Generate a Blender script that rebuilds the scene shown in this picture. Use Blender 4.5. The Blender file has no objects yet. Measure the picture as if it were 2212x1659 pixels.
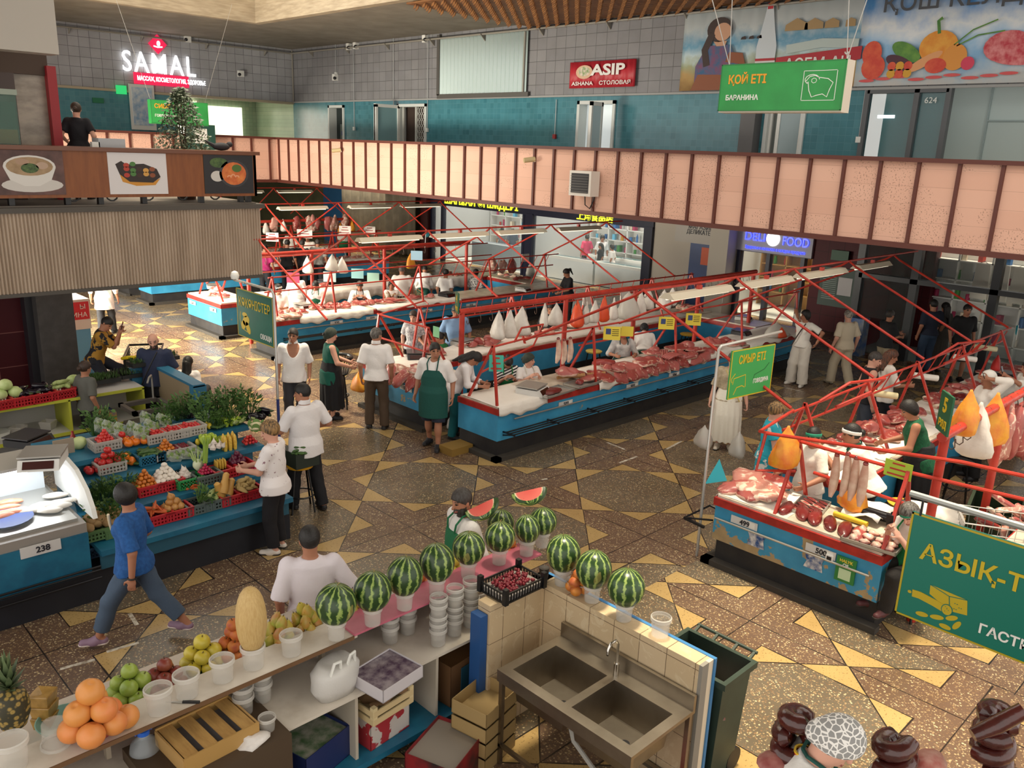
import bpy,math,random
import numpy as np
from mathutils import Vector,Matrix
R = random.Random(7)
S = bpy.context.scene
COL = S.collection
PI = math.pi
# ---------------------------------------------------------------- camera, sky, daylight, exposure
FPX,PITCH,ROLL,YAW,CAMZ = 1805.6,0.27246,0.038637,0.789159,4.7
_f = np.array([math.cos(YAW)*math.cos(PITCH),math.sin(YAW)*math.cos(PITCH),-math.sin(PITCH)])
_r = np.array([math.sin(YAW),-math.cos(YAW),0.0]);_u = np.cross(_r,_f)
_r2 = math.cos(ROLL)*_r + math.sin(ROLL)*_u;_u2 = -math.sin(ROLL)*_r + math.cos(ROLL)*_u
cam = bpy.data.cameras.new('camera');cam.sensor_width = 36;cam.lens = 36*FPX/2212;cam.clip_end = 200
co = bpy.data.objects.new('camera',cam);COL.objects.link(co)
co.matrix_world = Matrix(((_r2[0],_u2[0],-_f[0],0),(_r2[1],_u2[1],-_f[1],0),(_r2[2],_u2[2],-_f[2],CAMZ),(0,0,0,1)))
S.camera = co
S.view_settings.view_transform = 'Standard';S.view_settings.look = 'None'
S.view_settings.exposure = 0.0;S.view_settings.gamma = 1.0
S.cycles.max_bounces = 6;S.cycles.diffuse_bounces = 3;S.cycles.glossy_bounces = 3
S.cycles.transmission_bounces = 4;S.cycles.transparent_max_bounces = 10
S.cycles.caustics_reflective = False;S.cycles.caustics_refractive = False
W = bpy.data.worlds.new('sky');S.world = W;W.use_nodes = True
W.node_tree.nodes['Background'].inputs[0].default_value = (1.0,0.95,0.88,1)
W.node_tree.nodes['Background'].inputs[1].default_value = 1.7
def area(name,loc,sx,sy,power,col,rot=(0,0,0)):
 l = bpy.data.lights.new(name,'AREA');l.shape = 'RECTANGLE';l.size = sx;l.size_y = sy;l.energy = power;l.color = col
 o = bpy.data.objects.new(name,l);o.location = loc;o.rotation_euler = rot;COL.objects.link(o);return o
area('skylight_daylight',(9.6,10.5,9.6),7.0,28.0,350,(1.0,0.93,0.80))
area('assumed_side_light',(2.6,20.5,2.3),5.0,2.2,2800,(1.0,0.93,0.78),Vector((.85,-.28,-.42)).to_track_quat('-Z','Y').to_euler())  # added fill light from an assumed, unseen entrance; no door is built
sun = bpy.data.lights.new('sun','SUN');sun.energy = 5.6;sun.angle = math.radians(9);sun.color = (1.0,0.87,0.64)
so = bpy.data.objects.new('sun',sun);COL.objects.link(so)
so.rotation_euler = Vector((-0.10,-0.05,-1)).to_track_quat('-Z','Y').to_euler()

def ray(x,y):
 a = (x-1106)/FPX;b = (y-829.5)/FPX
 return _f + a*_r2 - b*_u2
def G(x,y,z=0.0):
 d = ray(x,y);t = (z-CAMZ)/d[2];return Vector((d[0]*t,d[1]*t,z))
def GX(x,y,X):
 d = ray(x,y);t = X/d[0];return Vector((X,d[1]*t,CAMZ+d[2]*t))
def GY(x,y,Y):
 d = ray(x,y);t = Y/d[1];return Vector((d[0]*t,Y,CAMZ+d[2]*t))
# ---------------------------------------------------------------- mesh helpers
class B:
 def __init__(s): s.v = [];s.f = [];s.m = [];s.k = 0
 def mi(s,k): s.k = k;return s
 def add(s,v,f):
  n = len(s.v);s.v += [tuple(p) for p in v]
  for q in f: s.f.append(tuple(n+i for i in q));s.m.append(s.k)
  return s
 def box(s,a,b,rz=0,o=None):
  x0,y0,z0 = a;x1,y1,z1 = b
  v = [(x0,y0,z0),(x1,y0,z0),(x1,y1,z0),(x0,y1,z0),(x0,y0,z1),(x1,y0,z1),(x1,y1,z1),(x0,y1,z1)]
  if rz or o:
   o = o or (0,0,0);c,n = math.cos(rz),math.sin(rz)
   v = [(o[0]+p[0]*c-p[1]*n,o[1]+p[0]*n+p[1]*c,o[2]+p[2]) for p in v]
  return s.add(v,[(3,2,1,0),(4,5,6,7),(0,1,5,4),(1,2,6,5),(2,3,7,6),(3,0,4,7)])
 def cbox(s,c,d,rz=0):
  return s.box((-d[0]/2,-d[1]/2,-d[2]/2),(d[0]/2,d[1]/2,d[2]/2),rz,c)
 def bar(s,p,q,w,h=None,up=(0,0,1)):
  h = h or w;p = Vector(p);q = Vector(q);d = (q-p).normalized();u = Vector(up)
  if abs(d.dot(u)) > .98: u = Vector((1,0,0))
  a = d.cross(u).normalized()*w/2;b = a.normalized().cross(d).normalized()*h/2
  v = [p-a-b,p+a-b,p+a+b,p-a+b,q-a-b,q+a-b,q+a+b,q-a+b]
  return s.add(v,[(3,2,1,0),(4,5,6,7),(0,1,5,4),(1,2,6,5),(2,3,7,6),(3,0,4,7)])
 def tube(s,pts,r,n=8,cap=True,closed=False):
  pts = [Vector(p) for p in pts];m = len(pts);rs = r if isinstance(r,(list,tuple)) else [r]*m
  rings = [];u = None
  for i in range(m):
   if closed: d = pts[(i+1) % m]-pts[i-1]
   else: d = pts[min(i+1,m-1)]-pts[max(i-1,0)]
   d.normalize()
   if u is None: u = d.orthogonal().normalized()
   u = (u-d*u.dot(d));u = u.normalized() if u.length > 1e-5 else d.orthogonal().normalized()
   w = d.cross(u)
   rings.append([pts[i]+(u*math.cos(2*PI*k/n)+w*math.sin(2*PI*k/n))*rs[i] for k in range(n)])
  v = [p for rg in rings for p in rg];f = []
  for i in range(m if closed else m-1):
   j = (i+1) % m
   for k in range(n): f.append((i*n+k,i*n+(k+1) % n,j*n+(k+1) % n,j*n+k))
  if cap and not closed: f += [tuple(range(n-1,-1,-1)),tuple((m-1)*n+k for k in range(n))]
  return s.add(v,f)
 def lathe(s,prof,n=24,o=(0,0,0),jit=None,sx=1,sy=1,cap=True):
  v = [];f = [];m = len(prof)
  for i,(r,z) in enumerate(prof):
   for k in range(n):
    a = 2*PI*k/n;q = r*(jit(a,z) if jit else 1)
    v.append((o[0]+q*math.cos(a)*sx,o[1]+q*math.sin(a)*sy,o[2]+z))
  for i in range(m-1):
   for k in range(n): f.append((i*n+k,i*n+(k+1) % n,(i+1)*n+(k+1) % n,(i+1)*n+k))
  if cap: f += [tuple(range(n-1,-1,-1)),tuple((m-1)*n+k for k in range(n))]
  return s.add(v,f)
 def prism(s,poly,p0,ax,ay,az):
  """poly in 2D (counter-clockwise), placed at p0 with axes ax, ay, thickness vector az"""
  p0 = Vector(p0);ax = Vector(ax);ay = Vector(ay);az = Vector(az);n = len(poly)
  a = [p0+ax*x+ay*y for x,y in poly]
  return s.add(a+[p+az for p in a],[tuple(range(n-1,-1,-1)),tuple(range(n,2*n))]+[(i,(i+1) % n,n+(i+1) % n,n+i) for i in range(n)])
 def ell(s,c,r,n=14,m=9,rot=None):
  v = [];f = []
  for i in range(1,m):
   t = PI*i/m
   for k in range(n):
    a = 2*PI*k/n;v.append(Vector((r[0]*math.sin(t)*math.cos(a),r[1]*math.sin(t)*math.sin(a),-r[2]*math.cos(t))))
  v.append(Vector((0,0,-r[2])));v.append(Vector((0,0,r[2])));t0,t1 = len(v)-2,len(v)-1
  for i in range(m-2):
   for k in range(n): f.append((i*n+k,i*n+(k+1) % n,(i+1)*n+(k+1) % n,(i+1)*n+k))
  for k in range(n): f.append((t0,(k+1) % n,k));f.append((t1,(m-2)*n+k,(m-2)*n+(k+1) % n))
  if rot: v = [rot @ p for p in v]
  c = Vector(c);return s.add([p+c for p in v],f)
 def build(s,name,mats,parent=None,smooth=False,loc=None):
  me = bpy.data.meshes.new(name);me.from_pydata(s.v,[],s.f)
  for m in (mats if isinstance(mats,(list,tuple)) else [mats]): me.materials.append(m)
  if s.k or any(s.m): me.polygons.foreach_set('material_index',s.m)
  if smooth:
   me.polygons.foreach_set('use_smooth',[True]*len(s.f))
   if smooth != 2: me.set_sharp_from_angle(angle=math.radians(42))
  me.update()
  o = bpy.data.objects.new(name,me);COL.objects.link(o)
  if parent: o.parent = parent
  if loc is not None: o.location = loc
  return o
def tag(o,label,cat,group=None,kind=None):
 o['label'] = label;o['category'] = cat
 if group: o['group'] = group
 if kind: o['kind'] = kind
 return o
def thing(name,label,cat,loc=(0,0,0),rz=0,group=None):
 o = bpy.data.objects.new(name,None);COL.objects.link(o);o.location = loc;o.rotation_euler = (0,0,rz)
 return tag(o,label,cat,group)
def struct(o): o['kind'] = 'structure';return o
def stuff(o,label=None,cat=None):
 o['kind'] = 'stuff'
 if label: o['label'] = label;o['category'] = cat
 return o
def dup(root,loc=None,rz=None,label=None,group=None,scale=None,rot=None):
 r = root.copy();COL.objects.link(r)
 if loc is not None: r.location = loc
 if rz is not None: r.rotation_euler = (0,0,rz)
 if rot is not None: r.rotation_euler = rot
 if scale is not None: r.scale = (scale,)*3 if isinstance(scale,(int,float)) else scale
 if label: r['label'] = label
 if group: r['group'] = group
 for ch in list(root.children):
  c = ch.copy();COL.objects.link(c);c.parent = r
  for g in list(ch.children):
   d = g.copy();COL.objects.link(d);d.parent = c
 return r
# ---------------------------------------------------------------- material helpers
def lin(c):
 if isinstance(c,str):
  c = [int(c[i:i+2],16)/255 for i in (0,2,4)]
 return tuple(((x/12.92) if x <= .04045 else ((x+.055)/1.055)**2.4) for x in c)+(1,)
class N:
 def __init__(s,name):
  s.m = bpy.data.materials.new(name);s.m.use_nodes = True;s.t = s.m.node_tree;s.b = s.t.nodes['Principled BSDF']
 def n(s,typ,**kw):
  x = s.t.nodes.new(typ)
  for k,v in kw.items(): setattr(x,k,v)
  return x
 def l(s,a,b): s.t.links.new(a,b)
 def inp(s,node,i,v):
  if hasattr(v,'is_output'): s.l(v,node.inputs[i])
  else: node.inputs[i].default_value = v
 def math(s,op,a,b=0.0,c=None):
  x = s.n('ShaderNodeMath',operation=op);s.inp(x,0,a);s.inp(x,1,b)
  if c is not None: s.inp(x,2,c)
  return x.outputs[0]
 def mix(s,f,a,b,mode='MIX'):
  x = s.n('ShaderNodeMix',data_type='RGBA',blend_type=mode);s.inp(x,0,f);s.inp(x,6,a);s.inp(x,7,b);return x.outputs[2]
 def obj(s): return s.n('ShaderNodeTexCoord').outputs['Object']
 def xyz(s,v=None):
  x = s.n('ShaderNodeSeparateXYZ');s.l(v or s.obj(),x.inputs[0]);return x.outputs
 def comb(s,x,y,z=0.0):
  c = s.n('ShaderNodeCombineXYZ');s.inp(c,0,x);s.inp(c,1,y);s.inp(c,2,z);return c.outputs[0]
 def noise(s,scale,detail=3,vec=None,rough=.55,dist=0):
  x = s.n('ShaderNodeTexNoise');x.inputs['Scale'].default_value = scale;x.inputs['Detail'].default_value = detail
  x.inputs['Roughness'].default_value = rough;x.inputs['Distortion'].default_value = dist
  s.l(vec or s.obj(),x.inputs['Vector']);return x.outputs[0]
 def ramp(s,f,stops,interp='LINEAR'):
  x = s.n('ShaderNodeValToRGB');x.color_ramp.interpolation = interp;e = x.color_ramp.elements
  while len(e) < len(stops): e.new(.5)
  for i,(p,c) in enumerate(stops): e[i].position = p;e[i].color = c if len(c) == 4 else lin(c)
  s.l(f,x.inputs[0]);return x.outputs[0]
 def bump(s,h,strength=.3,dist=.01):
  x = s.n('ShaderNodeBump');x.inputs['Strength'].default_value = strength;x.inputs['Distance'].default_value = dist
  s.l(h,x.inputs['Height']);s.l(x.outputs[0],s.b.inputs['Normal'])
 def set(s,**k):
  for a,v in k.items(): s.inp(s.b,{'color': 'Base Color','rough': 'Roughness','metal': 'Metallic','alpha': 'Alpha','spec': 'Specular IOR Level','trans': 'Transmission Weight','emit': 'Emission Color','estr': 'Emission Strength','sss': 'Subsurface Weight','coat': 'Coat Weight','sheen': 'Sheen Weight'}[a],v)
  return s
_mats = {}
def M(c,rough=.5,metal=0,alpha=1,c2=None,sc=8,amt=1,emit=0,rnd=None,spec=.5,trans=0,bump=0,stretch=None,lo=.35,hi=.65,name=None,coat=0):
 """cached plain material: colour, optional second colour by noise, optional second colour by object random"""
 key = (str(c),rough,metal,alpha,str(c2),sc,emit,str(rnd),spec,trans,bump,str(stretch),lo,hi,coat)
 if key in _mats: return _mats[key]
 n = N(name or 'material_%d' % len(_mats));col = lin(c);n.set(rough=rough,metal=metal,spec=spec)
 out = None
 if rnd is not None:
  oi = n.n('ShaderNodeObjectInfo');out = n.mix(oi.outputs['Random'],col,lin(rnd))
 if c2 is not None:
  v = n.obj()
  if stretch:
   mp = n.n('ShaderNodeMapping');mp.inputs['Scale'].default_value = stretch;n.l(v,mp.inputs[0]);v = mp.outputs[0]
  f = n.ramp(n.noise(sc,4,v),[(lo,(0,0,0,1)),(hi,(1,1,1,1))])
  out = n.mix(f,out if out is not None else col,lin(c2))
  if bump: n.bump(n.noise(sc*2,4,v),bump,.02)
 elif bump: n.bump(n.noise(sc,4),bump,.02)
 n.set(color=out if out is not None else col)
 if emit: n.set(emit=out if out is not None else col,estr=emit)
 if alpha < 1: n.set(alpha=alpha)
 if trans: n.set(trans=trans)
 if coat: n.set(coat=coat)
 _mats[key] = n.m;return n.m
def TXT(s,p,size,mat,name='lettering',parent=None,right=(1,0,0),up=(0,0,1),align='LEFT',depth=.003,bold=0.0,sx=1.0,sp=1.0,fit=0):
 """flat extruded text; right/up give its plane in the parent's space"""
 c = bpy.data.curves.new(name,'FONT');c.body = s;c.size = size;c.extrude = depth;c.offset = bold;c.align_x = align;c.align_y = 'CENTER'
 c.space_character = sp;c.resolution_u = 3;c.materials.append(mat)
 q = bpy.data.objects.new('text',c);COL.objects.link(q);me = bpy.data.meshes.new_from_object(q);bpy.data.objects.remove(q);bpy.data.curves.remove(c)
 if not me.materials: me.materials.append(mat)
 if fit: xs = [v.co.x for v in me.vertices];sx = fit/(max(xs)-min(xs))
 o = bpy.data.objects.new(name,me);COL.objects.link(o)
 r = Vector(right).normalized();u = Vector(up).normalized();w = r.cross(u)
 o.matrix_world = Matrix(((r.x*sx,u.x,w.x,p[0]),(r.y*sx,u.y,w.y,p[1]),(r.z*sx,u.z,w.z,p[2]),(0,0,0,1)))
 if parent: o.parent = parent
 return o
# ---------------------------------------------------------------- surfaces of the hall
def terrazzo():
 n = N('terrazzo');x,y,z = n.xyz()
 near = n.math('MULTIPLY',n.math('LESS_THAN',x,8.15),n.math('LESS_THAN',y,4.9))
 xo = n.math('SUBTRACT',x,n.math('ADD',9.25,n.math('MULTIPLY',near,-2.92)));yo = n.math('SUBTRACT',y,n.math('ADD',6.78,n.math('MULTIPLY',near,-4.1)))
 P = 2.14
 def cell(v): return n.math('ABSOLUTE',n.math('SUBTRACT',n.math('FLOORED_MODULO',n.math('ADD',v,P/2),P),P/2))
 u,v = cell(xo),cell(yo);a = n.math('MAXIMUM',u,v);b = n.math('MULTIPLY',n.math('ADD',u,v),.7071)
 ia,ib = n.math('LESS_THAN',a,.745),n.math('LESS_THAN',b,.765)
 both = n.math('MULTIPLY',ia,ib);one = n.math('SUBTRACT',n.math('MAXIMUM',ia,ib),both)
 lines = n.math('MINIMUM',n.math('ABSOLUTE',n.math('SUBTRACT',a,.745)),n.math('ABSOLUTE',n.math('SUBTRACT',b,.765)))
 lines = n.math('MINIMUM',lines,n.math('MINIMUM',n.math('SUBTRACT',P/2,u),n.math('SUBTRACT',P/2,v)))
 ln = n.math('LESS_THAN',lines,n.math('MULTIPLY_ADD',n.noise(3,2),.016,-.001))
 vo = n.n('ShaderNodeTexVoronoi');vo.inputs['Scale'].default_value = 52;n.l(n.obj(),vo.inputs['Vector'])
 chip = n.math('LESS_THAN',vo.outputs['Distance'],n.math('MULTIPLY_ADD',n.xyz(vo.outputs['Color'])[0],.40,.17))
 tone = n.xyz(vo.outputs['Color'])[1]
 base = n.mix(both,lin('705a4a'),lin('6c6252'))
 chipc = n.ramp(tone,[(0,'7a6048'),(.45,'94795c'),(.8,'b8a27a'),(1,'d9c8a2')])
 c = n.mix(chip,base,chipc)
 cream = n.mix(n.math('LESS_THAN',n.noise(45,3),.38),lin('bd9f68'),lin('92774c'))
 c = n.mix(one,c,cream)
 st = n.ramp(n.noise(.7,5),[(.35,'ffffff'),(.7,'cfc6ba')]);c = n.mix(.7,c,st,'MULTIPLY')
 c = n.mix(ln,c,lin('2e2620'))
 # old painted distance marks, half worn off
 n.set(color=c,rough=n.ramp(n.noise(1.3,4),[(.3,(.2,.2,.2,1)),(.7,(.34,.34,.34,1))]),spec=.5)
 return n.m
def tiled(name,ax,tw,th,c1,c2,joint,jw,rough=.4,split=None,bump=.25,spec=.5):
 """grid of tiles with a tone per tile; ax picks the horizontal axis; split=(z, second tiling)"""
 n = N(name);o = n.xyz();h = o[0] if ax == 'x' else o[1]
 br = n.n('ShaderNodeTexBrick');br.offset = 0;br.offset_frequency = 1
 n.l(n.comb(h,o[2]),br.inputs['Vector'])
 for k,v in (('Scale',1),('Brick Width',tw),('Row Height',th),('Mortar Size',jw),('Mortar Smooth',.1),('Bias',0)): br.inputs[k].default_value = v
 br.inputs['Color1'].default_value = lin(c1);br.inputs['Color2'].default_value = lin(c2);br.inputs['Mortar'].default_value = lin(joint)
 wn = n.n('ShaderNodeTexWhiteNoise',noise_dimensions='2D')
 n.l(n.comb(n.math('FLOOR',n.math('DIVIDE',h,tw)),n.math('FLOOR',n.math('DIVIDE',o[2],th))),wn.inputs['Vector'])
 c = n.mix(wn.outputs[0],br.outputs['Color'],n.mix(.5,br.outputs['Color'],lin(c2)))
 c = n.mix(.35,c,n.ramp(n.noise(1.5,4),[(.3,'ffffff'),(.75,'b8b4ac')]),'MULTIPLY')
 n.set(color=c,rough=rough,spec=spec);n.bump(br.outputs['Fac'],-bump,.01)
 return n.m
m_floor = terrazzo()
m_grey_y = tiled('grey_tiles_back_shaded','y',.36,.31,'908f91','838285','3c3b3d',.007,.55)  # same grey tiles as the side wall, shade put into the colour
m_grey_x = tiled('grey_tiles_side_lit','x',.34,.31,'b4b4b7','a6a6a9','4a494c',.007,.55)  # lighter copy: stronger light on this wall put into the colour
m_teal_y = tiled('teal_tiles_back_shaded','y',.155,.155,'3c7683','4d8894','5d8f99',.004,.18)  # teal darkened to stand in for the weaker light here
m_teal_x = tiled('teal_tiles_side_lit','x',.155,.155,'4b8794','5d99a3','6f9ea6',.004,.18)  # same teal lightened to stand in for the brighter light here
m_pale_x = tiled('pale_green_tiles','x',.155,.155,'c3cfb4','aec3a8','8fa08f',.005,.2)
m_burg = tiled('burgundy_tiles','x',.6,.62,'4a1119','3f0f16','8d5d58',.008,.5,spec=.25)
m_burg_y = tiled('burgundy_tiles_shops','y',.45,.45,'54131c','4a1018','2c0a0e',.008,.5,spec=.2)
m_conc = M('b4a58d',.8,c2='9c8d76',sc=2,stretch=(1,1,8),bump=.15)
m_concd = M('8d8578',.85,c2='7c7468',sc=1.5)
m_white = M('d9d3c8',.6);m_dark = M('17161a',.5);m_navy = M('151831',.45);m_metal = M('8c8b88',.35,1)
m_pink = N('pink_panels')
def pinkmat(ax):
 n = N('pink_panels');o = n.xyz();h = o[0] if ax == 'x' else o[1]
 j = n.math('FLOORED_MODULO',n.math('SUBTRACT',o[2],3.35),.29);ln = n.math('LESS_THAN',n.math('ABSOLUTE',n.math('SUBTRACT',j,.145)),.003)
 pan = n.n('ShaderNodeTexWhiteNoise',noise_dimensions='2D')
 n.l(n.comb(n.math('FLOOR',n.math('DIVIDE',n.math('SUBTRACT',h,13.33),.643)),n.math('FLOOR',n.math('DIVIDE',o[2],.29))),pan.inputs['Vector'])
 c = n.mix(pan.outputs[0],lin('d9ab95'),lin('e2b6a0'))
 pit = n.math('MULTIPLY',n.math('GREATER_THAN',n.noise(38,4),.60),n.math('GREATER_THAN',n.math('ADD',n.noise(.9,2),n.math('MULTIPLY',pan.outputs[0],.12)),.58))
 c = n.mix(n.math('MULTIPLY',pit,.75),c,lin('8d6a56'));c = n.mix(n.math('MULTIPLY',ln,.5),c,lin('a17a68'))
 n.set(color=c,rough=.7);return n.m
m_pink_y = pinkmat('y');m_pink_x = pinkmat('x');m_rib = M('5b2b20',.5)
def slab(name,a,b,m): return struct(B().box(a,b).build(name,m))
# floor, walls, ceiling
slab('floor',(-3,-8,-.2),(46,48,0),m_floor)
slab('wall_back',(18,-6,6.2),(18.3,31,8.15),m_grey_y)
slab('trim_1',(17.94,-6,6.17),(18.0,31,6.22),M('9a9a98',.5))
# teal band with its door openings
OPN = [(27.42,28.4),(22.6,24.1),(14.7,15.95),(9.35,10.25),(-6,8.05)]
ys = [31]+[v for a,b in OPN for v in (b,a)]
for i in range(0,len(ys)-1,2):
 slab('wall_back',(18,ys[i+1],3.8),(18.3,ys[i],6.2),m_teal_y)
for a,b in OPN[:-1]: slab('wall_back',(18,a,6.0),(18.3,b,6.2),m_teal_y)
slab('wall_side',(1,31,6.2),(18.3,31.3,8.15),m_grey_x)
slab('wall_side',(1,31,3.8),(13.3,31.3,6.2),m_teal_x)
slab('trim_2',(1,30.93,6.12),(18.0,31.3,6.2),M('b9ab90',.6))
slab('wall_hall',(11,34.6,3.6),(20,34.8,6.5),m_pale_x)
slab('wall_hall',(18.3,31.3,3.6),(18.5,34.6,6.5),m_pale_x)
slab('ceiling',(11,31.3,6.45),(20,34.8,6.6),m_white)
struct(B().box((13.9,34.5,3.9),(15.6,34.56,6.1)).build('window_1',M('fff6e0',.4,emit=6)))
struct(B().box((16.0,34.5,4.6),(17.6,34.56,6.0)).build('window_2',M('e8eccf',.4,emit=1.6)))
for x in (13.85,14.75,15.65): slab('trim_3',(x-.04,34.4,3.9),(x+.04,34.5,6.15),m_white)
# upper walkway slab, parapet faces
slab('floor_walkway',(15.1,-6,3.35),(23.4,31.2,3.8),m_concd)
slab('floor_walkway',(5,27.1,3.35),(15.1,35,3.8),m_concd)
def parapet(name,face,h0,h1,ax):
 b = B()
 if ax == 'y': b.box((15,h0,3.42),(15.12,h1,4.76))
 else: b.box((h0,27,3.42),(h1,27.12,4.76))
 return struct(b.build(name,face))
parapet('wall_parapet',m_pink_y,-6,27.12,'y');parapet('wall_parapet',m_pink_x,5.5,15,'x')
rb = B();k = 13.33+.643*21
while k > -6: rb.box((14.945,k-.028,3.42),(15,k+.028,4.76));k -= .643
k = 14.7
while k > 5.5: rb.box((k-.028,26.945,3.42),(k+.028,27,4.76));k -= .66
struct(rb.build('trim_4',m_rib))
t = B();t.box((14.9,-6,4.76),(15.2,27.2,4.83)).box((5.5,26.9,4.76),(14.9,27.2,4.83));t.box((14.93,-6,3.33),(15.05,27.05,3.42)).box((5.5,26.93,3.33),(14.93,27.05,3.42))
struct(t.build('trim_5',m_rib))
# ceiling round the skylight, its beams and glazing
for a,b in (((13.5,-6,8.15),(18.3,25,8.35)),((1,25,8.15),(18.3,31.3,8.35)),((-3,-6,8.15),(5.0,25,8.35))): slab('ceiling',a,b,m_concd)
for a,b in (((13.3,-6,8.1),(13.55,25.2,8.75)),((5,24.95,8.1),(13.3,25.2,8.75))): slab('beam_skylight',a,b,m_conc)
m_glz = N('skylight_glass');x,y,z = m_glz.xyz()
m_glz.set(color=lin('e9dfc6'),emit=m_glz.ramp(m_glz.noise(6,3),[(.35,'b79f7c'),(.6,'fff4dc')]),estr=.9);m_glz = m_glz.m
struct(B().box((13.56,-6,8.75),(13.66,26,10.6)).build('window_3',m_glz));struct(B().box((5,25.2,8.75),(13.5,25.3,10.6)).build('window_4',m_glz))
for a,b in (((5,23,10.6),(13.6,25.3,10.7)),((9.9,12.3,10.6),(13.6,16.6,10.7)),((9.9,21.5,10.6),(13.6,23,10.7)),((5,5.2,10.6),(13.6,12.3,10.7)),((5,-6,10.6),(13.6,-2,10.7)),((5,12.3,10.6),(6.4,23,10.7))): slab('ceiling_sun_mask',a,b,M('cfc4ae',.8))  # unseen slabs added over the well; their gaps shape the sun patches below
t = B()
for i in range(40):
 y = -5+i*.8;t.box((13.5,y,8.75),(13.56,y+.05,10.6))
for i in range(10): t.box((5+i*.85,25.14,8.75),(5.05+i*.85,25.2,10.6))
struct(t.build('trim_6',M('8d8168',.7)))
# conduit rail under the ceiling on both grey walls, with brackets
t = B();t.tube([(17.85,-5,7.98),(17.85,30.9,7.98)],.03,6);t.tube([(1,30.85,7.98),(17.85,30.85,7.98)],.03,6);t.tube([(17.95,18.1,7.95),(17.95,18.1,6.2)],.04,6);t.tube([(17.96,30.9,8.1),(17.96,30.9,6.2)],.03,6)
for i in range(12): t.prism([(0,0),(.22,0),(0,-.18)],(17.98,3+i*2.4,7.98),(-1,0,0),(0,0,1),(0,.03,0))
for i in range(7): t.prism([(0,0),(.22,0),(0,-.18)],(3+i*2.3,30.98,7.98),(0,-1,0),(0,0,1),(.03,0,0))
struct(t.build('trim_7',M('8f8a80',.5)))
# hanging ceiling of folded wooden tabs
t = B();m_tab = M('9a6a3c',.6,c2='7d5230',sc=3)
t.box((13.6,8.0,8.06),(17.9,17.9,8.1))
for i in range(22):
 for j in range(28):
  x,y = 13.7+i*.2,8.05+j*.355+(.17 if i % 2 else 0)
  if y < 17.85: t.prism([(0,0),(.16,.03),(.2,.10),(.04,.07)],(x,y,8.06),(.3,1,0),(0,0,-1),(.02,0,0))
struct(t.build('ceiling_panel',m_tab))
# corrugated shutter panel
n = 44;pr = []
for i in range(n+1):
 y = 21.85-i*(3.9/n);pr += [(y,17.99 if i % 2 else 17.93)]
t = B();v = [];f = []
for y,x in pr: v += [(x,y,6.32),(x,y,8.02)]
for i in range(n): f.append((2*i,2*i+2,2*i+3,2*i+1))
t.add(v,f);t.k = 1;t.box((17.9,17.85,6.2),(18.0,21.95,6.33)).box((17.9,21.85,6.3),(18.0,21.98,8.1))
struct(t.build('window_5',[M('b9c8c4',.3,.7),M('55524e',.5)]))
# doors on the upper walkway
m_dframe = M('cfd3cf',.5);m_wht = M('e4e4de',.5)
def door(name,y0,y1,openm,parts):
 o = struct(B().box((18.28,y0,3.8),(18.34,y1,6.02)).build(name,openm));b = B()
 for a,c in ((y0-.04,y0+.05),(y1-.05,y1+.04)): b.box((17.95,a,3.8),(18.3,c,6.06))
 b.box((17.95,y0-.04,5.97),(18.3,y1+.04,6.06));b.build('door_frame',m_dframe,o)
 parts(o);return o
def p1(o):
 B().box((18.2,27.45,3.8),(18.24,28.0,5.4)).build('door_leaf',M('5f6a64',.5),o)
 B().box((18.18,27.5,5.0),(18.2,27.9,5.15)).build('name_plate',M('25356b',.5),o)
door('door_1',27.42,28.4,M('2a3432',.7),p1)
def grille(x,y0,y1,z0,z1):
 b = B()
 for i in range(5):
  for k in range(11):
   yy = y0+(y1-y0)*(i+.5)/5;zz = z0+(z1-z0)*(k+.5)/11;r = .07
   b.tube([(x,yy-r,zz),(x,yy,zz+r*1.5),(x,yy+r,zz),(x,yy,zz-r*1.5)],.009,4,closed=True)
 return b
def p2(o):
 fr = B()
 for a,c in ((22.62,22.7),(23.25,23.33),(23.95,24.03)): fr.box((18.1,a,3.8),(18.16,c,6.0))
 fr.build('lattice_frame',M('b9b9b2',.5),o);grille(18.13,22.7,23.25,3.85,5.95).build('lattice',m_wht,o)
 B().box((17.0,24.06,3.8),(18.0,24.12,6.0)).build('door_leaf',M('7fa3a8',.4),o)
 f = B()
 for a in (17.0,17.9): f.box((a,24.02,3.8),(a+.09,24.14,6.0))
 f.box((17,24.02,5.92),(18,24.14,6.02));f.build('leaf_frame',m_wht,o)
door('door_2',22.6,24.1,M('3a2a22',.7),p2)
def p3(o):
 f = B().box((18.0,15.55,3.8),(18.05,15.6,5.98)).box((17.5,14.72,3.8),(17.56,14.8,5.98)).box((17.1,14.72,3.8),(17.16,14.8,5.98)).box((17.1,14.72,5.88),(17.56,14.8,5.98))
 f.build('door_leaf',m_wht,o);B().box((17.16,14.74,3.9),(17.5,14.78,5.88)).build('pane',M('c3d6da',.15),o)
 B().box((17.2,14.8,5.0),(17.4,14.82,5.7)).build('notice',M('4b8fa8',.5),o)
door('door_3',14.7,15.95,M('dfe8ea',.6,emit=.35),p3)
def p4(o):
 f = B()
 for a,c in ((9.4,9.47),(9.95,10.03),(10.15,10.22)): f.box((18.05,a,3.8),(18.1,c,5.98))
 f.build('door_leaf',m_wht,o);B().box((18.07,9.47,3.9),(18.09,9.95,5.9)).build('pane',M('8fa2a6',.12),o)
 B().tube([(17.98,9.55,4.2),(17.9,9.55,4.25),(17.9,9.55,4.8),(17.98,9.55,4.85)],.015,6).build('handle',m_wht,o)
door('door_4',9.35,10.25,M('aab3b0',.6),p4)
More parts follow.
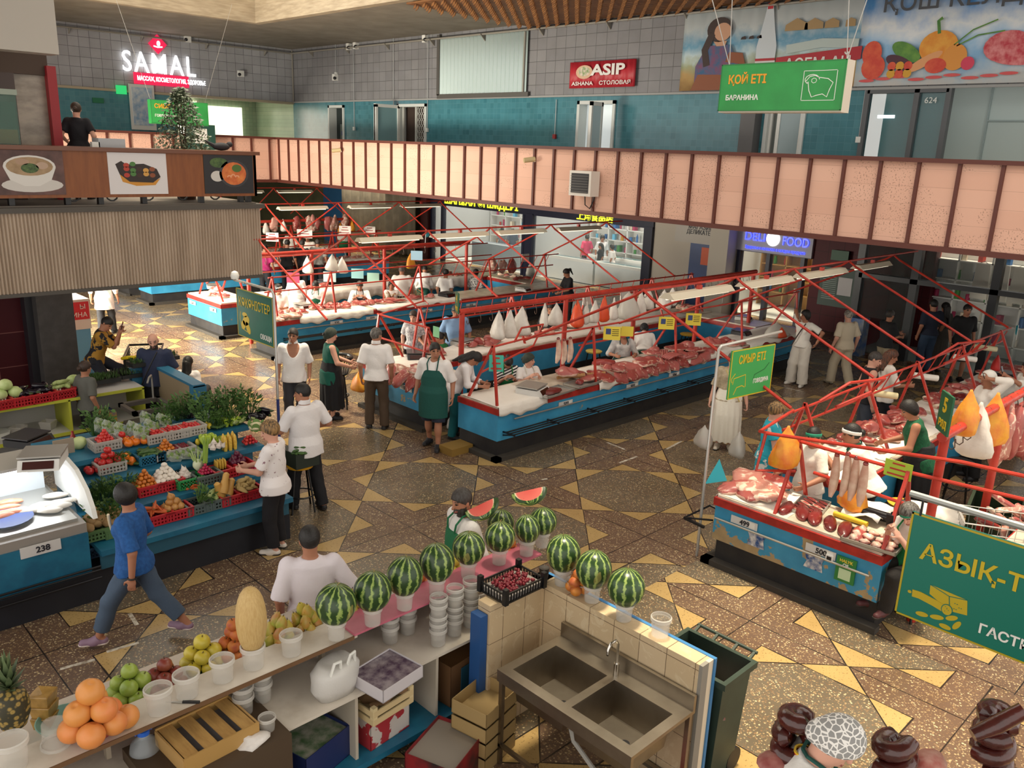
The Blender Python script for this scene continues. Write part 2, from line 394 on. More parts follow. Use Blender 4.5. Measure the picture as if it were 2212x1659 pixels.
slab('pillar_walkway',(17.7,GX(1627,290,17.7).y,3.8),(18.0,GX(1596,290,17.7).y,6.2),M('5c5b5c',.5))
# glass corner of the upper floor, with its frames and the pale hoarding behind
o = struct(B().box((18.9,-6,3.8),(18.95,8.0,6.6)).build('wall_hoarding',M('b9c8c6',.6)))
b = B()
for y in (5.9,5.0,4.1,3.2): b.box((18.85,y,3.8),(18.9,y+.03,6.4))
b.box((18.85,3.2,5.6),(18.9,5.9,5.63));b.build('seam',M('93a3a3',.6),o)
o = struct(B().box((18.04,6.4,3.8),(18.07,7.95,6.15)).build('window_6',M('3f7078',.05,alpha=.45)))
b = B()
for y in (8.0,7.0,6.4): b.box((17.95,y-.05,3.8),(18.1,y+.05,6.2))
b.box((17.95,6.4,6.1),(18.1,8.0,6.2));b.build('window_frame',M('55575a',.4),o)
TXT('624',(17.99,6.85,5.95),.16,m_wht,'lettering',o,(0,-1,0))
tl = B().box((18.02,7.4,5.62),(18.03,7.75,5.68)).build('lamp_glow',M('ffffff',.3,emit=2),o)
# ground floor under the walkway: back wall and olive corner
slab('wall_far',(23.25,28.9,0),(23.5,46,3.35),M('5d5a3c',.8,c2='4d4a33',sc=1))
slab('wall_far',(0,45.8,0),(24,46,3.4),M('54523a',.8));slab('ceiling',(5,35,3.35),(24,46,3.6),m_concd)
slab('wall_shops',(23.2,13.75,0),(23.5,16.95,3.35),M('b7ada0',.7))
slab('wall_shops',(23.2,7.9,0),(23.5,11.25,3.35),m_burg_y)
slab('pillar_shops',(22.6,13.7,0),(23.2,14.35,3.35),M('bcb3a6',.7))
slab('pillar_far',(22.9,28.7,0),(23.3,29.1,3.35),M('4a1a18',.6))
# wall and pillar under the mezzanine
_a,_b = GY(88,740,16.1).x,GY(167,740,16.1).x
slab('wall_mezzanine',(-2,16.6,0),(_b-.2,16.8,3.5),m_burg)
slab('pillar_mezzanine',(_a,16.1,0),(_b,16.7,3.5),M('4c4a49',.6,c2='413f3e',sc=6))
slab('trim_8',(_a-.12,16.35,0),(_a,16.6,3.5),M('24242a',.4))
slab('floor_mezzanine',(-2,14.56,3.5),(7.62,18.6,3.6),M('6e655c',.6))
# ribbed front of the mezzanine
v = [];f = [];nr = 132;x0,x1 = .8,7.64
for i in range(nr*2+1):
 x = x0+(x1-x0)*i/(nr*2);y = 14.5 if i % 2 else 14.46;v += [(x,y,2.28),(x,y,3.5)]
for i in range(nr*2): f.append((2*i,2*i+2,2*i+3,2*i+1))
b = B().add(v,f);b.box((.8,14.5,2.28),(7.62,14.58,3.5)).box((7.58,14.5,2.28),(7.64,18.6,3.5))
struct(b.build('wall_fascia',M('c2b09d',.75,c2='ae9b88',sc=1.5,stretch=(3,1,.5))))
b = B().box((.8,14.42,3.5),(7.72,14.75,3.58)).box((.8,14.46,2.22),(7.66,14.6,2.28));struct(b.build('trim_9',M('4f4a44',.6)))
# ---------------------------------------------------------------- market counters
def paint(name,peel):
 n = N(name);x,y,z = n.xyz();c = n.mix(n.ramp(n.noise(2.5,4),[(.3,(0,0,0,1)),(.7,(1,1,1,1))]),lin('3f9ac4'),lin('2f83ad'))
 pl = n.math('GREATER_THAN',n.math('ADD',n.noise(3.2,7,rough=.62),n.math('MULTIPLY',n.math('SUBTRACT',.56,z),.25)),peel)
 c = n.mix(pl,c,n.mix(n.noise(9,4),lin('b79f76'),lin('8d7b5d')))
 n.set(color=c,rough=.45);return n.m
m_blue = paint('blue_paint',.70);m_bluep = paint('peeling_blue_paint',.555)
m_tealb = M('1f6f8c',.5,c2='185a78',sc=4)
m_red = M('b02a22',.45,c2='8f2019',sc=7);m_pipe = M('c03a2a',.4,c2='a42c20',sc=5)
m_plinth = M('1d1b1d',.7,c2='2a2725',sc=4);m_kerb = M('3c3731',.8)
m_marb = M('d8cdbb',.3,c2='b9ab97',sc=5);m_cloth = M('e7e0d6',.8,bump=.4,sc=14)
m_plate = M('cfcdca',.4);m_ink = M('22242c',.5);m_bar = M('2a2a2d',.35,.6);m_steel = M('b5b3ad',.38,.7)
m_lgreen = M('2b7a3a',.5);m_plug = M('e8e8e6',.4)
CT = []
def counter(name,label,x0,x1,y0,y1,fronts,blue=m_blue,top=.85,marb=m_marb,rack=(),plates=(),group=None):
 """fronts: sides that show ('-y','+y','-x'); plates: (side, position along the side, text)"""
 c = thing(name,label,'counter',(0,0,0),0,group);CT.append((x0,x1,y0,y1))
 i = .06;fy0 = i if '-y' in fronts else 0;fy1 = i if '+y' in fronts else 0;fx = i if '-x' in fronts else 0
 B().box((x0+fx,y0+fy0,0),(x1,y1-fy1,.32)).build('plinth',m_plinth,c)
 B().box((x0+.02,y0+.02 if fy0 else y0,.32),(x1,y1-.02 if fy1 else y1,.75)).build('front_panel',blue,c)
 B().box((x0,y0,.75),(x1,y1,.845)).build('edge_board',m_red,c)
 B().box((x0+.03,y0+.03,.845),(x1-.03,y1-.03,.875)).build('worktop',marb,c)
 k = B()
 if '-y' in fronts: k.box((x0-.06,y0-.06,0),(x1,y0+.06,.07))
 if '+y' in fronts: k.box((x0-.06,y1-.06,0),(x1,y1+.06,.07))
 if '-x' in fronts: k.box((x0-.06,y0-.06,0),(x0+.06,y1+.06,.07))
 k.build('kerb',m_kerb,c)
 for side,a,b in rack:
  r = B();m = int((b-a)/1.05)+1
  for off in (.06,.14,.22):
   if side == '-y': r.tube([(a,y0-off,.47),(b,y0-off,.47)],.012,6)
   elif side == '+y': r.tube([(a,y1+off,.47),(b,y1+off,.47)],.012,6)
   else: r.tube([(x0-off,a,.47),(x0-off,b,.47)],.012,6)
  for q in range(m+1):
   t = a+(b-a)*q/m
   if side == '-y': r.bar((t,y0+.03,.46),(t,y0-.24,.46),.03,.02).bar((t,y0+.03,.40),(t,y0-.2,.46),.02)
   elif side == '+y': r.bar((t,y1-.03,.46),(t,y1+.24,.46),.03,.02)
   else: r.bar((x0+.03,t,.46),(x0-.24,t,.46),.03,.02)
  r.build('bag_rack',m_bar,c)
  r = B()
  if side == '-y': r.tube([(a+.2,y0-.015,.64),(b,y0-.015,.64)],.013,6)
  else: r.tube([(x0-.015,a,.6),(x0-.015,b,.6)],.013,6)
  r.build('conduit',m_steel,c)
 for side,t,s in plates:
  if side == '-y': p0,ax = (t,y0+.012,.655),(1,0,0)
  elif side == '-x': p0,ax = (x0+.012,t,.655),(0,-1,0)
  ax = Vector(ax);nrm = ax.cross(Vector((0,0,1)))
  b = B().prism([(0,-.04),(.34,-.04),(.34,.05),(0,.05)],p0,ax,(0,0,1),nrm*.01)
  o = b.build('number_plate',m_plate,c)
  TXT(s,Vector(p0)+ax*.115+nrm*.012,.085,m_ink,'lettering',o,ax,(0,0,1),bold=.002)
  q = B().prism([(.24,-.03),(.31,-.03),(.31,.04),(.24,.04)],Vector(p0)+nrm*.011,ax,(0,0,1),nrm*.001);q.build('sticker',m_wht,o)
 return c
def pipes(b,pts,r=.02): return b.tube(pts,r,7)
ISL = [(1.15,8.2,'nearest'),(8.85,8.5,'second'),(16.55,8.95,'third'),(24.25,9.3,'farthest')]
XE = 18.7
# row with plates 502-507
c4 = counter('market_counter','long blue meat counter with red edge and plates 502 to 507 facing the open aisle',8.5,XE,8.85,9.8,('-y','-x'),rack=(('-y',8.65,XE),),plates=[('-y',9.9,'502'),('-y',11.7,'503'),('-y',13.0,'504'),('-y',15.3,'505'),('-y',16.6,'506'),('-y',18.0,'507')])
counter('market_counter','short blue end counter where the man in white polo buys meat',8.5,9.5,10.7,12.5,('-x',),plates=[('-x',11.35,'521')])
counter('market_counter','long blue counter behind the hanging white bags',9.5,XE,11.55,12.5,('+y',))
counter('market_counter','blue cross counter closing the far end of the hook beam row',XE-.9,XE,9.8,11.55,())
# row with plate 499/500
c5 = counter('market_counter','blue end counter with badly peeling paint and plates 499 and 500',8.2,9.05,2.8,4.8,('-x','+y'),m_bluep,rack=(('-x',2.9,4.75),),plates=[('-x',4.55,'499'),('-x',3.62,'500')])
for ch in list(c5.children):
 if ch.name.startswith('bag_rack'): bpy.data.objects.remove(ch)
B().tube([(8.3,4.84,.5),(8.0,5.05,.55),(8.55,5.05,.55),(8.6,4.84,.5)],.014,6).bar((8.05,4.8,.5),(8.05,5.08,.52),.03).build('bag_rack',m_bar,c5)
o = B().box((8.185,3.3,.585),(8.215,3.38,.665)).build('socket_box',m_plug,c5);B().box((8.18,3.315,.6),(8.186,3.365,.65)).build('socket_flap',m_dark,o)
o = B().box((8.19,3.05,.42),(8.212,3.26,.70)).build('green_sticker',m_lgreen,c5)
TXT('HALYK',(8.188,3.155,.66),.045,M('e2c84a',.5),'lettering',o,(0,-1,0),align='CENTER',bold=.001);TXT('QR',(8.188,3.155,.615),.045,m_wht,'lettering',o,(0,-1,0),align='CENTER',bold=.001)
B().box((8.187,3.09,.45),(8.19,3.22,.57)).build('sticker_patch',M('bdd6b0',.6),o)
for y,z0 in ((4.32,.42),(3.62,.42)):
 B().prism([(0,0),(.22,0),(.2,.1),(.22,.16),(0,.16),(.03,.08)],(8.214,y,z0),(0,-1,0),(0,0,1),(-.004,0,0)).build('torn_poster',M('1f4a86',.5,c2='d8d8d6',sc=14),c5)
counter('market_counter','long blue meat counter of the nearest row under the ladder rail',9.8,XE,3.85,4.8,('+y',))
counter('market_counter','blue counter behind the hooks with hanging carcasses',9.4,XE,1.15,2.1,())
# row with plates 522-526
counter('market_counter','long blue counter with plates 522 to 526 and sellers in white coats',8.95,XE,16.55,17.5,('-y','-x'),rack=(('-y',9.2,XE),),plates=[('-y',10.4,'522'),('-y',11.4,'523'),('-y',13.1,'524'),('-y',14.6,'525'),('-y',15.9,'526')])
counter('market_counter','short end counter with weathered grey foot beside the green vegetables sign',8.95,9.9,19.1,21.0,('-x','-y'),plates=[('-x',20.85,'531'),('-x',19.7,'530')])
counter('market_counter','long cream topped counter behind the white coated sellers',9.9,XE,19.25,20.2,('-y','+y'))
counter('market_counter','blue cross counter in front of the shop windows',XE-.9,XE,17.5,19.25,())
# far row
counter('market_counter','far blue counter where two men in black stand',9.3,XE-1,24.25,25.2,('-y','-x'),plates=[('-y',14.2,'545'),('-y',15.6,'546')])
counter('market_counter','dark end block of the far row beyond the mezzanine edge',9.3,10.3,26.1,27.9,('-x',))
counter('market_counter','farthest counter piled with poultry and meat by the curtain',10.3,XE-1,26.95,27.9,())
# ---------------------------------------------------------------- red pipe frames over the counters
def aframe(b,x,yf,yi,ya,z=1.82,z0=.86,w=.035):
 b.bar((x,yf,z0),(x,ya,z),w);b.bar((x,yi,z0),(x,ya,z),w)
def frame(name,label,xs,yf,yi,ya,rails,group=None):
 c = thing(name,label,'frame',(0,0,0),0,group)
 for x in xs: b = B();aframe(b,x,yf,yi,ya);b.build('support',m_pipe,c)
 for pts in rails: pipes(B(),pts,.017).build('rail',m_pipe,c)
 return c
def rungs(c,x0,x1,y0,z0,y1,z1,st):
 x = x0
 while x < x1: B().tube([(x,y0,z0),(x,y1,z1)],.009,5).build('rung',m_pipe,c);x += st
f = frame('pipe_rack','red pipe frame on the long counter with plates 502 to 507',[8.55,10.9,13.3,15.7,18.1],8.92,9.6,9.05,
      [[(8.55,9.05,1.8),(9.2,9.05,1.84),(18.2,9.05,1.8)],[(10.9,9.35,1.45),(18.1,9.35,1.45)],[(9.0,9.05,1.82),(9.4,9.3,1.95),(9.9,9.3,1.95),(9.9,9.5,1.55),(8.6,9.4,1.3)]])
f = frame('pipe_rack','red pipe frame on the end counter beside the man in white polo',[8.6],10.85,10.85,10.85,[])
for ch in list(f.children): bpy.data.objects.remove(ch)
for y,in ((10.9,),(12.3,)):
 b = B();b.bar((8.6,y,.86),(8.75,y,1.75),.035);b.bar((9.3,y,.86),(8.75,y,1.75),.035);b.build('support',m_pipe,f)
pipes(B(),[(8.75,12.35,1.75),(8.75,10.85,1.75)],.018).build('rail',m_pipe,f);pipes(B(),[(8.68,12.35,1.35),(8.68,10.85,1.35)],.018).build('rail',m_pipe,f)
pipes(B(),[(8.75,12.3,1.75),(9.8,12.3,1.9),(9.8,12.2,1.85)],.015).build('rail',m_pipe,f)
f = frame('pipe_rack','red ladder rail frame behind the hanging white bags',[9.6,12.0,14.4,16.8,18.5],12.42,11.75,12.2,[[(9.5,12.2,1.82),(18.6,12.2,1.78)],[(9.5,12.28,1.5),(18.6,12.28,1.5)]])
rungs(f,9.8,18.4,12.2,1.82,12.28,1.5,.42)
f = frame('pipe_rack','red ladder rail frame over the long meat counter of the nearest row',[9.6,11.4,13.2,15.15,17.2],4.72,4.05,4.5,[[(9.3,4.5,1.76),(17.8,4.5,1.8)],[(9.3,4.6,1.5),(17.8,4.6,1.52)]])
rungs(f,9.5,17.6,4.5,1.76,4.6,1.5,.45)
for x in (10.0,13.9): pipes(B(),[(x,4.5,1.77),(x+.35,4.3,2.0),(x+.95,4.1,2.0),(x+1.1,4.3,1.75),(x+.5,4.5,1.6)],.02).build('bracket',m_pipe,f)
f = thing('pipe_rack','red pipe frame standing on the peeling 499 and 500 counter','frame')
for y,xi in ((4.05,9.0),(2.84,8.9)):
 b = B();b.bar((8.26,y,.86),(8.62,y,1.68),.036);b.bar((xi,y,.86),(8.62,y,1.68),.036);b.build('support',m_pipe,f)
for pts in ([(8.62,4.1,1.66),(8.62,2.84,1.66),(8.75,1.2,1.7),(9.6,.9,1.75)],[(8.4,4.35,1.72),(8.35,2.3,2.0),(8.5,.8,2.02)],[(8.62,4.05,1.68),(8.35,4.4,1.74),(9.3,4.5,1.78)],[(8.4,4.35,1.72),(8.28,4.35,1.3),(8.62,4.05,1.3)],[(9.0,4.0,1.2),(8.9,2.84,1.2)]):
 pipes(B(),pts,.02).build('rail',m_pipe,f)
f = frame('pipe_rack','red pipe frame on the counter with plates 522 to 526',[9.1,10.6,13.2,15.6,17.8],16.62,17.3,16.8,[[(9.0,16.8,1.8),(18.4,16.8,1.8)],[(9.0,17.0,1.45),(18.4,17.0,1.45)]])
rungs(f,14,18.2,16.8,1.8,17.0,1.45,.5)
f = frame('pipe_rack','red pipe frame on the end counter behind the vegetables sign',[9.1,9.7],19.25,20.6,19.9,[[(9.1,19.9,1.8),(18.4,19.9,1.8)],[(9.1,19.7,1.45),(18.4,19.7,1.45)]])
f = frame('pipe_rack','red pipe frame on the far counter near the curtain',[9.6,11.6,13.6,15.6,17.4],24.4,25.0,24.6,[[(9.5,24.6,1.8),(17.6,24.6,1.8)],[(9.5,24.7,1.4),(17.6,24.7,1.4)]])
f = frame('pipe_rack','red pipe frame on the farthest counter by the curtain',[11.6,13.6,15.6,17.4],27.0,27.6,27.3,[[(11,27.3,1.8),(17.6,27.3,1.8)],[(11,27.2,1.4),(17.6,27.2,1.4)]])
# ---------------------------------------------------------------- hook beams
hook_proto = None
def hook(loc,rz,label,group,size=1.0):
 global hook_proto
 if hook_proto is None:
  pts = [(.0,0,-.06)]+[(.045*math.cos(a),0,.045*math.sin(a)) for a in [PI*(1.25-i/6*1.5) for i in range(7)]]
  pts = [(-.035,0,-.02),(-.045,0,.01),(-.02,0,.045),(.02,0,.045),(.045,0,.01),(.03,0,-.06),(0,0,-.14),(-.01,0,-.20),(.02,0,-.235),(.055,0,-.22),(.065,0,-.18)]
  hook_proto = B().tube(pts,.006,5).build('meat_hook',M('5a4a40',.4,.7),smooth=2)
  hook_proto.location = loc;hook_proto.rotation_euler = (0,0,rz);tag(hook_proto,label,'hook',group);return hook_proto
 return dup(hook_proto,loc,rz,label,group,size)
def beam(label,x0,x1,y,z,posts,r=.05):
 c = thing('hook_rail',label,'beam')
 B().tube([(x0,y,z),(x1,y,z)],r,10).build('beam_pipe',m_pipe,c,True)
 for x in posts: B().tube([(x,y,0),(x,y,z)],r*.95,10).build('post',m_pipe,c,True)
 return c
beam('thick red hook beam on posts in the row of hanging white bags',8.87,18.3,10.25,2.11,[8.95,11.5,13.6,15.9,18.2])
beam('thick red hook beam behind the number five sign',8.65,17.5,2.6,2.1,[8.75,10.7,13.0,15.2])
beam('red hook beam above the white coated sellers',9.2,16.2,18.3,2.1,[9.3,11.0,13.2,16.1])
beam('red hook beam of the far row with hanging carcasses',10.5,17.3,26.0,2.1,[10.6,13.0,15.2,17.2])
for i in range(34): hook((9.1+i*.27,10.25,2.11),PI/2+R.uniform(-.3,.3),'steel S-hook on the thick red beam above the white bags','hooks on the beam of the second row')
for i in range(30): hook((8.85+i*.24,2.6,2.1),PI/2+R.uniform(-.4,.4),'steel S-hook on the red beam behind the number five sign','hooks on the beam of the nearest row')
for i in range(18): hook((9.4+i*.37,18.3,2.1),PI/2,'steel S-hook on the red beam above the white coated sellers','hooks on the beam of the third row')
# ---------------------------------------------------------------- canopies: ridge, bent rafters, lamps
m_lamp = M('d9cfb8',.5);m_tubel = M('fff3d8',.4,emit=1.2)
lamp_proto = None
def lamp(x,y,z,L,label,group):
 global lamp_proto
 if lamp_proto is None:
  lamp_proto = thing('strip_lamp',label,'lamp',(x,y,z),0,group)
  B().prism([(-.13,-.05),(.13,-.05),(.05,.03),(-.05,.03)],(-.65,0,0),(0,1,0),(0,0,1),(1.3,0,0)).build('trough',m_lamp,lamp_proto)
  for s in (-.05,.05): B().tube([(-.6,s,-.065),(.6,s,-.065)],.014,6).build('tube',m_tubel,lamp_proto)
  B().box((-.03,-.03,.03),(.03,.03,.09)).build('bracket',m_pipe,lamp_proto)
  lamp_proto.scale = (L/1.3,1,1);return
 o = dup(lamp_proto,(x,y,z),0,label,group);o.scale = (L/1.3,1,1)
def canopy(label,xs,y,z,yl,yr,zf,x0,x1,r=.021):
 c = thing('pipe_canopy',label,'frame')
 pipes(B(),[(x0,y,z),(x1,y,z+.02)],.018).build('ridge_pipe',m_pipe,c)
 for x in xs:
  a = .16
  pts = [(x,yl,zf)]+[(x,y+(yl-y)*t,zf+(z-.02-zf)*(1-t)) for t in (.12,.06)]+[(x,y,z+.01)]+[(x,y+(yr-y)*t,zf+(z-.02-zf)*(1-t)) for t in (.06,.12)]+[(x,yr,zf)]
  pipes(B(),pts,r).build('rafter',m_pipe,c,True)
canopy('red pipe canopy over the open aisle with four white strip lamps',[9.24,11.6,13.45,15.58,17.63],6.83,2.92,9.05,4.5,1.82,9.2,18.9)
for i,(a,b) in enumerate(((9.75,11.45),(11.75,13.35),(13.6,15.4),(15.9,17.4))):
 lamp((a+b)/2,6.83,2.80,b-a-.1,['white strip lamp hanging nearest the open end of the aisle canopy','white strip lamp second from the open end of the aisle canopy','white strip lamp third along the aisle canopy ridge','white strip lamp at the glass door end of the aisle canopy'][i],'strip lamps over the open aisle')
canopy('red pipe canopy over the aisle by the vegetables sign',[7.6,9.55,11.63,13.49,15.55,17.73],14.5,2.93,16.8,12.2,1.80,7.5,18.4)
for i,x in enumerate((10.6,12.55,14.5,16.6)): lamp(x,14.5,2.83,1.6,'white strip lamp on the ridge of the middle canopy','strip lamps of the middle canopy')
canopy('red pipe canopy beyond the sellers in white coats',[9.4,11.9,14.3,16.6,18.3],22.2,2.96,24.6,20.0,1.8,9,19.5)
for i,x in enumerate((10.6,13.1,15.5,17.5)): lamp(x,22.2,2.86,1.6,'white strip lamp on the third canopy ridge','strip lamps of the third canopy')
canopy('farthest red pipe canopy in front of the olive wall',[11.5,14.0,16.4,18.3],29.9,2.96,32,27.3,1.8,11,18.6)
for i,x in enumerate((12.7,15.2,17.3)): lamp(x,29.9,2.86,1.5,'white strip lamp on the farthest canopy ridge','strip lamps of the farthest canopy')
# ---------------------------------------------------------------- smooth bodies from blended volumes
class SD:
 def __init__(s,res,cut=None): s.p = [];s.res = res;s.cuts = [];s.disp = None
 def _a(s,fn,lo,hi,k,op='u'): s.p.append((fn,np.array(lo,float),np.array(hi,float),k,op));return s
 def cone(s,p,q,r0,r1,k=.02,f0=False,f1=False,op='u'):
  p = np.array(p,float);q = np.array(q,float);d = q-p;L = max(np.linalg.norm(d),1e-6);n = d/L;r = max(r0,r1)
  def fn(X,Y,Z):
   a,b,c = X-p[0],Y-p[1],Z-p[2];t = a*n[0]+b*n[1]+c*n[2];h = np.clip(t/L,0,1)
   u = np.sqrt(np.maximum((a-n[0]*h*L)**2+(b-n[1]*h*L)**2+(c-n[2]*h*L)**2,0))-(r0+(r1-r0)*h)
   if f1: u = np.maximum(u,t-L)
   if f0: u = np.maximum(u,-t)
   return u
  return s._a(fn,np.minimum(p,q)-r,np.maximum(p,q)+r,k,op)
 def ell(s,c,r,rot=None,k=.02,op='u'):
  c = np.array(c,float);r = np.array(r,float);R_ = np.eye(3) if rot is None else np.array(rot);m = np.abs(R_) @ r
  def fn(X,Y,Z):
   a,b,d = X-c[0],Y-c[1],Z-c[2]
   l = [(a*R_[0][i]+b*R_[1][i]+d*R_[2][i])/r[i] for i in range(3)]
   k0 = np.sqrt(l[0]**2+l[1]**2+l[2]**2)+1e-9;k1 = np.sqrt((l[0]/r[0])**2+(l[1]/r[1])**2+(l[2]/r[2])**2)+1e-9
   return k0*(k0-1)/k1
  return s._a(fn,c-m,c+m,k,op)
 def loft(s,p,q,xd,tab,k=.02,f0=True,f1=True,op='u'):
  """tab rows: t, half width, half depth, depth offset"""
  p = np.array(p,float);q = np.array(q,float);d = q-p;L = np.linalg.norm(d);n = d/L
  x = np.array(xd,float);x = x-n*x.dot(n);x /= np.linalg.norm(x);y = np.cross(n,x);T = np.array([r[0] for r in tab])
  A = np.array([r[1] for r in tab]);Bq = np.array([r[2] for r in tab]);O = np.array([r[3] for r in tab]);r = max(A.max(),Bq.max()+abs(O).max())
  def fn(X,Y,Z):
   a,b,c = X-p[0],Y-p[1],Z-p[2];t = (a*n[0]+b*n[1]+c*n[2])/L;tc = np.clip(t,T[0],T[-1])
   w,v,o = np.interp(tc,T,A),np.interp(tc,T,Bq),np.interp(tc,T,O)
   u = a*x[0]+b*x[1]+c*x[2];e = a*y[0]+b*y[1]+c*y[2]-o
   k0 = np.sqrt((u/w)**2+(e/v)**2)+1e-9;k1 = np.sqrt((u/w**2)**2+(e/v**2)**2)+1e-9
   g = k0*(k0-1)/k1
   over = np.maximum(T[0]-t,t-T[-1])*L
   return np.maximum(g,over)
  a0,a1 = p+d*T[0],p+d*T[-1]
  return s._a(fn,np.minimum(a0,a1)-r,np.maximum(a0,a1)+r,k,op)
 def mesh(s):
  us = [x for x in s.p if x[4] == 'u'];h = s.res
  lo = np.min([x[1] for x in us],0)-3*h;hi = np.max([x[2] for x in us],0)+3*h
  nn = np.ceil((hi-lo)/h).astype(int)+1;ax = [(lo[i]+h*np.arange(nn[i])).astype(np.float32) for i in range(3)]
  D = np.full(nn,1.0,np.float32)
  for fn,l,u,k,op in s.p:
   m = 3*h+k;i0 = np.clip(np.floor((l-m-lo)/h).astype(int),0,nn);i1 = np.clip(np.ceil((u+m-lo)/h).astype(int)+1,0,nn)
   if (i1 <= i0).any(): continue
   sl = tuple(slice(a,b) for a,b in zip(i0,i1))
   d = fn(ax[0][sl[0]][:,None,None],ax[1][sl[1]][None,:,None],ax[2][sl[2]][None,None,:]).astype(np.float32);E = D[sl]
   if op == 'u':
    if k > 0: hh = np.clip(.5+.5*(E-d)/k,0,1);E = E+(d-E)*hh-k*hh*(1-hh)
    else: E = np.minimum(E,d)
   else:
    if k > 0: hh = np.clip(.5-.5*(E+d)/k,0,1);E = E+(-d-E)*hh+k*hh*(1-hh)
    else: E = np.maximum(E,-d)
   D[sl] = E
  XX = ax[0][:,None,None],ax[1][None,:,None],ax[2][None,None,:]
  if s.disp: D = D+s.disp(*XX).astype(np.float32)
  for c in s.cuts: D = np.maximum(D,c(*XX))
  D[0] = D[-1] = 1;D[:,0] = D[:,-1] = 1;D[:,:,0] = D[:,:,-1] = 1
  N_ = D < 0;C = np.zeros(nn-1,np.int8)
  for i in (0,1):
   for j in (0,1):
    for k in (0,1): C += N_[i:nn[0]-1+i,j:nn[1]-1+j,k:nn[2]-1+k]
  act = np.argwhere((C > 0) & (C < 8));idx = np.full(nn-1,-1,np.int32);idx[tuple(act.T)] = np.arange(len(act))
  cor = [(i,j,k) for i in (0,1) for j in (0,1) for k in (0,1)]
  val = np.stack([D[act[:,0]+i,act[:,1]+j,act[:,2]+k] for i,j,k in cor],1);acc = np.zeros((len(act),3));cnt = np.zeros(len(act))
  for a in range(8):
   for b in range(a+1,8):
    if sum(abs(cor[a][q]-cor[b][q]) for q in range(3)) != 1: continue
    va,vb = val[:,a],val[:,b];mk = (va < 0) != (vb < 0);t = np.where(mk,va/np.where(mk,va-vb,1),0)
    P_ = np.array(cor[a])[None]+t[:,None]*(np.array(cor[b])-np.array(cor[a]))[None];acc[mk] += P_[mk];cnt[mk] += 1
  V = lo+h*(act+acc/cnt[:,None]);F = []
  for q in range(3):
   o1,o2 = (q+1) % 3,(q+2) % 3;sl0 = [slice(None)]*3;sl1 = [slice(None)]*3;sl0[q] = slice(0,-1);sl1[q] = slice(1,None)
   e = np.argwhere(N_[tuple(sl0)] != N_[tuple(sl1)])
   if not len(e): continue
   s0 = N_[tuple(e.T)];g = []
   for da,db in ((1,1),(0,1),(0,0),(1,0)):
    c = e.copy();c[:,o1] -= da;c[:,o2] -= db;g.append(idx[tuple(c.T)])
   g = np.stack(g,1);g[~s0] = g[~s0][:,::-1];F.append(g)
  return V,np.concatenate(F)
 def build(s,name,mats,parent=None,pick=None,sharp=False):
  V,F = s.mesh();me = bpy.data.meshes.new(name)
  me.vertices.add(len(V));me.vertices.foreach_set('co',V.astype(np.float32).ravel());me.loops.add(F.size);me.loops.foreach_set('vertex_index',F.astype(np.int32).ravel())
  me.polygons.add(len(F));me.polygons.foreach_set('loop_start',np.arange(0,F.size,4,dtype=np.int32));me.polygons.foreach_set('use_smooth',np.ones(len(F),bool))
  for m in (mats if isinstance(mats,(list,tuple)) else [mats]): me.materials.append(m)
  if pick is not None: me.polygons.foreach_set('material_index',pick(V[F].mean(1)).astype(np.int32))
  me.update(calc_edges=True);me.validate()
  o = bpy.data.objects.new(name,me);COL.objects.link(o)
  if parent: o.parent = parent
  return o
def unit(v): v = np.array(v,float);return v/max(np.linalg.norm(v),1e-9)
def ik(a,b,l1,l2,pole):
 a = np.array(a,float);b = np.array(b,float);d = b-a;L = np.linalg.norm(d);mx = (l1+l2)*.995
 if L > mx: b = a+d/L*mx;d = b-a;L = mx
 n = d/L;c = (l1*l1-l2*l2+L*L)/(2*L);hgt = math.sqrt(max(l1*l1-c*c,0));p = np.array(pole,float);p = unit(p-n*p.dot(n))
 return a+n*c+p*hgt,b
SKIN = {'fair': 'c99a7c','tan': 'a8745a','dark': '7d523c','pink': 'cf9c86'}
m_eye = M('1b1412',.3);m_lip = M('8c4a42',.5)
HAIRC = {'black': '15110f','brown': '3d2619','grey': '77736e','dkgrey': '3f3c3a','blond': 'a5804f','auburn': '6a3a20','white': 'bdb6aa'}
def cloth(c,c2=None,sc=30,bump=.25): return M(c,.85,c2=c2,sc=sc,bump=bump)
def head_frame(T,nod,turn,tilt=0):
 """columns: right, forward, up of the head"""
 up0 = unit(T);f0 = unit(np.array([0,1,0])-up0*up0[1])
 cn,sn = math.cos(math.radians(nod)),math.sin(math.radians(nod));f = f0*cn-up0*sn;u = up0*cn+f0*sn
 ct,st = math.cos(math.radians(turn)),math.sin(math.radians(turn));r = np.cross(f,u);f2 = f*ct-r*st;r2 = np.cross(f2,u)
 if tilt: c,s_ = math.cos(math.radians(tilt)),math.sin(math.radians(tilt));r2,u = r2*c+u*s_,u*c-r2*s_
 return np.stack([r2,f2,u],1)
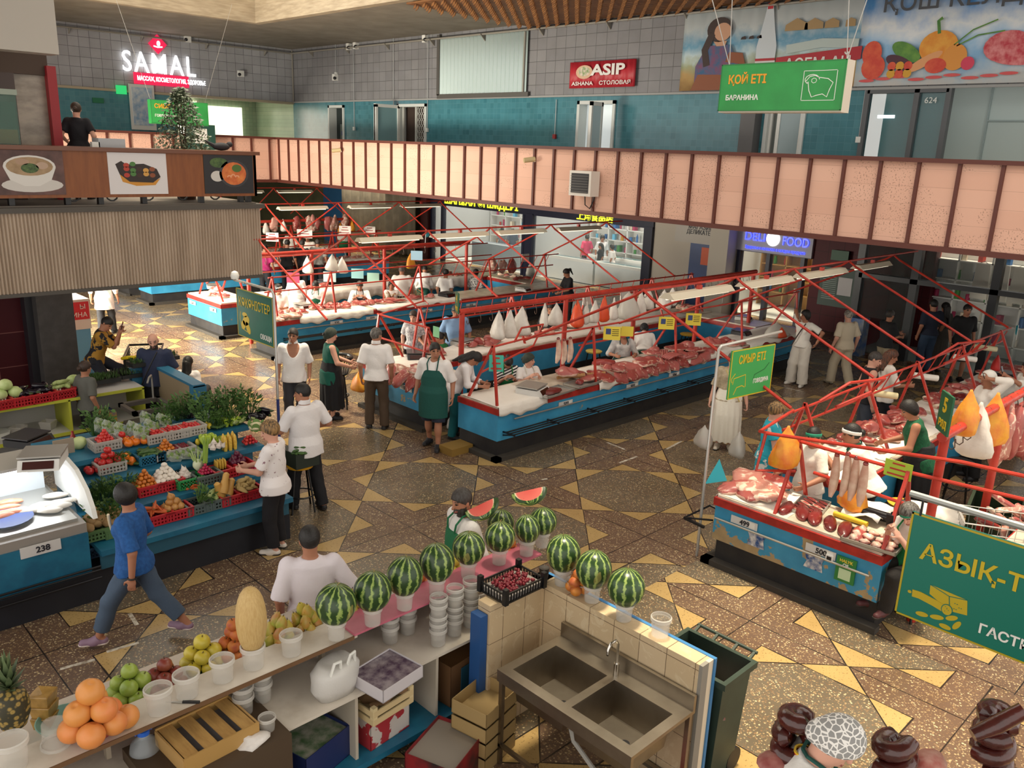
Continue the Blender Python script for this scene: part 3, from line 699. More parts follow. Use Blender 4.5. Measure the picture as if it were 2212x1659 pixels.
def person(label,loc,face,h=1.7,res=.012,hip=None,lean=0,side=0,twist=0,nod=8,turn=0,tilt=0,lh=None,rh=None,lp=None,rp=None,lf=None,rf=None,fem=False,fat=1.0,
           skin='tan',hair='black',style='short',beard=False,shirt='e6e2dc',sh2=None,sleeve=.75,hem=-.06,neck=.0,low=None,trouser='1c1b1e',leg=1.0,wide=1.0,shoe='17161a',curl=35,apron=None,wear=(),pal=None,group=None,seat=False,tshift=0,shmat=None,lowmat=None,foot_turn=12):
 """face: heading in degrees (0 = +X); hand, foot targets in the person's own frame (x right, y forward, z up), metres for a 1.70 m body"""
 k = h/1.7;A = lambda *v: np.array(v,float)*k
 hz = (hip if hip is not None else .90);Hc = A(0,tshift,hz)
 la,sa = math.radians(lean),math.radians(side);T = unit([math.sin(sa),math.sin(la)*math.cos(sa),math.cos(la)*math.cos(sa)])
 tw = math.radians(twist);X = np.array([math.cos(tw),math.sin(tw),0]);X = unit(X-T*X.dot(T));Y = np.cross(T,X)
 sw = (.150 if fem else .172)*k*(1+.35*(fat-1));neckb = Hc+T*.525*k;HF = head_frame(T,nod,turn,tilt);hc = neckb+(T*.5+HF[:,2]*.5)*.122*k+HF[:,1]*.012*k
 HP = lambda x,y,z: hc+HF @ (np.array([x,y,z])*k)
 sh = {1: Hc+T*.448*k+X*sw,-1: Hc+T*.448*k-X*sw}
 ha = {}
 for sgn,tg,po in ((1,rh,rp),(-1,lh,lp)):
  t = A(*tg) if tg is not None else sh[sgn]+A(sgn*.07*(1 if fat < 1.15 else 1.6),.03,-.50)
  ha[sgn] = ik(sh[sgn],t,.285*k,.25*k,po if po is not None else (sgn*.5,-1,-.4))
 le = {}
 for sgn,tg in ((1,rf),(-1,lf)):
  t = A(*tg) if tg is not None else A(sgn*.10,0,.075)
  j = Hc+A(sgn*.088,0,-.03);le[sgn] = (j,)+ik(j,t,.402*k,.398*k,(sgn*.12,1,.15 if seat else 0))
 s = SD(res);c = lambda *a,**q: s.cone(*a,**q)
 # head and face
 s.ell(HP(0,-.008,.022),np.array([.074,.093,.092])*k,HF,k=.01);s.ell(HP(0,.018,-.045),np.array([.055,.068,.065])*k,HF,k=.03*k)
 s.ell(HP(0,.045,-.085),np.array([.028,.025,.022])*k,HF,k=.03*k)
 c(HP(0,.083,.018),HP(0,.106,-.022),.009*k,.014*k,k=.012);c(HP(0,.08,-.06),HP(0,.084,-.062),.022*k,.022*k,k=.015)
 for q in (1,-1):
  s.ell(HP(q*.074,-.008,-.005),np.array([.012,.02,.032])*k,HF,k=.006)
  s.ell(HP(q*.031,.098,.012),np.array([.017,.016,.012])*k,HF,k=.012,op='s')
 c(neckb-T*.03*k,HP(0,-.018,-.055),.056*k*(1 if fem else 1.1),.052*k,k=.03)
 # trunk
 wa = (.128 if fem else .142)*fat*k;ch = (.150 if fem else .168)*(.5+.5*fat)*k;hp = (.170 if fem else .160)*(.45+.55*fat)*k;dp = .105*fat*k
 tab = [(-.16,hp*.9,.095*k*fat,-.01*k),(0,hp,.112*k*fat,-.005*k),(.22,wa,dp,.01*k*(fat*2-1)),(.5,ch*.98,.112*k*(.6+.4*fat),.005*k),(.72,ch,.105*k,0),(.86,ch*.92,.085*k,-.008*k),(.92,ch*.62,.068*k,-.01*k),(.97,.062*k,.055*k,-.01*k)]
 s.loft(Hc,neckb,X,tab,k=.02)
 for q in (1,-1): s.ell(sh[q]-T*.02*k,np.array([.052,.052,.058])*k,k=.06*k)
 if fem:
  for q in (1,-1): s.ell(Hc+T*.345*k+X*q*.065*k+Y*.085*k,np.array([.062,.05,.058])*k*(.8+.2*fat),k=.04*k)
 g = .75+.25*fat
 for q in (1,-1):
  e,w = ha[q];d = unit(w-e);c(sh[q],e,.050*k*g,.040*k*g,k=.03);c(e,w,.040*k*g,.027*k,k=.02)
  # hand: palm, four unequal bent fingers, thumb from the side of the palm
  inw = unit(-X*q+Y*.15);inw = unit(inw-d*inw.dot(d));th = np.cross(d,inw)*(1 if q > 0 else -1);th = th if th.dot(Y)+th.dot(T)*.6 > 0 else -th
  pc = w+d*.05*k;s.ell(pc,np.array([.040,.016,.052])*k,np.stack([th,inw,d],1),k=.012)
  for i,(o,L) in enumerate(((.029,.072),(.010,.080),(-.010,.075),(-.028,.060))):
   b0 = w+d*.088*k+th*o*k;a1 = math.radians(curl*.6);d1 = d*math.cos(a1)+inw*math.sin(a1);a2 = math.radians(curl*1.7);d2 = d*math.cos(a2)+inw*math.sin(a2)
   m1 = b0+d1*L*.5*k;c(b0,m1,.0098*k,.009*k,k=.004);c(m1,m1+d2*L*.5*k,.009*k,.0075*k,k=.004)
  t0 = w+d*.03*k+th*.032*k;t1 = t0+(d*.55+th*.75+inw*.3)*.04*k;c(t0,t1,.012*k,.0105*k,k=.008);c(t1,t1+(d*.85+th*.25+inw*.4)*.032*k,.0105*k,.009*k,k=.004)
  j,kn,an = le[q];c(j,kn,.088*k*g,.058*k*g,k=.03);c(kn,an,.056*k*g,.036*k,k=.02);mid = kn*.62+an*.38;s.ell(mid-unit(np.cross(an-kn,[1,0,0]))*(.012*k),np.array([.05,.052,.10])*k*g,k=.03)
  fa = math.radians(foot_turn*q);fd = np.array([math.sin(fa),math.cos(fa),0]);
  le[q] += (fd,);c(an-fd*.03*k-A(0,0,.035),an+fd*.13*k-A(0,0,.045),.036*k,.028*k,k=.02)
 hx = M(HAIRC.get(hair,hair),.55,c2=None if hair == 'black' else '2a2018',sc=60,stretch=(1,1,.2),bump=.3)
 sk = M(SKIN.get(skin,skin),.55,c2=None,spec=.35)
 def pick(P):
  l = (P-hc) @ HF/k;x,y,z = np.abs(l[:,0]),l[:,1],l[:,2];m = np.zeros(len(P),int)
  near = (np.abs(z) < .13) & (np.abs(y) < .14) & (x < .09)
  e = max(.007,res*.55)
  m[near & (y > .06) & (x > .016) & (x < .046) & (np.abs(z-.012) < e)] = 1
  m[near & (y > .055) & (x < .026) & (np.abs(z+.058) < e*.9)] = 2
  m[near & (y > .06) & (x > .012) & (x < .05) & (np.abs(z-.036) < e*.8)] = 3
  if beard: m[near & (y > .0) & (z < -.035) & ~((x < .024) & (np.abs(z+.058) < e)) | (near & (y > .07) & (x < .03) & (np.abs(z+.042) < .008))] = 3
  return m
 o = s.build('person',[sk,m_eye,m_lip,hx],pick=pick)
 o.location = loc;o.rotation_euler = (0,0,math.radians(face-90));tag(o,label,'person',group)
 fold = lambda a,f: (lambda x,y,z: a*(np.sin(f*(z+.35*x)+4*np.sin(9*y+5*x))*np.sin(f*.37*x+3*z+1)))
 # ---- lower garment
 if low is None: low = 'trousers'
 lm = lowmat or cloth(trouser);lo_ = .018*k*wide
 if low in ('trousers','shorts'):
  s = SD(res);s.loft(Hc,neckb,X,[(t,a+.012*k,b+.012*k,f) for t,a,b,f in [(-.18,hp*.85,.1*k*fat,-.01*k)]+tab[1:2]+[(.12,(hp+wa)/2,.108*k*fat,0)]],k=.02)
  for q in (1,-1):
   j,kn,an = le[q][:3];r0,r1,r2 = .088*k*g+lo_*.8,.058*k*g+lo_*1.3,.04*k+lo_*1.9
   if low == 'shorts': e = kn+(an-kn)*.08;s.cone(j,e,r0,r1+.02*k,k=.04,f1=True)
   else: e = an if leg >= 1 else kn+(an-kn)*leg;e = e+unit(an-kn)*.02*k*(leg >= 1);s.cone(j,kn,r0,r1,k=.04);s.cone(kn,e,r1,r1+(r2-r1)*leg,k=.02,f1=True)
  s.disp = fold(.004*k,30);s.build('trousers' if low == 'trousers' else 'shorts',lm,o)
 elif low in ('skirt','dress'):
  s = SD(res);b0 = Hc-A(0,0,(hz-.12)*leg*.98) if not seat else Hc-A(0,0,.3);d = Hc+A(0,0,.18)-b0
  fx,fy = (le[1][2][0]-le[-1][2][0])/2,0
  s.loft(b0,Hc+A(0,0,.18),(1,0,0),[(0,(hp+.06*k*wide),.165*k*fat*wide,.02*k),(.5,hp+.05*k*wide,.16*k*fat*wide,.02*k),(.83,hp+.03*k,.14*k*fat,.005*k),(1,wa+.014*k,dp+.014*k,.01*k)],k=.02)
  s.disp = lambda x,y,z: .009*k*np.sin(14*np.arctan2(y,x)+2*z)*np.clip((.95*k-z)*2,0,1);s.build('skirt' if low == 'skirt' else 'dress_skirt',lm,o)
 # ---- shirt
 inf = .016*k;s = SD(res)
 st = [(t,a+inf,b+inf,f) for t,a,b,f in tab];hemt = hem/.525
 st = [(min(hemt,-.01),hp+.046*k,.112*k*fat+.052*k,tab[1][3]),(.02,hp+.034*k,.112*k*fat+.036*k,tab[1][3])]+[r for r in st if r[0] > .05] if hem < .1 else [r for r in st if r[0] >= hemt]
 st = [(t,max(a,wa*.93+inf) if t < .5 and not fem else a,b,f) for t,a,b,f in st]
 s.loft(Hc,neckb,X,st,k=.02)
 for q in (1,-1):
  s.ell(sh[q]-T*.02*k-X*q*.01*k,np.array([.060,.062,.064])*k,k=.07*k)
  if fem: s.ell(Hc+T*.345*k+X*q*.065*k+Y*.085*k,np.array([.07,.057,.066])*k*(.8+.2*fat),k=.05*k)
  e,w = ha[q];
  if sleeve > 0:
   rs = .050*k*g+inf;a = sh[q]
   if sleeve <= 1: s.cone(a,a+(e-a)*sleeve,rs,rs+.004*k,k=.03,f1=True)
   else: s.cone(a,e,rs,.042*k*g+inf,k=.03);s.cone(e,e+(w-e)*(sleeve-1),.042*k*g+inf,.030*k+inf*1.1,k=.02,f1=True)
 s.disp = fold(.0045*k,26)
 s.ell(neckb+Y*(.035+neck*.5)*k+T*.02*k,np.array([.066+neck*.3,.062+neck*.6,.055+neck*1.2])*k,k=.004,op='s');s.cone(neckb,neckb+T*.2*k,.064*k,.064*k,k=0,op='s')
 if 'vest' in wear:
  for q in (1,-1): s.cone(sh[q]+X*q*.02*k,sh[q]+X*q*.02*k-T*.08*k,.06*k,.05*k,k=.01,op='s')
 s.build('shirt',shmat or cloth(shirt,sh2),o)
 if 'collar' in wear:
  b = SD(min(res,.01));b.loft(neckb-T*.01*k,neckb+T*.05*k,X,[(0,.078*k,.076*k,0),(1,.066*k,.066*k,-.01*k)],k=0);b.cone(neckb-T*.1*k,neckb+T*.1*k,.060*k,.060*k,k=0,op='s');b.ell(neckb+Y*.08*k-T*.02*k,A(.02,.03,.09),k=.004,op='s');b.build('collar',shmat or cloth(shirt,sh2),o)
 # ---- shoes
 if shoe:
  for q in (1,-1):
   an,fd = le[q][2],le[q][3];s = SD(min(res,.012));z = A(0,0,1);dn = A(0,0,-.048)
   s.cone(an-fd*.035*k+dn,an+fd*.145*k+dn,.042*k,.036*k,k=.02);s.cone(an+A(0,0,-.01),an+fd*.05*k+dn,.046*k,.042*k,k=.03,f0=True)
   zb = an[2]-.078*k;s.cuts.append(lambda x,y,z_,zb=zb: zb-z_);s.build('shoe',M(shoe,.6),o)
   b = SD(min(res,.012));b.cone(an-fd*.035*k+dn,an+fd*.15*k+dn,.047*k,.040*k,k=.01);b.cuts += [lambda x,y,z_,zb=zb: zb-.002-z_,lambda x,y,z_,zb=zb: z_-zb-.024*k];b.build('sole',M(pal or '2a2624',.7),o)
 # ---- hair or headwear
 def hcap(name,mat,infl,A_,B_,extra=None,rr=None):
  s = SD(min(res,.011) if res < .02 else res);s.ell(HP(0,-.010,.026),(np.array([.074,.093,.092])+infl)*k,HF,k=.01)
  if extra: extra(s)
  na = np.array([-(A_[1]-B_[1]),A_[0]-B_[0]]);na = na/np.linalg.norm(na);
  def cut(x,y,z):
   ly = (x-hc[0])*HF[0,1]+(y-hc[1])*HF[1,1]+(z-hc[2])*HF[2,1];lz = (x-hc[0])*HF[0,2]+(y-hc[1])*HF[1,2]+(z-hc[2])*HF[2,2]
   d = -((ly/k-A_[0])*na[0]+(lz/k-A_[1])*na[1])*k
   return np.maximum(d,-1) if not rr else np.minimum(d,rr(ly/k,lz/k)*k)
  s.cuts.append(cut);return s.build(name,mat,o)
 if style == 'short': hcap('hair',hx,.011,(.088,.058),(-.075,-.085))
 elif style == 'bald': pass
 elif style == 'bob': hcap('hair',hx,.020,(.085,.062),(-.02,-.11),lambda s: s.ell(HP(0,-.03,-.01),A(.097,.085,.10),HF,k=.02))
 elif style == 'crop': hcap('hair',hx,.022,(.09,.06),(-.06,-.09),lambda s: s.ell(HP(0,-.02,.03),A(.096,.105,.098),HF,k=.02))
 elif style in ('long','ponytail','bun'):
  hcap('hair',hx,.014,(.085,.062),(-.06,-.09))
  s = SD(min(res,.012))
  if style == 'long':
   s.cone(HP(0,-.085,.0),HP(0,-.095,-.22),.06*k,.05*k,k=.02);s.cone(HP(.05,-.05,.0),HP(.07,-.06,-.25),.035*k,.025*k,k=.03);s.cone(HP(-.05,-.05,.0),HP(-.07,-.06,-.25),.035*k,.025*k,k=.03);s.cone(HP(.01,-.095,-.2),HP(.02,-.11,-.36),.05*k,.02*k,k=.03)
  elif style == 'ponytail': s.cone(HP(0,-.10,.06),HP(0,-.15,.02),.022*k,.034*k,k=.02);s.cone(HP(0,-.15,.02),HP(0,-.145,-.15),.034*k,.014*k,k=.02)
  else: s.ell(HP(0,-.115,-.0),A(.042,.04,.042),HF,k=.01)
  s.disp = lambda x,y,z: .002*np.sin(160*x+90*y);s.build('hair_tail' if style != 'bun' else 'hair_bun',hx,o)
 for w_ in wear:
  if isinstance(w_,tuple) and w_[0] == 'scarf': hcap('head_scarf',w_[1],.022,(.085,.045),(-.08,-.10),lambda s: s.ell(HP(0,-.09,-.03),A(.055,.05,.06),HF,k=.03))
  if isinstance(w_,tuple) and w_[0] == 'band':
   s = SD(min(res,.009));s.ell(HP(0,-.010,.026),(np.array([.074,.093,.092])+.020)*k,HF,k=.01)
   def bc(x,y,z): ly = (x-hc[0])*HF[0,1]+(y-hc[1])*HF[1,1]+(z-hc[2])*HF[2,1];lz = (x-hc[0])*HF[0,2]+(y-hc[1])*HF[1,2]+(z-hc[2])*HF[2,2];return np.abs(lz*.93-ly*.35-.03*k)-.020*k
   s.cuts.append(bc);s.build('headband',w_[1],o)
  if isinstance(w_,tuple) and w_[0] == 'bag_strap':
   pts = []
   for i in range(15):
    t = i/14;a = Hc+T*(.50-.52*t)*k+X*w_[2]*(-.09+.26*t)*k+Y*(.14+.03*math.sin(PI*t))*k*fat;pts.append(a)
   B().tube(pts,.013,6).build('bag_strap',w_[1],o)
  if isinstance(w_,tuple) and w_[0] == 'phone':
   e,w = ha[w_[1]];d = unit(w-e);B().bar(w+d*.06,w+d*.11+T*.10*k,.07,.008).build('phone',M('20222a',.2),o)
 if apron:
  am = cloth(apron[0]);s = SD(res);z0,z1 = apron[1],apron[2]
  at = [(t,a+.034*k,b+.034*k,f) for t,a,b,f in tab];L = .525
  at = [(z0/L,hp+.06*k,.17*k*fat,.012*k),(-.1,hp+.062*k,.172*k*fat,.005*k),(.04,hp+.06*k,.17*k*fat,.005*k)]+[r for r in at if .05 < r[0] < z1/L]+[(z1/L,ch*.9,.13*k,.005*k)]
  at = [r for i,r in enumerate(sorted(at))]
  s.loft(Hc,neckb,X,at,k=0)
  full = len(apron) > 3
  def ac(x,y,z):
   u = (x-Hc[0])*X[0]+(y-Hc[1])*X[1]+(z-Hc[2])*X[2];v = (x-Hc[0])*Y[0]+(y-Hc[1])*Y[1]+(z-Hc[2])*Y[2];w = ((x-Hc[0])*T[0]+(y-Hc[1])*T[1]+(z-Hc[2])*T[2])/k
   wid = np.where(w > .2,np.clip(.16-(w-.2)*.35,.085,.16),.2)*k*fat
   return np.maximum(.045*k-v,np.abs(u)-wid)
  if not full: s.cuts.append(ac)
  s.build('apron',am,o)
  if not full:
   b = B()
   for q in (1,-1): b.tube([Hc+T*z1*k*.97+X*q*.07*k+Y*.125*k,Hc+T*.46*k+X*q*.085*k+Y*.115*k,neckb+X*q*.075*k+Y*.045*k,neckb+X*q*.055*k-Y*.06*k+T*.01*k,neckb-Y*.075*k],.010*k,5)
   b.build('apron_strap',am,o)
 return o,dict(ha=ha,le=le,HP=HP,Hc=Hc,T=T,X=X,Y=Y,k=k,neckb=neckb)

def PP(label,px,py,face,h=1.7,z0=0,**kw):
 """a person whose crown shows at pixel (px, py)"""
 k = h/1.7;hip = kw.get('hip',None);hip = .90 if hip is None else hip;la = math.radians(kw.get('lean',0));sa = math.radians(kw.get('side',0))
 p = G(px,py,z0+(hip+.785*math.cos(la))*k);fx,fy = math.cos(math.radians(face)),math.sin(math.radians(face));d = math.sin(la)*.72*k;e = math.sin(sa)*.72*k
 x,y = p.x-fx*d-fy*e,p.y-fy*d+fx*e;r0 = math.hypot(x,y);g = 0;near = kw.pop('near',1)
 for i in range(60):
  if any(a-.2 < x < b+.2 and c-.2 < y < d_+.2 for a,b,c,d_ in CT) and z0 == 0: x += near*x/r0*.03;y += near*y/r0*.03;g += near*.03
 dz = (CAMZ-h)*g/r0
 if dz > .02: kw['hip'] = max(.42,hip-dz/k)
 elif dz < -.02: h = min(h-dz,1.78)
 if dz > .02: kw.setdefault('lf',(-.12,.16,.08));kw.setdefault('rf',(.12,.2,.08))
 return person(label,(x,y,z0),face,h=h,**kw)
# ---------------------------------------------------------------- meat, cloths, scales, bags
def meatmat(name,a,b,fat,sc,thr,rough=.35):
 n = N(name);oi = n.n('ShaderNodeObjectInfo');c = n.mix(oi.outputs['Random'],lin(a),lin(b))
 v = n.n('ShaderNodeVectorMath',operation='ADD');n.l(n.obj(),v.inputs[0]);n.l(n.comb(oi.outputs['Random'],n.math('MULTIPLY',oi.outputs['Random'],7.0),0.0),v.inputs[1])
 f = n.ramp(n.noise(sc,5,v.outputs[0],dist=1.6),[(thr,(0,0,0,1)),(thr+.08,(1,1,1,1))]);rim = n.math('LESS_THAN',n.xyz()[2],n.math('MULTIPLY',n.noise(7,2),.045));c = n.mix(n.math('MAXIMUM',f,n.math('MULTIPLY',rim,.8)),c,lin(fat))
 n.set(color=c,rough=rough);n.bump(n.noise(sc*3,3),.3,.01);return n.m
m_beef = meatmat('beef','8f332e','b0605a','dcb8a2',7,.58);m_pork = meatmat('pork','b8766a','c99484','e4cdb8',6,.52);m_darkm = meatmat('dark_meat','5d1c1c','7d2a28','96504a',9,.62,.25)
m_fatm = meatmat('fat','e6cdb4','ecd6c0','d69a86',7,.62);m_offal = meatmat('offal','d9b09c','e3bfae','b8665c',10,.6,.3)
def lump(name,mats,r,amp,seed,n=16,m=10,flat=.35,parent=None):
 """an irregular cut: a squashed ball with lobes, lying on z = 0"""
 q = random.Random(seed);w = [(Vector((q.uniform(-1,1),q.uniform(-1,1),q.uniform(-1,1)))*q.uniform(1.5,4),q.uniform(0,6),q.uniform(.5,1)) for _ in range(6)]
 b = B().ell((0,0,0),(1,1,1),n,m);v = []
 for p in b.v:
  p = Vector(p);d = 1+amp*sum(a*math.sin(k.dot(p)*1.6+f) for k,f,a in w)/3
  z = p.z*d*r[2];z = max(z,-r[2]*flat);v.append((p.x*d*r[0],p.y*d*r[1],z+r[2]*flat))
 b.v = v;return b.build(name,mats,parent,smooth=2)
MEAT = {}
for i in range(4): MEAT['chunk%d' % i] = lump('meat_cut',m_beef,(.15,.11,.075),.42,10+i)
for i in range(3): MEAT['slab%d' % i] = lump('meat_slab',m_beef,(.24,.15,.055),.32,20+i)
for i in range(3): MEAT['pork%d' % i] = lump('pork_cut',m_pork,(.22,.15,.075),.38,30+i)
for i in range(2): MEAT['bone%d' % i] = lump('fat_cut',m_fatm,(.16,.11,.06),.4,40+i)
for i in range(2):
 b = B()
 for j in range(5): b.tube([(-.2,j*.035-.07,.03),(-.08,j*.035-.07,.055),(.06,j*.036-.07,.055),(.2,j*.034-.07,.02)],[.012,.019,.019,.012],6)
 MEAT['rib%d' % i] = b.build('rib_rack',m_beef,smooth=2)
def pool(kinds): return [o for k,o in MEAT.items() if any(k.startswith(x) for x in kinds)]
_used = set()
def place(o,loc,rot,label,cat,group,scale=1.0):
 if o.name in _used: return tag(dup(o,loc,None,label,group,scale,rot),label,cat,group)
 _used.add(o.name);o.location = loc;o.rotation_euler = rot;o.scale = (scale,)*3 if isinstance(scale,(int,float)) else scale
 return tag(o,label,cat,group)
def heap(quad,n,kinds,label,group,z=.885,size=1.0,layers=1,spread=1.0):
 """cuts laid inside a counter area given by four picture corners (near-left, near-right, far-right, far-left)"""
 c = [G(x,y,z) for x,y in quad];ps = pool(kinds);cols = max(1,int(math.ceil(math.sqrt(n*1.8))));k = 0;m = sum(c,Vector())/4;q = min(CT,key=lambda a: max(a[0]-m.x,m.x-a[1],0)+max(a[2]-m.y,m.y-a[3],0))
 rows = int(math.ceil(n/cols))
 for j in range(rows):
  for i in range(cols):
   if k >= n: return
   u = (i+.5+R.uniform(-.25,.25))/cols;v = (j+.5+R.uniform(-.25,.25))/rows
   p = c[0].lerp(c[1],u).lerp(c[3].lerp(c[2],u),v)
   if p.x < q[0]+.12 or p.x > q[1]-.1: p.x = min(max(p.x,q[0]+R.uniform(.08,.4)),q[1]-R.uniform(.08,.4))
   if p.y < q[2]+.05 or p.y > q[3]-.1: p.y = q[2]+R.uniform(.08,.5) if p.y < q[2]+.3 else q[3]-R.uniform(.08,.5)
   s = size*R.uniform(.8,1.2)
   place(R.choice(ps),(p.x,p.y,z+R.uniform(0,.02)+(.05*layers if (i+j) % 3 == 0 and layers > 1 else 0)),(R.uniform(-.12,.12),R.uniform(-.12,.12),R.uniform(0,6.28)),label,'meat',group,s);k += 1
# white cloths hanging over counter edges
def cloth_on(x0,x1,y0,y1,label,drop=.13,side='-y',z=.882,m=None):
 n = max(8,int((x1-x0)/.06));b = B();rows = []
 for j in range(9):
  r = []
  for i in range(n+1):
   x = x0+(x1-x0)*i/n;w = .02*math.sin(x*17)+.03*math.sin(x*6.3+1)
   if j < 6: y = y1+(y0-y1)*j/5 if side == '-y' else y0+(y1-y0)*j/5;zz = z+.004*math.sin(x*31+j)
   else: y = (y0-.012-.006*(j-6) if side == '-y' else y1+.012+.006*(j-6))+.01*math.sin(x*23);zz = z-(j-5)/3*(drop+w)
   r.append((x,y,zz))
  rows.append(r)
 v = [p for r in rows for p in r];w = n+1;f = [(j*w+i,j*w+i+1,(j+1)*w+i+1,(j+1)*w+i) for j in range(8) for i in range(n)]
 o = b.add(v,f).build('counter_cloth',m or m_cloth,None,2);md = o.modifiers.new('thick','SOLIDIFY');md.thickness = .006;return tag(o,label,'cloth',None)
cloth_on(8.52,9.6,8.85,9.7,'stained white cloth hanging over the corner of the 502 counter',.16)
cloth_on(10.9,13.0,8.85,9.7,'white cloth under the beef above plate 503',.12)
cloth_on(13.1,15.6,8.85,9.7,'white cloth under the ribs past the shawled seller',.10);cloth_on(15.9,18.5,8.85,9.7,'white oilcloth at the far end of the blue aisle counter',.06)
cloth_on(9.85,13.8,3.95,4.8,'long white cloth under the red cuts of the nearest row',.10,'+y');cloth_on(14.0,18.4,3.95,4.8,'white cloth under the meat by the talking seller',.08,'+y')
cloth_on(8.25,9.0,3.9,4.78,'white cloth under the pork on the peeling counter corner',.03,'+y')
cloth_on(9.6,11.6,16.55,17.4,'white cloth at plate 522 with meat on top',.14);cloth_on(11.7,14.4,16.55,17.4,'white cloth from plate 523 to plate 524',.08)
cloth_on(9.0,9.85,19.2,20.9,'white cloth on the end counter behind the vegetables sign',.04);cloth_on(10.0,17.6,19.25,20.1,'cream cloth covering the counter behind the white coated sellers',.28)
cloth_on(9.9,17.3,24.3,25.1,'white cloth along the far counter',.06);cloth_on(9.6,17.8,11.62,12.4,'white cloth on the counter behind the hanging bags',.02,'+y');cloth_on(8.6,9.4,10.8,12.4,'white cloth on the end counter by the man in white polo',.02)
# beef along the aisle counter
heap([(1330,868),(1475,825),(1480,800),(1325,825)],16,['slab','chunk'],'large red beef cut on the counter above plates 503 and 504','beef above plates 503 and 504',layers=2,size=1.05)
heap([(1395,800),(1500,775),(1475,752),(1380,775)],14,['rib','chunk'],'rack of beef ribs behind the large cuts by the shawled seller','beef ribs by the shawled seller',layers=2)
heap([(1490,815),(1590,775),(1570,745),(1480,765)],14,['chunk','rib','slab'],'raw beef piece heaped above plate 505','beef above plate 505',layers=2)
heap([(1590,770),(1640,755),(1620,735),(1575,745)],5,['chunk'],'small beef piece beside the far scale','beef beside the far scale')
# steaks hanging over the edge
for i in range(9):
 p = GY(1340+i*22,875-i*6.2,8.84);o = place(R.choice(pool(['slab'])),(p.x,8.86,.86),(R.uniform(.7,.95),R.uniform(-.1,.1),PI/2*0+R.uniform(-.3,.3)),'beef steak drooping over the edge above plates 503 and 504','meat','steaks over the aisle edge',.8)
heap([(845,832),(915,850),(905,800),(842,795)],11,['pork','slab'],'pink pork cut on the corner of the short end counter','pork on the short end counter',layers=2)
heap([(850,760),(905,775),(935,715),(895,705)],9,['pork','bone','chunk'],'pork piece at the back of the short end counter','pork at the back of the end counter',size=.9)
for i in range(5): place(R.choice(pool(['pork','slab'])),(8.47,10.95+i*.3,.84),(R.uniform(-.2,.2),R.uniform(-1.1,-.8),R.uniform(-.3,.3)),'pork cut drooping over the short end counter','meat','cuts drooping over the end counter',.85)
heap([(1030,752),(1075,748),(1065,725),(1020,730)],7,['rib','chunk'],'rib piece under the hanging white bags','ribs under the white bags')
heap([(1075,725),(1240,700),(1235,685),(1060,710)],9,['chunk','pork'],'pale meat cut on the counter beyond the white bags','cuts beyond the white bags',size=.8)
heap([(1450,668),(1560,650),(1550,640),(1440,655)],10,['pork','bone','chunk'],'pork joint on the counter near the small blue flag','pork near the small flag',size=.9)
# nearest row
heap([(1568,1068),(1655,1090),(1690,1040),(1610,1020)],7,['pork','slab'],'broad slab of pork on the peeling end counter','pork on the peeling end counter',size=1.15)
heap([(1610,1020),(1690,1015),(1690,990),(1650,990)],4,['pork'],'pork cut behind the slabs on the peeling counter','pork behind the slabs')
heap([(1790,945),(1960,955),(1980,890),(1870,880)],26,['slab','chunk'],'red cut of meat on the long counter of the nearest row','red cuts on the nearest long counter',layers=2,size=.95)
heap([(1940,880),(2010,865),(2050,835),(2000,830)],14,['chunk','bone'],'red meat lump by the seller in green vest','lumps by the seller in green vest',size=.85)
heap([(2010,850),(2075,845),(2100,805),(2050,805)],14,['slab','chunk'],'meat piece in front of the seller on the phone','meat in front of the phoning seller',size=.8)
heap([(2060,808),(2160,795),(2160,780),(2090,785)],10,['rib','slab'],'long cut at the far end of the nearest row','cuts at the far end of the nearest row',size=.8)
heap([(1730,950),(1790,945),(1800,920),(1760,925)],6,['chunk'],'meat piece next to the elbows of the resting seller','meat by the resting seller',size=.8)
names = ['topmost of the six wrapped dark tenderloins toward the white dress','second dark tenderloin below the tray of strips','third dark tenderloin in the row of six','fourth dark tenderloin in the row of six','fifth dark tenderloin next to the yellow roll','last dark red tenderloin before the tray of offal']
for i,(x,y) in enumerate(((1698,1101),(1732,1110),(1760,1121),(1793,1134),(1826,1147),(1855,1157))):
 o = lump('tenderloin',m_darkm if i < 5 else m_beef,(.20,.075,.055),.16,60+i);p = G(x,y,.88);o.location = p;o.rotation_euler = (0,0,R.uniform(.5,.8)-.35);tag(o,names[i],'meat','tenderloins on the end counter')
def tray(label,loc,rz,sx,sy,m,h=.035):
 t = thing('tray',label,'tray',loc,rz);b = B();b.box((-sx/2,-sy/2,0),(sx/2,sy/2,.006))
 for a,c in (((-sx/2,-sy/2,0),(sx/2,-sy/2+.012,h)),((-sx/2,sy/2-.012,0),(sx/2,sy/2,h)),((-sx/2,-sy/2,0),(-sx/2+.012,sy/2,h)),((sx/2-.012,-sy/2,0),(sx/2,sy/2,h))): b.box(a,c)
 b.build('dish',m,t);return t
p = G(1750,1097,.88);tray('grey metal tray of dark meat strips',p,.2,.52,.34,m_steel)
for i in range(12):
 a = lump('meat_strip',m_darkm if i % 3 else m_beef,(.09,.024,.02),.15,80+i,12,8);tag(a,'strip of dark meat on the grey metal tray','meat','strips on the grey tray');a.location = (p.x-.2+(i % 6)*.08,p.y-.07+(i//6)*.15,.893);a.rotation_euler = (0,0,1.2)
p = G(1885,1172,.88);tray('oval metal tray heaped with pale hearts',p,.1,.36,.56,m_steel)
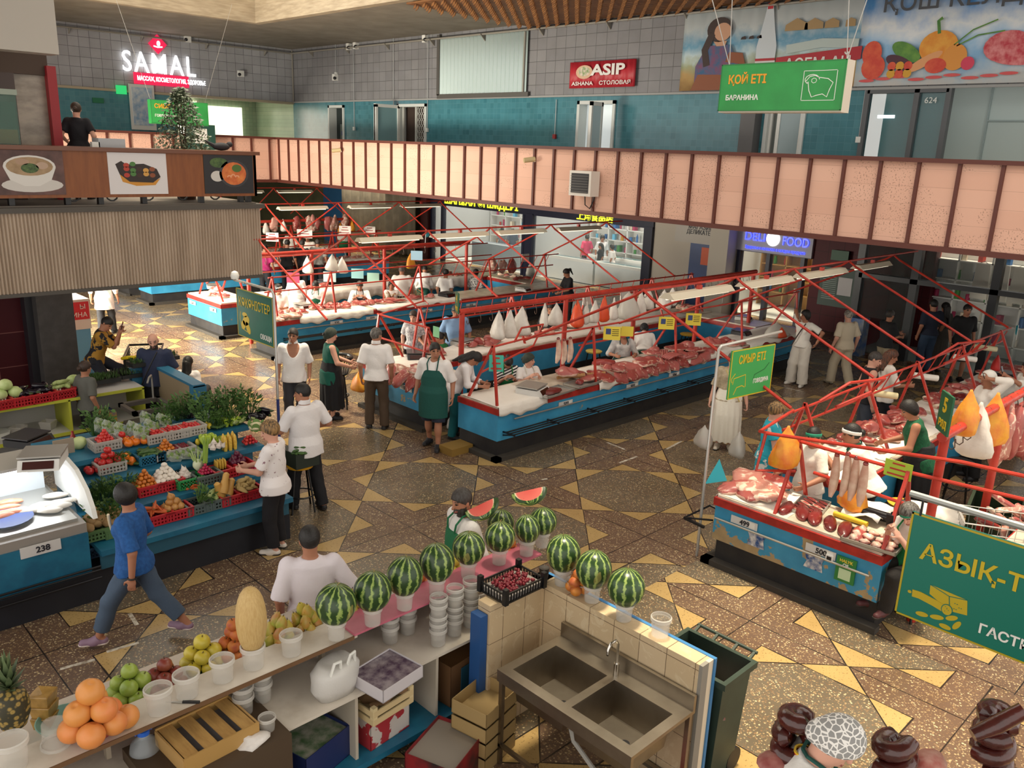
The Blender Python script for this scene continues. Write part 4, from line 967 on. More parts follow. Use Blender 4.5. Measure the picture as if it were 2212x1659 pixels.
for i in range(16):
 a = lump('heart',m_offal,(.055,.042,.04),.35,100+i,12,8);tag(a,'pale pink heart on the oval metal tray','meat','hearts on the oval tray');a.location = (p.x-.1+(i % 4)*.07+R.uniform(-.02,.02),p.y-.2+(i//4)*.12,.89+.03*(i % 2));a.rotation_euler = (R.uniform(-.3,.3),R.uniform(-.3,.3),R.uniform(0,6))
p = G(1905,1125,.9);tag(B().tube([(-.02,.3,.06),(0,-.3,.06)],.055,14).build('film_roll',M('141418',.25),None,True),'roll of black plastic film beside the hearts','roll').location = p
p = G(1842,1128,.88);tag(B().tube([(0,.22,.03),(0,-.16,.03)],.03,12).build('film_roll',M('d8b422',.4),None,True),'yellow roll next to the fifth tenderloin','roll').location = p
b = B()
for i in range(9):
 for j in range(7): b.v.append((i*.07-.28,j*.07-.2,.01+.02*math.sin(i*1.3+j)+.03*math.sin(j*.9)+.03*(i % 2)))
for i in range(8):
 for j in range(6): b.add([],[]);b.f.append((i*7+j,(i+1)*7+j,(i+1)*7+j+1,i*7+j+1));b.m.append(0)
o = b.build('wrapping_paper',M('e6e2dc',.6),None,2);o.location = G(1880,1105,.93);o.modifiers.new('t','SOLIDIFY').thickness = .004;tag(o,'crumpled white wrapping paper in front of the phone reader','paper')
# third row and far rows
for quad,n,kinds,label,g in (([(600,700),(668,692),(660,668),(598,672)],10,['pork','chunk'],'pink cut above plate 522','cuts above plate 522'),([(665,672),(755,668),(745,650),(660,652)],16,['chunk','rib'],'dark red cut above plate 523','cuts above plate 523'),([(760,662),(865,655),(850,645),(758,650)],14,['chunk','rib','slab'],'rib cut above plate 524','cuts above plate 524'),
 ([(880,650),(935,645),(930,638),(880,640)],4,['chunk'],'small cut above plate 525','cuts above plate 525'),([(440,645),(490,655),(505,620),(455,615)],8,['bone','chunk'],'meat piece on the end counter beside the vegetables sign','meat on the weathered end counter'),([(560,612),(640,605),(640,598),(560,602)],6,['chunk','slab'],'meat cut at the back of the third row','cuts at the back of the third row'),
 ([(1010,620),(1190,600),(1180,590),(1050,595)],8,['chunk','bone'],'cut near the woman with the long ponytail','cuts near the ponytailed woman'),([(925,590),(960,588),(955,582),(920,583)],4,['beef','slab'],'red slab on the cream counter','slabs on the cream counter')):
 heap(quad,n,kinds,label,g,size=.8)
for i in range(26): place(R.choice(pool(['pork','bone','chunk','slab'])),(11+i*.25,24.6+R.uniform(-.2,.3),.89),(0,0,R.uniform(0,6)),'cut of meat along the far counter under the sign boards','meat','cuts on the far counter',.9)
for i in range(22): place(R.choice(pool(['pork','bone'])),(12+i*.25,27.3+R.uniform(-.2,.3),.89),(0,0,R.uniform(0,6)),'poultry or meat piece on the farthest counter','meat','pieces on the farthest counter',1.0)
for k in pool(['']):
 if k.name not in _used: bpy.data.objects.remove(k)
MEAT = {k: o for k,o in MEAT.items() if o is not None}
# trotters on the aisle counter, trays with liver
p = G(1195,848,.88);tray('steel tray holding a dark liver',p,.1,.75,.36,m_steel);o = lump('liver',m_darkm,(.20,.13,.05),.25,140);o.location = (p.x-.05,p.y,.893);tag(o,'dark glossy liver in the steel tray','meat')
p = G(1260,828,.88);tray('second steel tray beside the trotters',p,.1,.7,.36,m_steel);o = lump('kidney',m_darkm,(.09,.06,.06),.25,141);o.location = (p.x-.1,p.y,.893);tag(o,'dark heart lying in the second steel tray','meat')
for i in range(6):
 t = thing('trotter','tan trotter in the bundle beside the steel trays','meat',G(1228+i*11,818-i*1,.9+.02*(i % 2)),-.5+R.uniform(-.15,.15),'trotters on the aisle counter')
 B().tube([(-.22,0,.03),(-.1,0,.035),(.1,0,.04),(.2,0,.05)],[.03,.026,.032,.042],8).build('shank',M('b98f58',.6,c2='94683c',sc=9),t,True);B().ell((.21,0,.05),(.03,.042,.042),8,6).build('cut_end',m_darkm,t,True)
# scales
scale_proto = None
def scale(p,rz,label,z=.885,s=1.0,dark=False):
 t = thing('scale',label,'scale',(p.x,p.y,z),rz)
 B().box((-.16,-.13,0),(.16,.17,.075)).prism([(-.13,.0),(-.21,.0),(-.15,.085),(-.13,.075)],(-.16,0,0),(0,1,0),(0,0,1),(.32,0,0)).build('body',M('26262a',.5) if dark else M('cfcdc8',.5),t)
 B().box((-.02,-.03,.075),(.02,.03,.1)).box((-.17,-.14,.095),(.17,.17,.108)).build('pan',M('55555a',.3,.6) if dark else m_steel,t)
 B().prism([(-.2,.02),(-.205,.02),(-.162,.075),(-.157,.075)],(-.12,0,0),(0,1,0),(0,0,1),(.24,0,0)).build('display',M('3a1512',.2),t);t.scale = (s,s,s);return t
scale(G(1150,848,.885),.35,'white scale on the cloth above plate 502',s=1.25);scale(G(1470,760,.885),.1,'dark scale between the ribs and plate 505',dark=True);scale(G(1600,722,.885),.1,'black scale near the far end of the aisle counter',dark=True)
scale(G(2070,878,.885),-1.2,'silver scale holding a joint in front of the phoning seller',s=1.15);scale(G(2165,815,.885),-1.2,'dark scale beside the raised phone',dark=True);scale(G(900,772,.885),-.6,'black scale on the short end counter',dark=True,s=1.1)
scale(G(1000,745,.885),.2,'scale with red display by the thick red post',s=1.1);scale(G(655,665,.885),.1,'silver scale between plates 522 and 523');scale(G(965,640,.885),.1,'black scale above plate 525',dark=True);scale(G(462,622,.885),1.2,'silver scale on the end counter beside the vegetables sign')
scale(G(1130,628,.885),.2,'scale before the ponytailed woman');scale(G(705,612,.885),.2,'scale under the teal price card',dark=True);scale(G(1605,690,.885),.3,'scale with purple lid near the deli doors')
o = lump('meat_joint',m_darkm,(.17,.11,.06),.2,150);p = G(2070,876,.885);o.location = (p.x,p.y,1.012);tag(o,'dark joint lying on the silver scale','meat')
# bags
def bag(label,p,h,w,m,group=None,knot=True,filled=None,seed=0):
 q = random.Random(seed+int(p[0]*100));t = thing('plastic_bag',label,'bag',p,q.uniform(0,3),group);ph = q.uniform(0,6)
 prof = [(.012,h),(.022,h*.94),(w*.17,h*.82),(w*.32,h*.62),(w*.43,h*.40),(w*.5,h*.18),(w*.47,h*.06),(w*.3,0),(.01,.0)]
 B().lathe(prof[::-1],18,jit=lambda a,z: 1+.14*math.sin(3*a+ph+z*9)+.09*math.sin(7*a+z*23)*(.5+z/h),sx=1.0,sy=.62).build('bag_body',m,t,2)
 if filled: B().ell((0,0,h*.2),(w*.36,w*.22,h*.17),12,8).build('contents',filled,t,True)
 return t
m_bagw = M('e9e4da',.45,alpha=.9,c2='d8cfc4',sc=6,bump=.3);m_bago = M('e2562a',.45,c2='d84820',sc=6,bump=.3);m_bagg = M('cfcac0',.4,alpha=.72,bump=.3,sc=6);m_bagy = M('e8a42c',.45,c2='d9702c',sc=5,bump=.3)
for i,(x,y,h,w,mm) in enumerate(((1076,732,.50,.34,m_bagw),(1101,730,.50,.26,m_bagw),(1126,724,.52,.32,m_bagw),(1175,705,.44,.24,m_bagw),(1200,703,.42,.30,m_bagw),(1245,706,.52,.38,m_bago),(1265,700,.44,.2,m_bagw),(1283,697,.44,.24,m_bagw),(1303,695,.52,.24,m_bago),(1324,690,.44,.28,m_bagw),(1355,690,.58,.5,m_bagg),(1382,680,.5,.24,m_bagw),(1398,668,.44,.3,m_bagw),(1432,668,.42,.42,m_bagw),(1450,660,.4,.3,m_bagw))):
 p = GY(x,y,10.25);bag(['white knotted bag hanging from the second row beam','orange bag hanging from the second row beam'][mm is m_bago] if mm is not m_bagg else 'big grey translucent bag hanging from the second row beam',p,h,w,mm,'bags on the second row beam',filled=m_pork if mm is m_bagw else None)
for i,(x,y,h,w,mm,l) in enumerate(((2098,985,.62,.40,m_bagw,'white bag hanging right behind the number five sign'),(2135,960,.62,.36,m_bagy,'orange and yellow bag hanging beyond the number five sign'),(2080,940,.5,.3,m_bagy,'orange bag half hidden behind the white bag'))):
 bag(l,GY(x,y,2.6),h,w,mm)
bag('orange printed bag hanging from the corner of the peeling counter frame',GX(1692,1010,8.5),.5,.36,m_bagy);bag('yellow and red bag hanging under the row of pale tongues',GX(1838,1100,8.95),.42,.36,m_bagy)
bag('red bag under the white rolls beside the glass doors',GY(2150,800,4.5),.3,.26,M('c8322e',.5))
for x,y,mm in ((665,590,m_bagw),(718,585,m_bagg),(740,590,m_bagw),(575,505,m_bagw),(612,500,m_bagw),(735,505,m_bagy),(760,500,m_bagy),(887,580,m_bagy)): bag('bag hanging over the sellers of the third row' if y > 570 else 'bag hanging at the far row beneath the lamps',GY(x,y,18.3 if y > 570 else 26.0),.42,.34,mm,'bags over the third row' if y > 570 else 'bags over the far row')
bag('white bag with a dark bundle near the ponytailed woman',GY(1145,600,19.3),.5,.42,m_bagg,filled=M('25262c',.7))
bag('large clear bag lying at the far end of the aisle counter',G(1675,728,.885),.34,.6,m_bagg);bag('small orange bag inside the clear bag at the aisle counter end',G(1686,730,.885),.24,.26,m_bago)
# pale tongues and carcasses on hooks
def tongue(label,p,L,group):
 t = thing('tongue',label,'meat',p,R.uniform(-.3,.3),group);B().tube([(0,0,0),(.015,0,-L*.2),(.03,0,-L*.5),(.015,0,-L*.8),(-.02,0,-L)],[.028,.042,.05,.046,.018],9).build('flesh',M('dcc3ae',.5,c2='c79a86',sc=8),t,True);B().ell((0,0,.01),(.03,.03,.03),8,6).build('root',m_darkm,t,True)
for x,y in ((1206,733),(1219,736),(1232,732)): tongue('long pale tongue hanging from the frame above the aprons',GY(x,y,9.35),.42,'tongues on the second row frame')
for x,y in ((1808,985),(1832,983),(1850,992),(1870,1004)): tongue('thick pale tongue hanging over the peeling counter',GX(x,y,8.62),.48,'tongues on the nearest frame')
def carcass(label,p,L,group):
 o = lump('carcass',m_pork if R.random() < .5 else m_beef,(.16,.10,L/2),.35,R.randint(0,999),14,12,flat=1.0);o.location = (p.x,p.y,p.z-L);tag(o,label,'meat',group)
for i in range(4): carcass('raw carcass hanging on the hooks at the edge of the nearest row',GY(2178+i*22,880-i*10,2.6),.75+.05*i,'carcasses on the nearest row')
for x in (590,640,668,676,684,708,716,722,745): carcass('small carcass hanging from the far row beam',GY(x,468,26.0),.5,'carcasses on the far row')
for x,y in ((1232,585),(1237,560),(1112,560),(1066,555)): pass
for i in range(3): carcass('dark red cut hanging at the cross counter',GY(1066+i*20,560,18.6),.45,'cuts at the cross counter')
# yellow notices and price cards on the frames
def card(label,p,w,h,m,right,txt=None,tm=None,ts=.04,up=(0,0,1)):
 r = Vector(right).normalized();u = Vector(up);n_ = r.cross(u)
 o = tag(B().prism([(-w/2,-h/2),(w/2,-h/2),(w/2,h/2),(-w/2,h/2)],(0,0,0),r,u,n_*-.006).build('notice_card',m),label,'notice');o.location = p
 for i in range(txt or 0): q = w*.38*(.6+.4*((i*7) % 3)/2);z_ = h*.32-i*h*.64/max(txt-1,1);B().prism([(-q,z_-h*.05),(q,z_-h*.05),(q,z_+h*.05),(-q,z_+h*.05)],(0,0,0),r,u,n_*.002).build('print_line',tm or m_ink,o)
 return o
m_yel = M('e8d24a',.6);RA = (1,0,0);RB = (0,-1,0);RC = (.7,-.7,0)
for x,y,l in ((1322,720,'yellow notice with a small photo hanging above the shawled seller'),(1440,698,'yellow notice second along the aisle counter frame'),(1498,690,'yellow notice third along the aisle counter frame')):
 o = card(l,GY(x,y,9.0),.30,.24,m_yel,RC);B().prism([(-.11,-.02),(-.02,-.02),(-.02,.08),(-.11,.08)],(0,0,0),(.7,-.7,0),(0,0,1),Vector((.7,-.7,0)).cross(Vector((0,0,1)))*.003).build('photo',M('3a4a7a',.5),o)
 for i in range(4): B().prism([(.0,.06-i*.035),(.12,.06-i*.035),(.12,.075-i*.035),(.0,.075-i*.035)],(0,0,0),(.7,-.7,0),(0,0,1),Vector((.7,-.7,0)).cross(Vector((0,0,1)))*.003).build('print_line',M('7a6a28',.6),o)
card('small yellow notice beside the first yellow notice',GY(1355,716,9.0),.22,.18,m_yel,RC)
card('green price card hanging in front of the long haired woman',GY(1072,785,9.0),.22,.26,M('46b09a',.6),RC,3,M('a83a34',.6))
card('small green card on the end counter frame',GX(942,717,8.7),.16,.18,M('7fc08a',.6),RB);card('lime card on the nearest frame with red writing',GX(1940,1015,8.6),.28,.18,M('a8c23c',.6),RB,3,M('b03a2a',.6))
for x,y,m,l in ((633,600,'b8476a','crimson card over the counter with plate 522'),(712,598,'b9d8d4','pale teal card with print above plate 523'),(772,591,'8fc4c4','teal card above plate 524'),(900,552,'9fc4d8','pale blue card over the bald seller'),(806,600,'9fc9b8','small green card on the cream counter')): card(l,GY(x,y,17.2),.30,.24,M(m,.6),RC)
for x,y,w,l in ((658,505,.5,'white sign board with print over the far row'),(588,512,.4,'white sign board near the mezzanine edge at the far row'),(798,498,.4,'white poultry sign board over the far counter'),(745,497,.4,'second white poultry sign board over the far counter')): card(l,GY(x,y,24.5),w,.28,M('e6ddd4',.6),RC,3,M('a04040',.6))
# white paper rolls and towels on the frames
for x,y,m,l in ((2000,812,'e8e4da','white bag roll hanging on the ladder rail of the nearest row'),(2085,772,'e8e4da','white roll on the ladder rail by the glass doors'),(1910,850,'d8cda0','cream roll leaning on the ladder rail'),(2130,750,'d8cfa8','cream roll under the flag')):
 o = B().tube([(-.02,.19,0),(.02,-.19,-.03)],.05,12).build('bag_roll',M(m,.6),None,True);o.location = GY(x,y,4.62);o.rotation_euler = (0,0,.6);tag(o,l,'roll')
for x,y,Y,l in ((1270,637,12.2,'white towel over the ladder rail beside the white bags'),(1135,550,18.6,'white towel on the rail at the cross counter'),(1350,632,12.2,'white rag on the ladder rail behind the big grey bag')):
 p = GY(x,y,Y);o = tag(B().box((-.16,-.012,-.22),(.16,.012,.02)).build('towel',m_cloth),l,'towel');o.location = p
def flag(label,p,m,pole=.5):
 t = thing('flag',label,'flag',p,.4);B().tube([(0,0,0),(.05,0,pole)],.006,6).build('flag_pole',m_wht,t)
 B().prism([(0,0),(.04,-.22),(.18,-.2),(.24,-.05)],(.05,0,pole),(1,0,0),(0,0,1),(0,.004,0)).build('flag_cloth',m,t);return t
m_flag = M('35b6c9',.6)
flag('small turquoise flag near the pork joints',GY(1560,655,12.0),m_flag);flag('turquoise flag at the glass door end of the nearest row',GY(2195,735,4.6),m_flag,.3);flag('turquoise pennant on the far side of the cross counter',GY(918,535,18.6),m_flag,.5)
# stools, crates, bins between the rows
def stool(label,p,h,m,seat=None,back=False):
 t = thing('bar_stool',label,'stool',p,R.uniform(0,2));B().lathe([(.01,h-.04),(.17,h-.04),(.18,h-.01),(.16,h),(.01,h+.004)],18).build('seat',seat or m,t,True)
 for i in range(4):
  a = PI/4+i*PI/2;B().tube([(.12*math.cos(a),.12*math.sin(a),h-.03),(.21*math.cos(a),.21*math.sin(a),0)],.014,6).build('leg',m,t)
 B().tube([(.18*math.cos(a*PI/9),.18*math.sin(a*PI/9),h*.35) for a in range(18)],.011,6,closed=True).build('foot_ring',m,t)
 if back:
  B().tube([(.24*math.cos(a*PI/12),.24*math.sin(a*PI/12),h+.28) for a in range(13)],.03,8).build('back_rail',m,t)
  for i in range(13): a = PI*i/12;B().tube([(.17*math.cos(a),.17*math.sin(a),h),(.235*math.cos(a),.235*math.sin(a),h+.27)],.007,5).build('spindle',m,t)
 return t
m_blk = M('141416',.35)
stool('black bar stool with curved spindle back by the woman in green vest',G(733,880),.68,m_blk,back=True).rotation_euler = (0,0,-2.2)
stool('black stool behind the number five post',G(2060,1080),.62,m_blk);stool('yellow topped stool behind the yellow and red bag',tuple(G(1950,1085,.6)[:2])+(0,),.6,m_blk,M('d8a82a',.5));stool('cream topped stool inside the second row',tuple(G(1283,757,.62)[:2])+(0,),.62,m_blk,M('d8c060',.5));stool('yellow topped stool near the number 505 plate',tuple(G(1485,720,.6)[:2])+(0,),.6,m_blk,M('c8a03a',.5))
stool('black stool under the phone reading woman',tuple(G(1975,1200,.7)[:2])+(0,),.66,m_blk)
def tub(label,p,sx,sy,h,m,rz=0):
 t = thing('crate',label,'crate',p,rz);b = B();w = .02
 b.box((-sx/2,-sy/2,0),(sx/2,sy/2,.02)).box((-sx/2,-sy/2,0),(sx/2,-sy/2+w,h)).box((-sx/2,sy/2-w,0),(sx/2,sy/2,h)).box((-sx/2,-sy/2,0),(-sx/2+w,sy/2,h)).box((sx/2-w,-sy/2,0),(sx/2,sy/2,h));b.build('tub',m,t)
 r = B();r.box((-sx/2-.02,-sy/2-.02,h-.04),(sx/2+.02,-sy/2,h)).box((-sx/2-.02,sy/2,h-.04),(sx/2+.02,sy/2+.02,h)).box((-sx/2-.02,-sy/2,h-.04),(-sx/2,sy/2,h)).box((sx/2,-sy/2,h-.04),(sx/2+.02,sy/2,h));r.build('rim',m,t);return t
m_dkg = M('24331f',.5)
tub('large dark green crate behind the peeling counter',tuple(G(2150,1105,.3)[:2])+(0,),.85,.6,.42,m_dkg,.2);tub('dark green crate beside the sitting man in white',tuple(G(920,640,.4)[:2])+(0,),.9,.6,.5,m_dkg);tub('yellow bottle crate behind the aisle counter',G(1538,715,.45).xy.to_3d()+Vector((0,0,.3)),.5,.35,.3,M('d8b81f',.5))
B().box((-.35,-.25,0),(.35,.25,.3))
t = tag(B().box((-.35,-.25,0),(.35,.25,.3)).build('box',M('6a5a3a',.7)),'low box under the yellow bottle crate','box');t.location = G(1538,715,.45).xy.to_3d()
def trolley(label,p,rz,m,sx=.55,sy=.85):
 t = thing('shopping_trolley',label,'trolley',p,rz);b = B();z0,z1 = .5,1.0
 for i in range(9):
  x = -sx/2+sx*i/8
  b.tube([(x,-sy/2,z1),(x*.8,-sy/2+.06,z0),(x*.8,sy/2-.06,z0),(x,sy/2,z1)],.004,4)
 for i in range(11):
  y = -sy/2+sy*i/10;b.tube([(-sx/2,y,z1),(-sx*.4,y,z0),(sx*.4,y,z0),(sx/2,y,z1)],.004,4)
 for z in (.6,.7,.8,.9,1.0): k = .8+.2*(z-.5)/.5;b.tube([(-sx/2*k,-sy/2*k,z),(sx/2*k,-sy/2*k,z),(sx/2*k,sy/2*k,z),(-sx/2*k,sy/2*k,z)],.006,4,closed=True)
 b.build('wire_mesh_basket',m,t);f = B()
 for q in (1,-1): f.tube([(q*sx/2,-sy/2,1.0),(q*sx*.4,-sy/2+.1,.2),(q*sx*.4,sy/2,.15)],.014,6)
 f.tube([(-sx/2,-sy/2-.05,1.03),(sx/2,-sy/2-.05,1.03)],.018,8);f.build('chassis_frame',m,t)
 for x in (-1,1):
  for y in (-1,1): B().tube([(x*sx*.4-.015,y*sy*.42,.06),(x*sx*.4+.015,y*sy*.42,.06)],.06,12).build('wheel',m_dark,t)
 return t
trolley('wire trolley full of bones beside the cheese sign',tuple(G(2160,1140,.9)[:2])+(0,),.5,m_steel);o = None
p = G(2160,1120,.8)
for i in range(9): o = lump('bone_piece',m_pork if i % 2 else m_beef,(.22,.05,.05),.3,200+i);o.location = (p.x+R.uniform(-.15,.15),p.y+R.uniform(-.25,.25),.55+i*.055);o.rotation_euler = (R.uniform(-.5,.5),R.uniform(-.8,.8),R.uniform(0,6));tag(o,'bone with meat in the wire trolley','meat','bones in the trolley')
trolley('wire basket trolley beside the seller with folded arms',tuple(G(870,640,.9)[:2])+(0,),1.2,M('c2a878',.4,.5))
b = B().box((-.22,-.16,0),(.22,.16,.12));tag(b.build('step_block',M('8a6a2c',.7)),'low yellowish step block by the corner of the 502 counter','step').location = G(985,975)
# shopping bags carried by the woman in white skirt, orange bag of the man in polo
bag('pinkish translucent bag carried in the walking woman\'s hand nearest the long counter',G(1518,965,.28),.36,.40,m_bagg,filled=M('b06a68',.6));bag('grey blue translucent bag carried on the walking woman\'s other side',G(1592,985,.28),.40,.40,m_bagg,filled=M('5a6a78',.6))
bag('amber plastic bag carried by the man in white polo',G(775,845,.42),.36,.34,m_bagy)
bag('white bag standing on the floor under the man in green apron',G(985,925),.40,.34,m_bagw)
# ---------------------------------------------------------------- signs, banners and the upper level
m_board = M('0f6a5a',.45,c2='0d5f52',sc=2);m_gold = M('d3b21e',.5);m_bgreen = M('2f9a4a',.5,c2='2a8a42',sc=2);m_txtw = M('e8e6e0',.5);m_pole = M('b9b7b2',.35,.5);m_orange = M('e59a22',.5)
def board(name,label,corner,wv,up,w,h,m,border=m_gold):
 t = thing(name,label,'sign',corner);wv = Vector(wv).normalized();up = Vector(up);n_ = wv.cross(up)
 B().prism([(0,0),(w,0),(w,h),(0,h)],(0,0,0),wv,up,n_*-.02).build('panel',m,t)
 b = B();e = .012
 for x0,y0,x1,y1 in ((0,0,w,e),(0,h-e,w,h),(0,0,e,h),(w-e,0,w,h)): b.prism([(x0,y0),(x1,y0),(x1,y1),(x0,y1)],(0,0,0),wv,up,n_*.003)
 b.build('border',border,t)
 def write(s,x,y,size,m_=m_gold,bold=.006,sx=1.0,fit=0): return TXT(s,wv*x+up*y+n_*.003,size,m_,'lettering',t,wv,up,'LEFT',.002,bold,sx,fit=fit)
 def draw(poly,m_=m_gold,d=.002,name='emblem'): return B().prism(poly,(0,0,0),wv,up,n_*d).build(name,m_,t)
 return t,write,draw
def blob(cx,cy,rx,ry,rot=0,n=20):
 c,s = math.cos(rot),math.sin(rot);return [(cx+rx*math.cos(2*PI*i/n)*c-ry*math.sin(2*PI*i/n)*s,cy+rx*math.cos(2*PI*i/n)*s+ry*math.sin(2*PI*i/n)*c) for i in range(n)]
def line(pts,w):
 o = [];i_ = []
 for k,(x,y) in enumerate(pts):
  a = pts[max(k-1,0)];b = pts[min(k+1,len(pts)-1)];dx,dy = b[0]-a[0],b[1]-a[1];L = math.hypot(dx,dy) or 1
  o.append((x-dy/L*w,y+dx/L*w));i_.append((x+dy/L*w,y-dx/L*w))
 return i_+o[::-1]
# vegetables sign on its pole
X = 6.32;a = GX(515,723,X);tl = GX(510.6,621,X);tr = GX(590,649.5,X)
w = a.y-GX(592.5,757.6,X).y;h = tl.z-a.z
t,wr,dr = board('sign_board','dark green hanging board reading vegetables in yellow Kazakh letters',(X,a.y,a.z),(0,-1,0),(0,0,1),w,h,m_board)
wr('КӨКӨНІСТЕР',.06*w,h*.72,.26*h,m_gold,.002,fit=w*.86);wr('ОВОЩИ',w*.64,h*.14,.11,m_txtw,.002,fit=.30*w)
for q in (blob(.22*w,.60*h-.12*h,.07*w,.05*h),blob(.25*w,.36*h,.10*w,.10*h,.4),blob(.30*w,.22*h,.05*w,.14*h,.6),blob(.17*w,.26*h,.06*w,.09*h)): dr(q)
dr(line([(.10*w,.52*h),(.08*w,.36*h),(.12*w,.18*h),(.28*w,.13*h)],.006))
p = thing('sign_pole','white bent pole holding the dark green vegetables sign','pole');yb = a.y-w-.05
B().tube([(X,yb,0),(X,yb,tl.z+.05),(X,yb+.05,tl.z+.12),(X,a.y+.05,tl.z+.12)],.022,8).build('pole_tube',m_pole,p,True);B().tube([(X,yb,.05),(X,yb,.75)],.024,8).build('blue_wrap',M('2a3a7a',.5),p)
tag(B().lathe([(.02,0),(.06,.01),(.07,.06),(.05,.12),(.01,.14)],16).build('camera_dome',m_wht,None,True),'round white security camera on top of the vegetables sign pole','camera').location = (X,a.y+.02,tl.z+.13)
# beef sign on the pole by the peeling counter
Y = 4.97;a = GY(1571,864,Y);tl = GY(1578,760,Y);c = GY(1649,831,Y);w = c.x-a.x;h = tl.z-a.z
t,wr,dr = board('sign_board','bright green hanging board reading beef on a white pole in the aisle',(a.x,Y,a.z),(1,-.12,0),(0,0,1),w,h,M('36a050',.45))
wr('СИЫР ЕТІ',.16*w,h*.78,.14,m_gold,.003,fit=.62*w);wr('ГОВЯДИНА',w*.55,h*.28,.075,m_txtw,.001,fit=.36*w)
for q in (line([(.08*w,.30*h),(.10*w,.42*h),(.36*w,.46*h),(.38*w,.20*h)],.005),line([(.36*w,.20*h),(.30*w,.24*h),(.18*w,.22*h),(.12*w,.08*h)],.005),line([(.06*w,.34*h),(.04*w,.42*h),(.12*w,.52*h)],.005)): dr(q)
dr(line([(.55*w,.30*h),(.57*w,.42*h),(.80*w,.50*h),(.90*w,.62*h)],.005),M('1c6a34',.5))
p = thing('sign_pole','white pole with a short arm holding the bright green beef sign','pole');px = G(1532,1207).x-.05
B().tube([(px,Y,0),(px+.0,Y,tl.z+.06),(px+.04,Y,tl.z+.1),(a.x+w+.1,Y-.1,tl.z+.14)],.018,8).build('pole_tube',m_pole,p,True)
tag(B().prism([(0,0),(.26,.05),(.14,.32)],(0,0,0),(.7,-.7,0),(0,0,1),(.004,.004,0)).build('pennant',m_flag),'turquoise pennant tied to the white pole','flag').location = (px,Y-.01,.95)
# grocery sign at the frame edge
X = 5.2;a = GX(1932,1322,X);tl = GX(1990,1111,X);h = tl.z-a.z
t,wr,dr = board('sign_board','large dark green board with cheese and sausage drawing',(X,a.y,a.z),(0,-1,0),(0,0,1),1.25,h,M('0d6f5e',.4),M('b09a1c',.5))
wr('АЗЫҚ-ТҮЛІК',.088,h*.665,.15,M('c2a91c',.5),.003,fit=.97);wr('ГАСТРОНОМИЯ',.484,h*.16,.085,m_txtw,.002)
yl = M('b8a01c',.5);bd = M('0d6f5e',.4)
for q in ([(.184,.302*h),(.314,.213*h),(.296,.346*h),(.18,.39*h)],[(.314,.213*h),(.412,.233*h),(.397,.37*h),(.296,.346*h)],[(.18,.39*h),(.296,.346*h),(.397,.37*h)]): dr(q,yl)
for q in ([(.18,.39*h),(.296,.346*h),(.397,.37*h)],[(.296,.346*h),(.314,.213*h)]): dr(line(q,.0025),bd,.003)
dr(line([(.085,.25*h),(.13,.255*h),(.22,.235*h),(.296,.21*h)],.024),yl,.004);dr(blob(.068,.252*h,.012,.010),yl);dr(blob(.298,.215*h,.034,.038),bd,.005);dr(blob(.298,.215*h,.029,.033),yl,.006)
for i in range(5): dr(blob(.288+.01*(i % 3),.20*h+.012*(i % 2)+.006*i,.0025,.0025,0,6),bd,.007)
for i in range(6): dr(blob(.335+.013*(i % 4),.30*h-.018*(i//2),.004,.0025,0,6),bd,.004)
for q in ([(.125,.076*h),(.20,.092*h)],[(.21,.095*h),(.29,.125*h)],[(.30,.13*h),(.365,.18*h)],[(.27,.055*h),(.34,.05*h)],[(.35,.062*h),(.385,.15*h)]): (x0,y0),(x1,y1) = q;dr(blob((x0+x1)/2,(y0+y1)/2,math.hypot(x1-x0,y1-y0)/2,.016,math.atan2(y1-y0,x1-x0)),yl)
zb = GX(1975,1068,X).z;p = thing('sign_pole','grey bent arm carrying the large cheese sign','pole');B().tube([(X,a.y+.06,0),(X,a.y+.06,zb-.03),(X,a.y,zb),(X,a.y-1.6,zb)],.024,8).build('pole_tube',M('8f918e',.4,.5),p,True)
bpy.data.objects.remove(p.children[0]);B().tube([(X,a.y+.03,zb),(X,a.y-1.3,zb),(X,a.y-1.34,zb-.04),(X,a.y-1.34,0)],.022,8).build('pole_tube',M('8f918e',.4,.5),p,True);q = B()
for y in (a.y-.05,a.y-1.2): q.bar((X,y,zb),(X,y,a.z+h-.01),.012)
q.build('hanger',m_bar,p)
# row signs
def rowsign(num,p,rz,w,h,label):
 t = thing('row_sign',label,'sign',p,rz);B().box((-.01,-w/2,0),(.01,w/2,h)).build('panel',M('0f5a3a',.5),t)
 TXT(num,(-.012,0,h*.68),h*.50,m_gold,'lettering',t,(0,-1,0),(0,0,1),'CENTER',.002,.006);TXT('РЯД',(-.012,0,h*.22),h*.24,m_gold,'lettering',t,(0,-1,0),(0,0,1),'CENTER',.002,.003)
rowsign('5',(8.62,2.6,2.16),-.9,.30,.40,'small green sign with yellow number five on the red post');rowsign('4',(8.84,10.25,2.10),-.5,.24,.34,'small green sign with yellow number four on the red post')
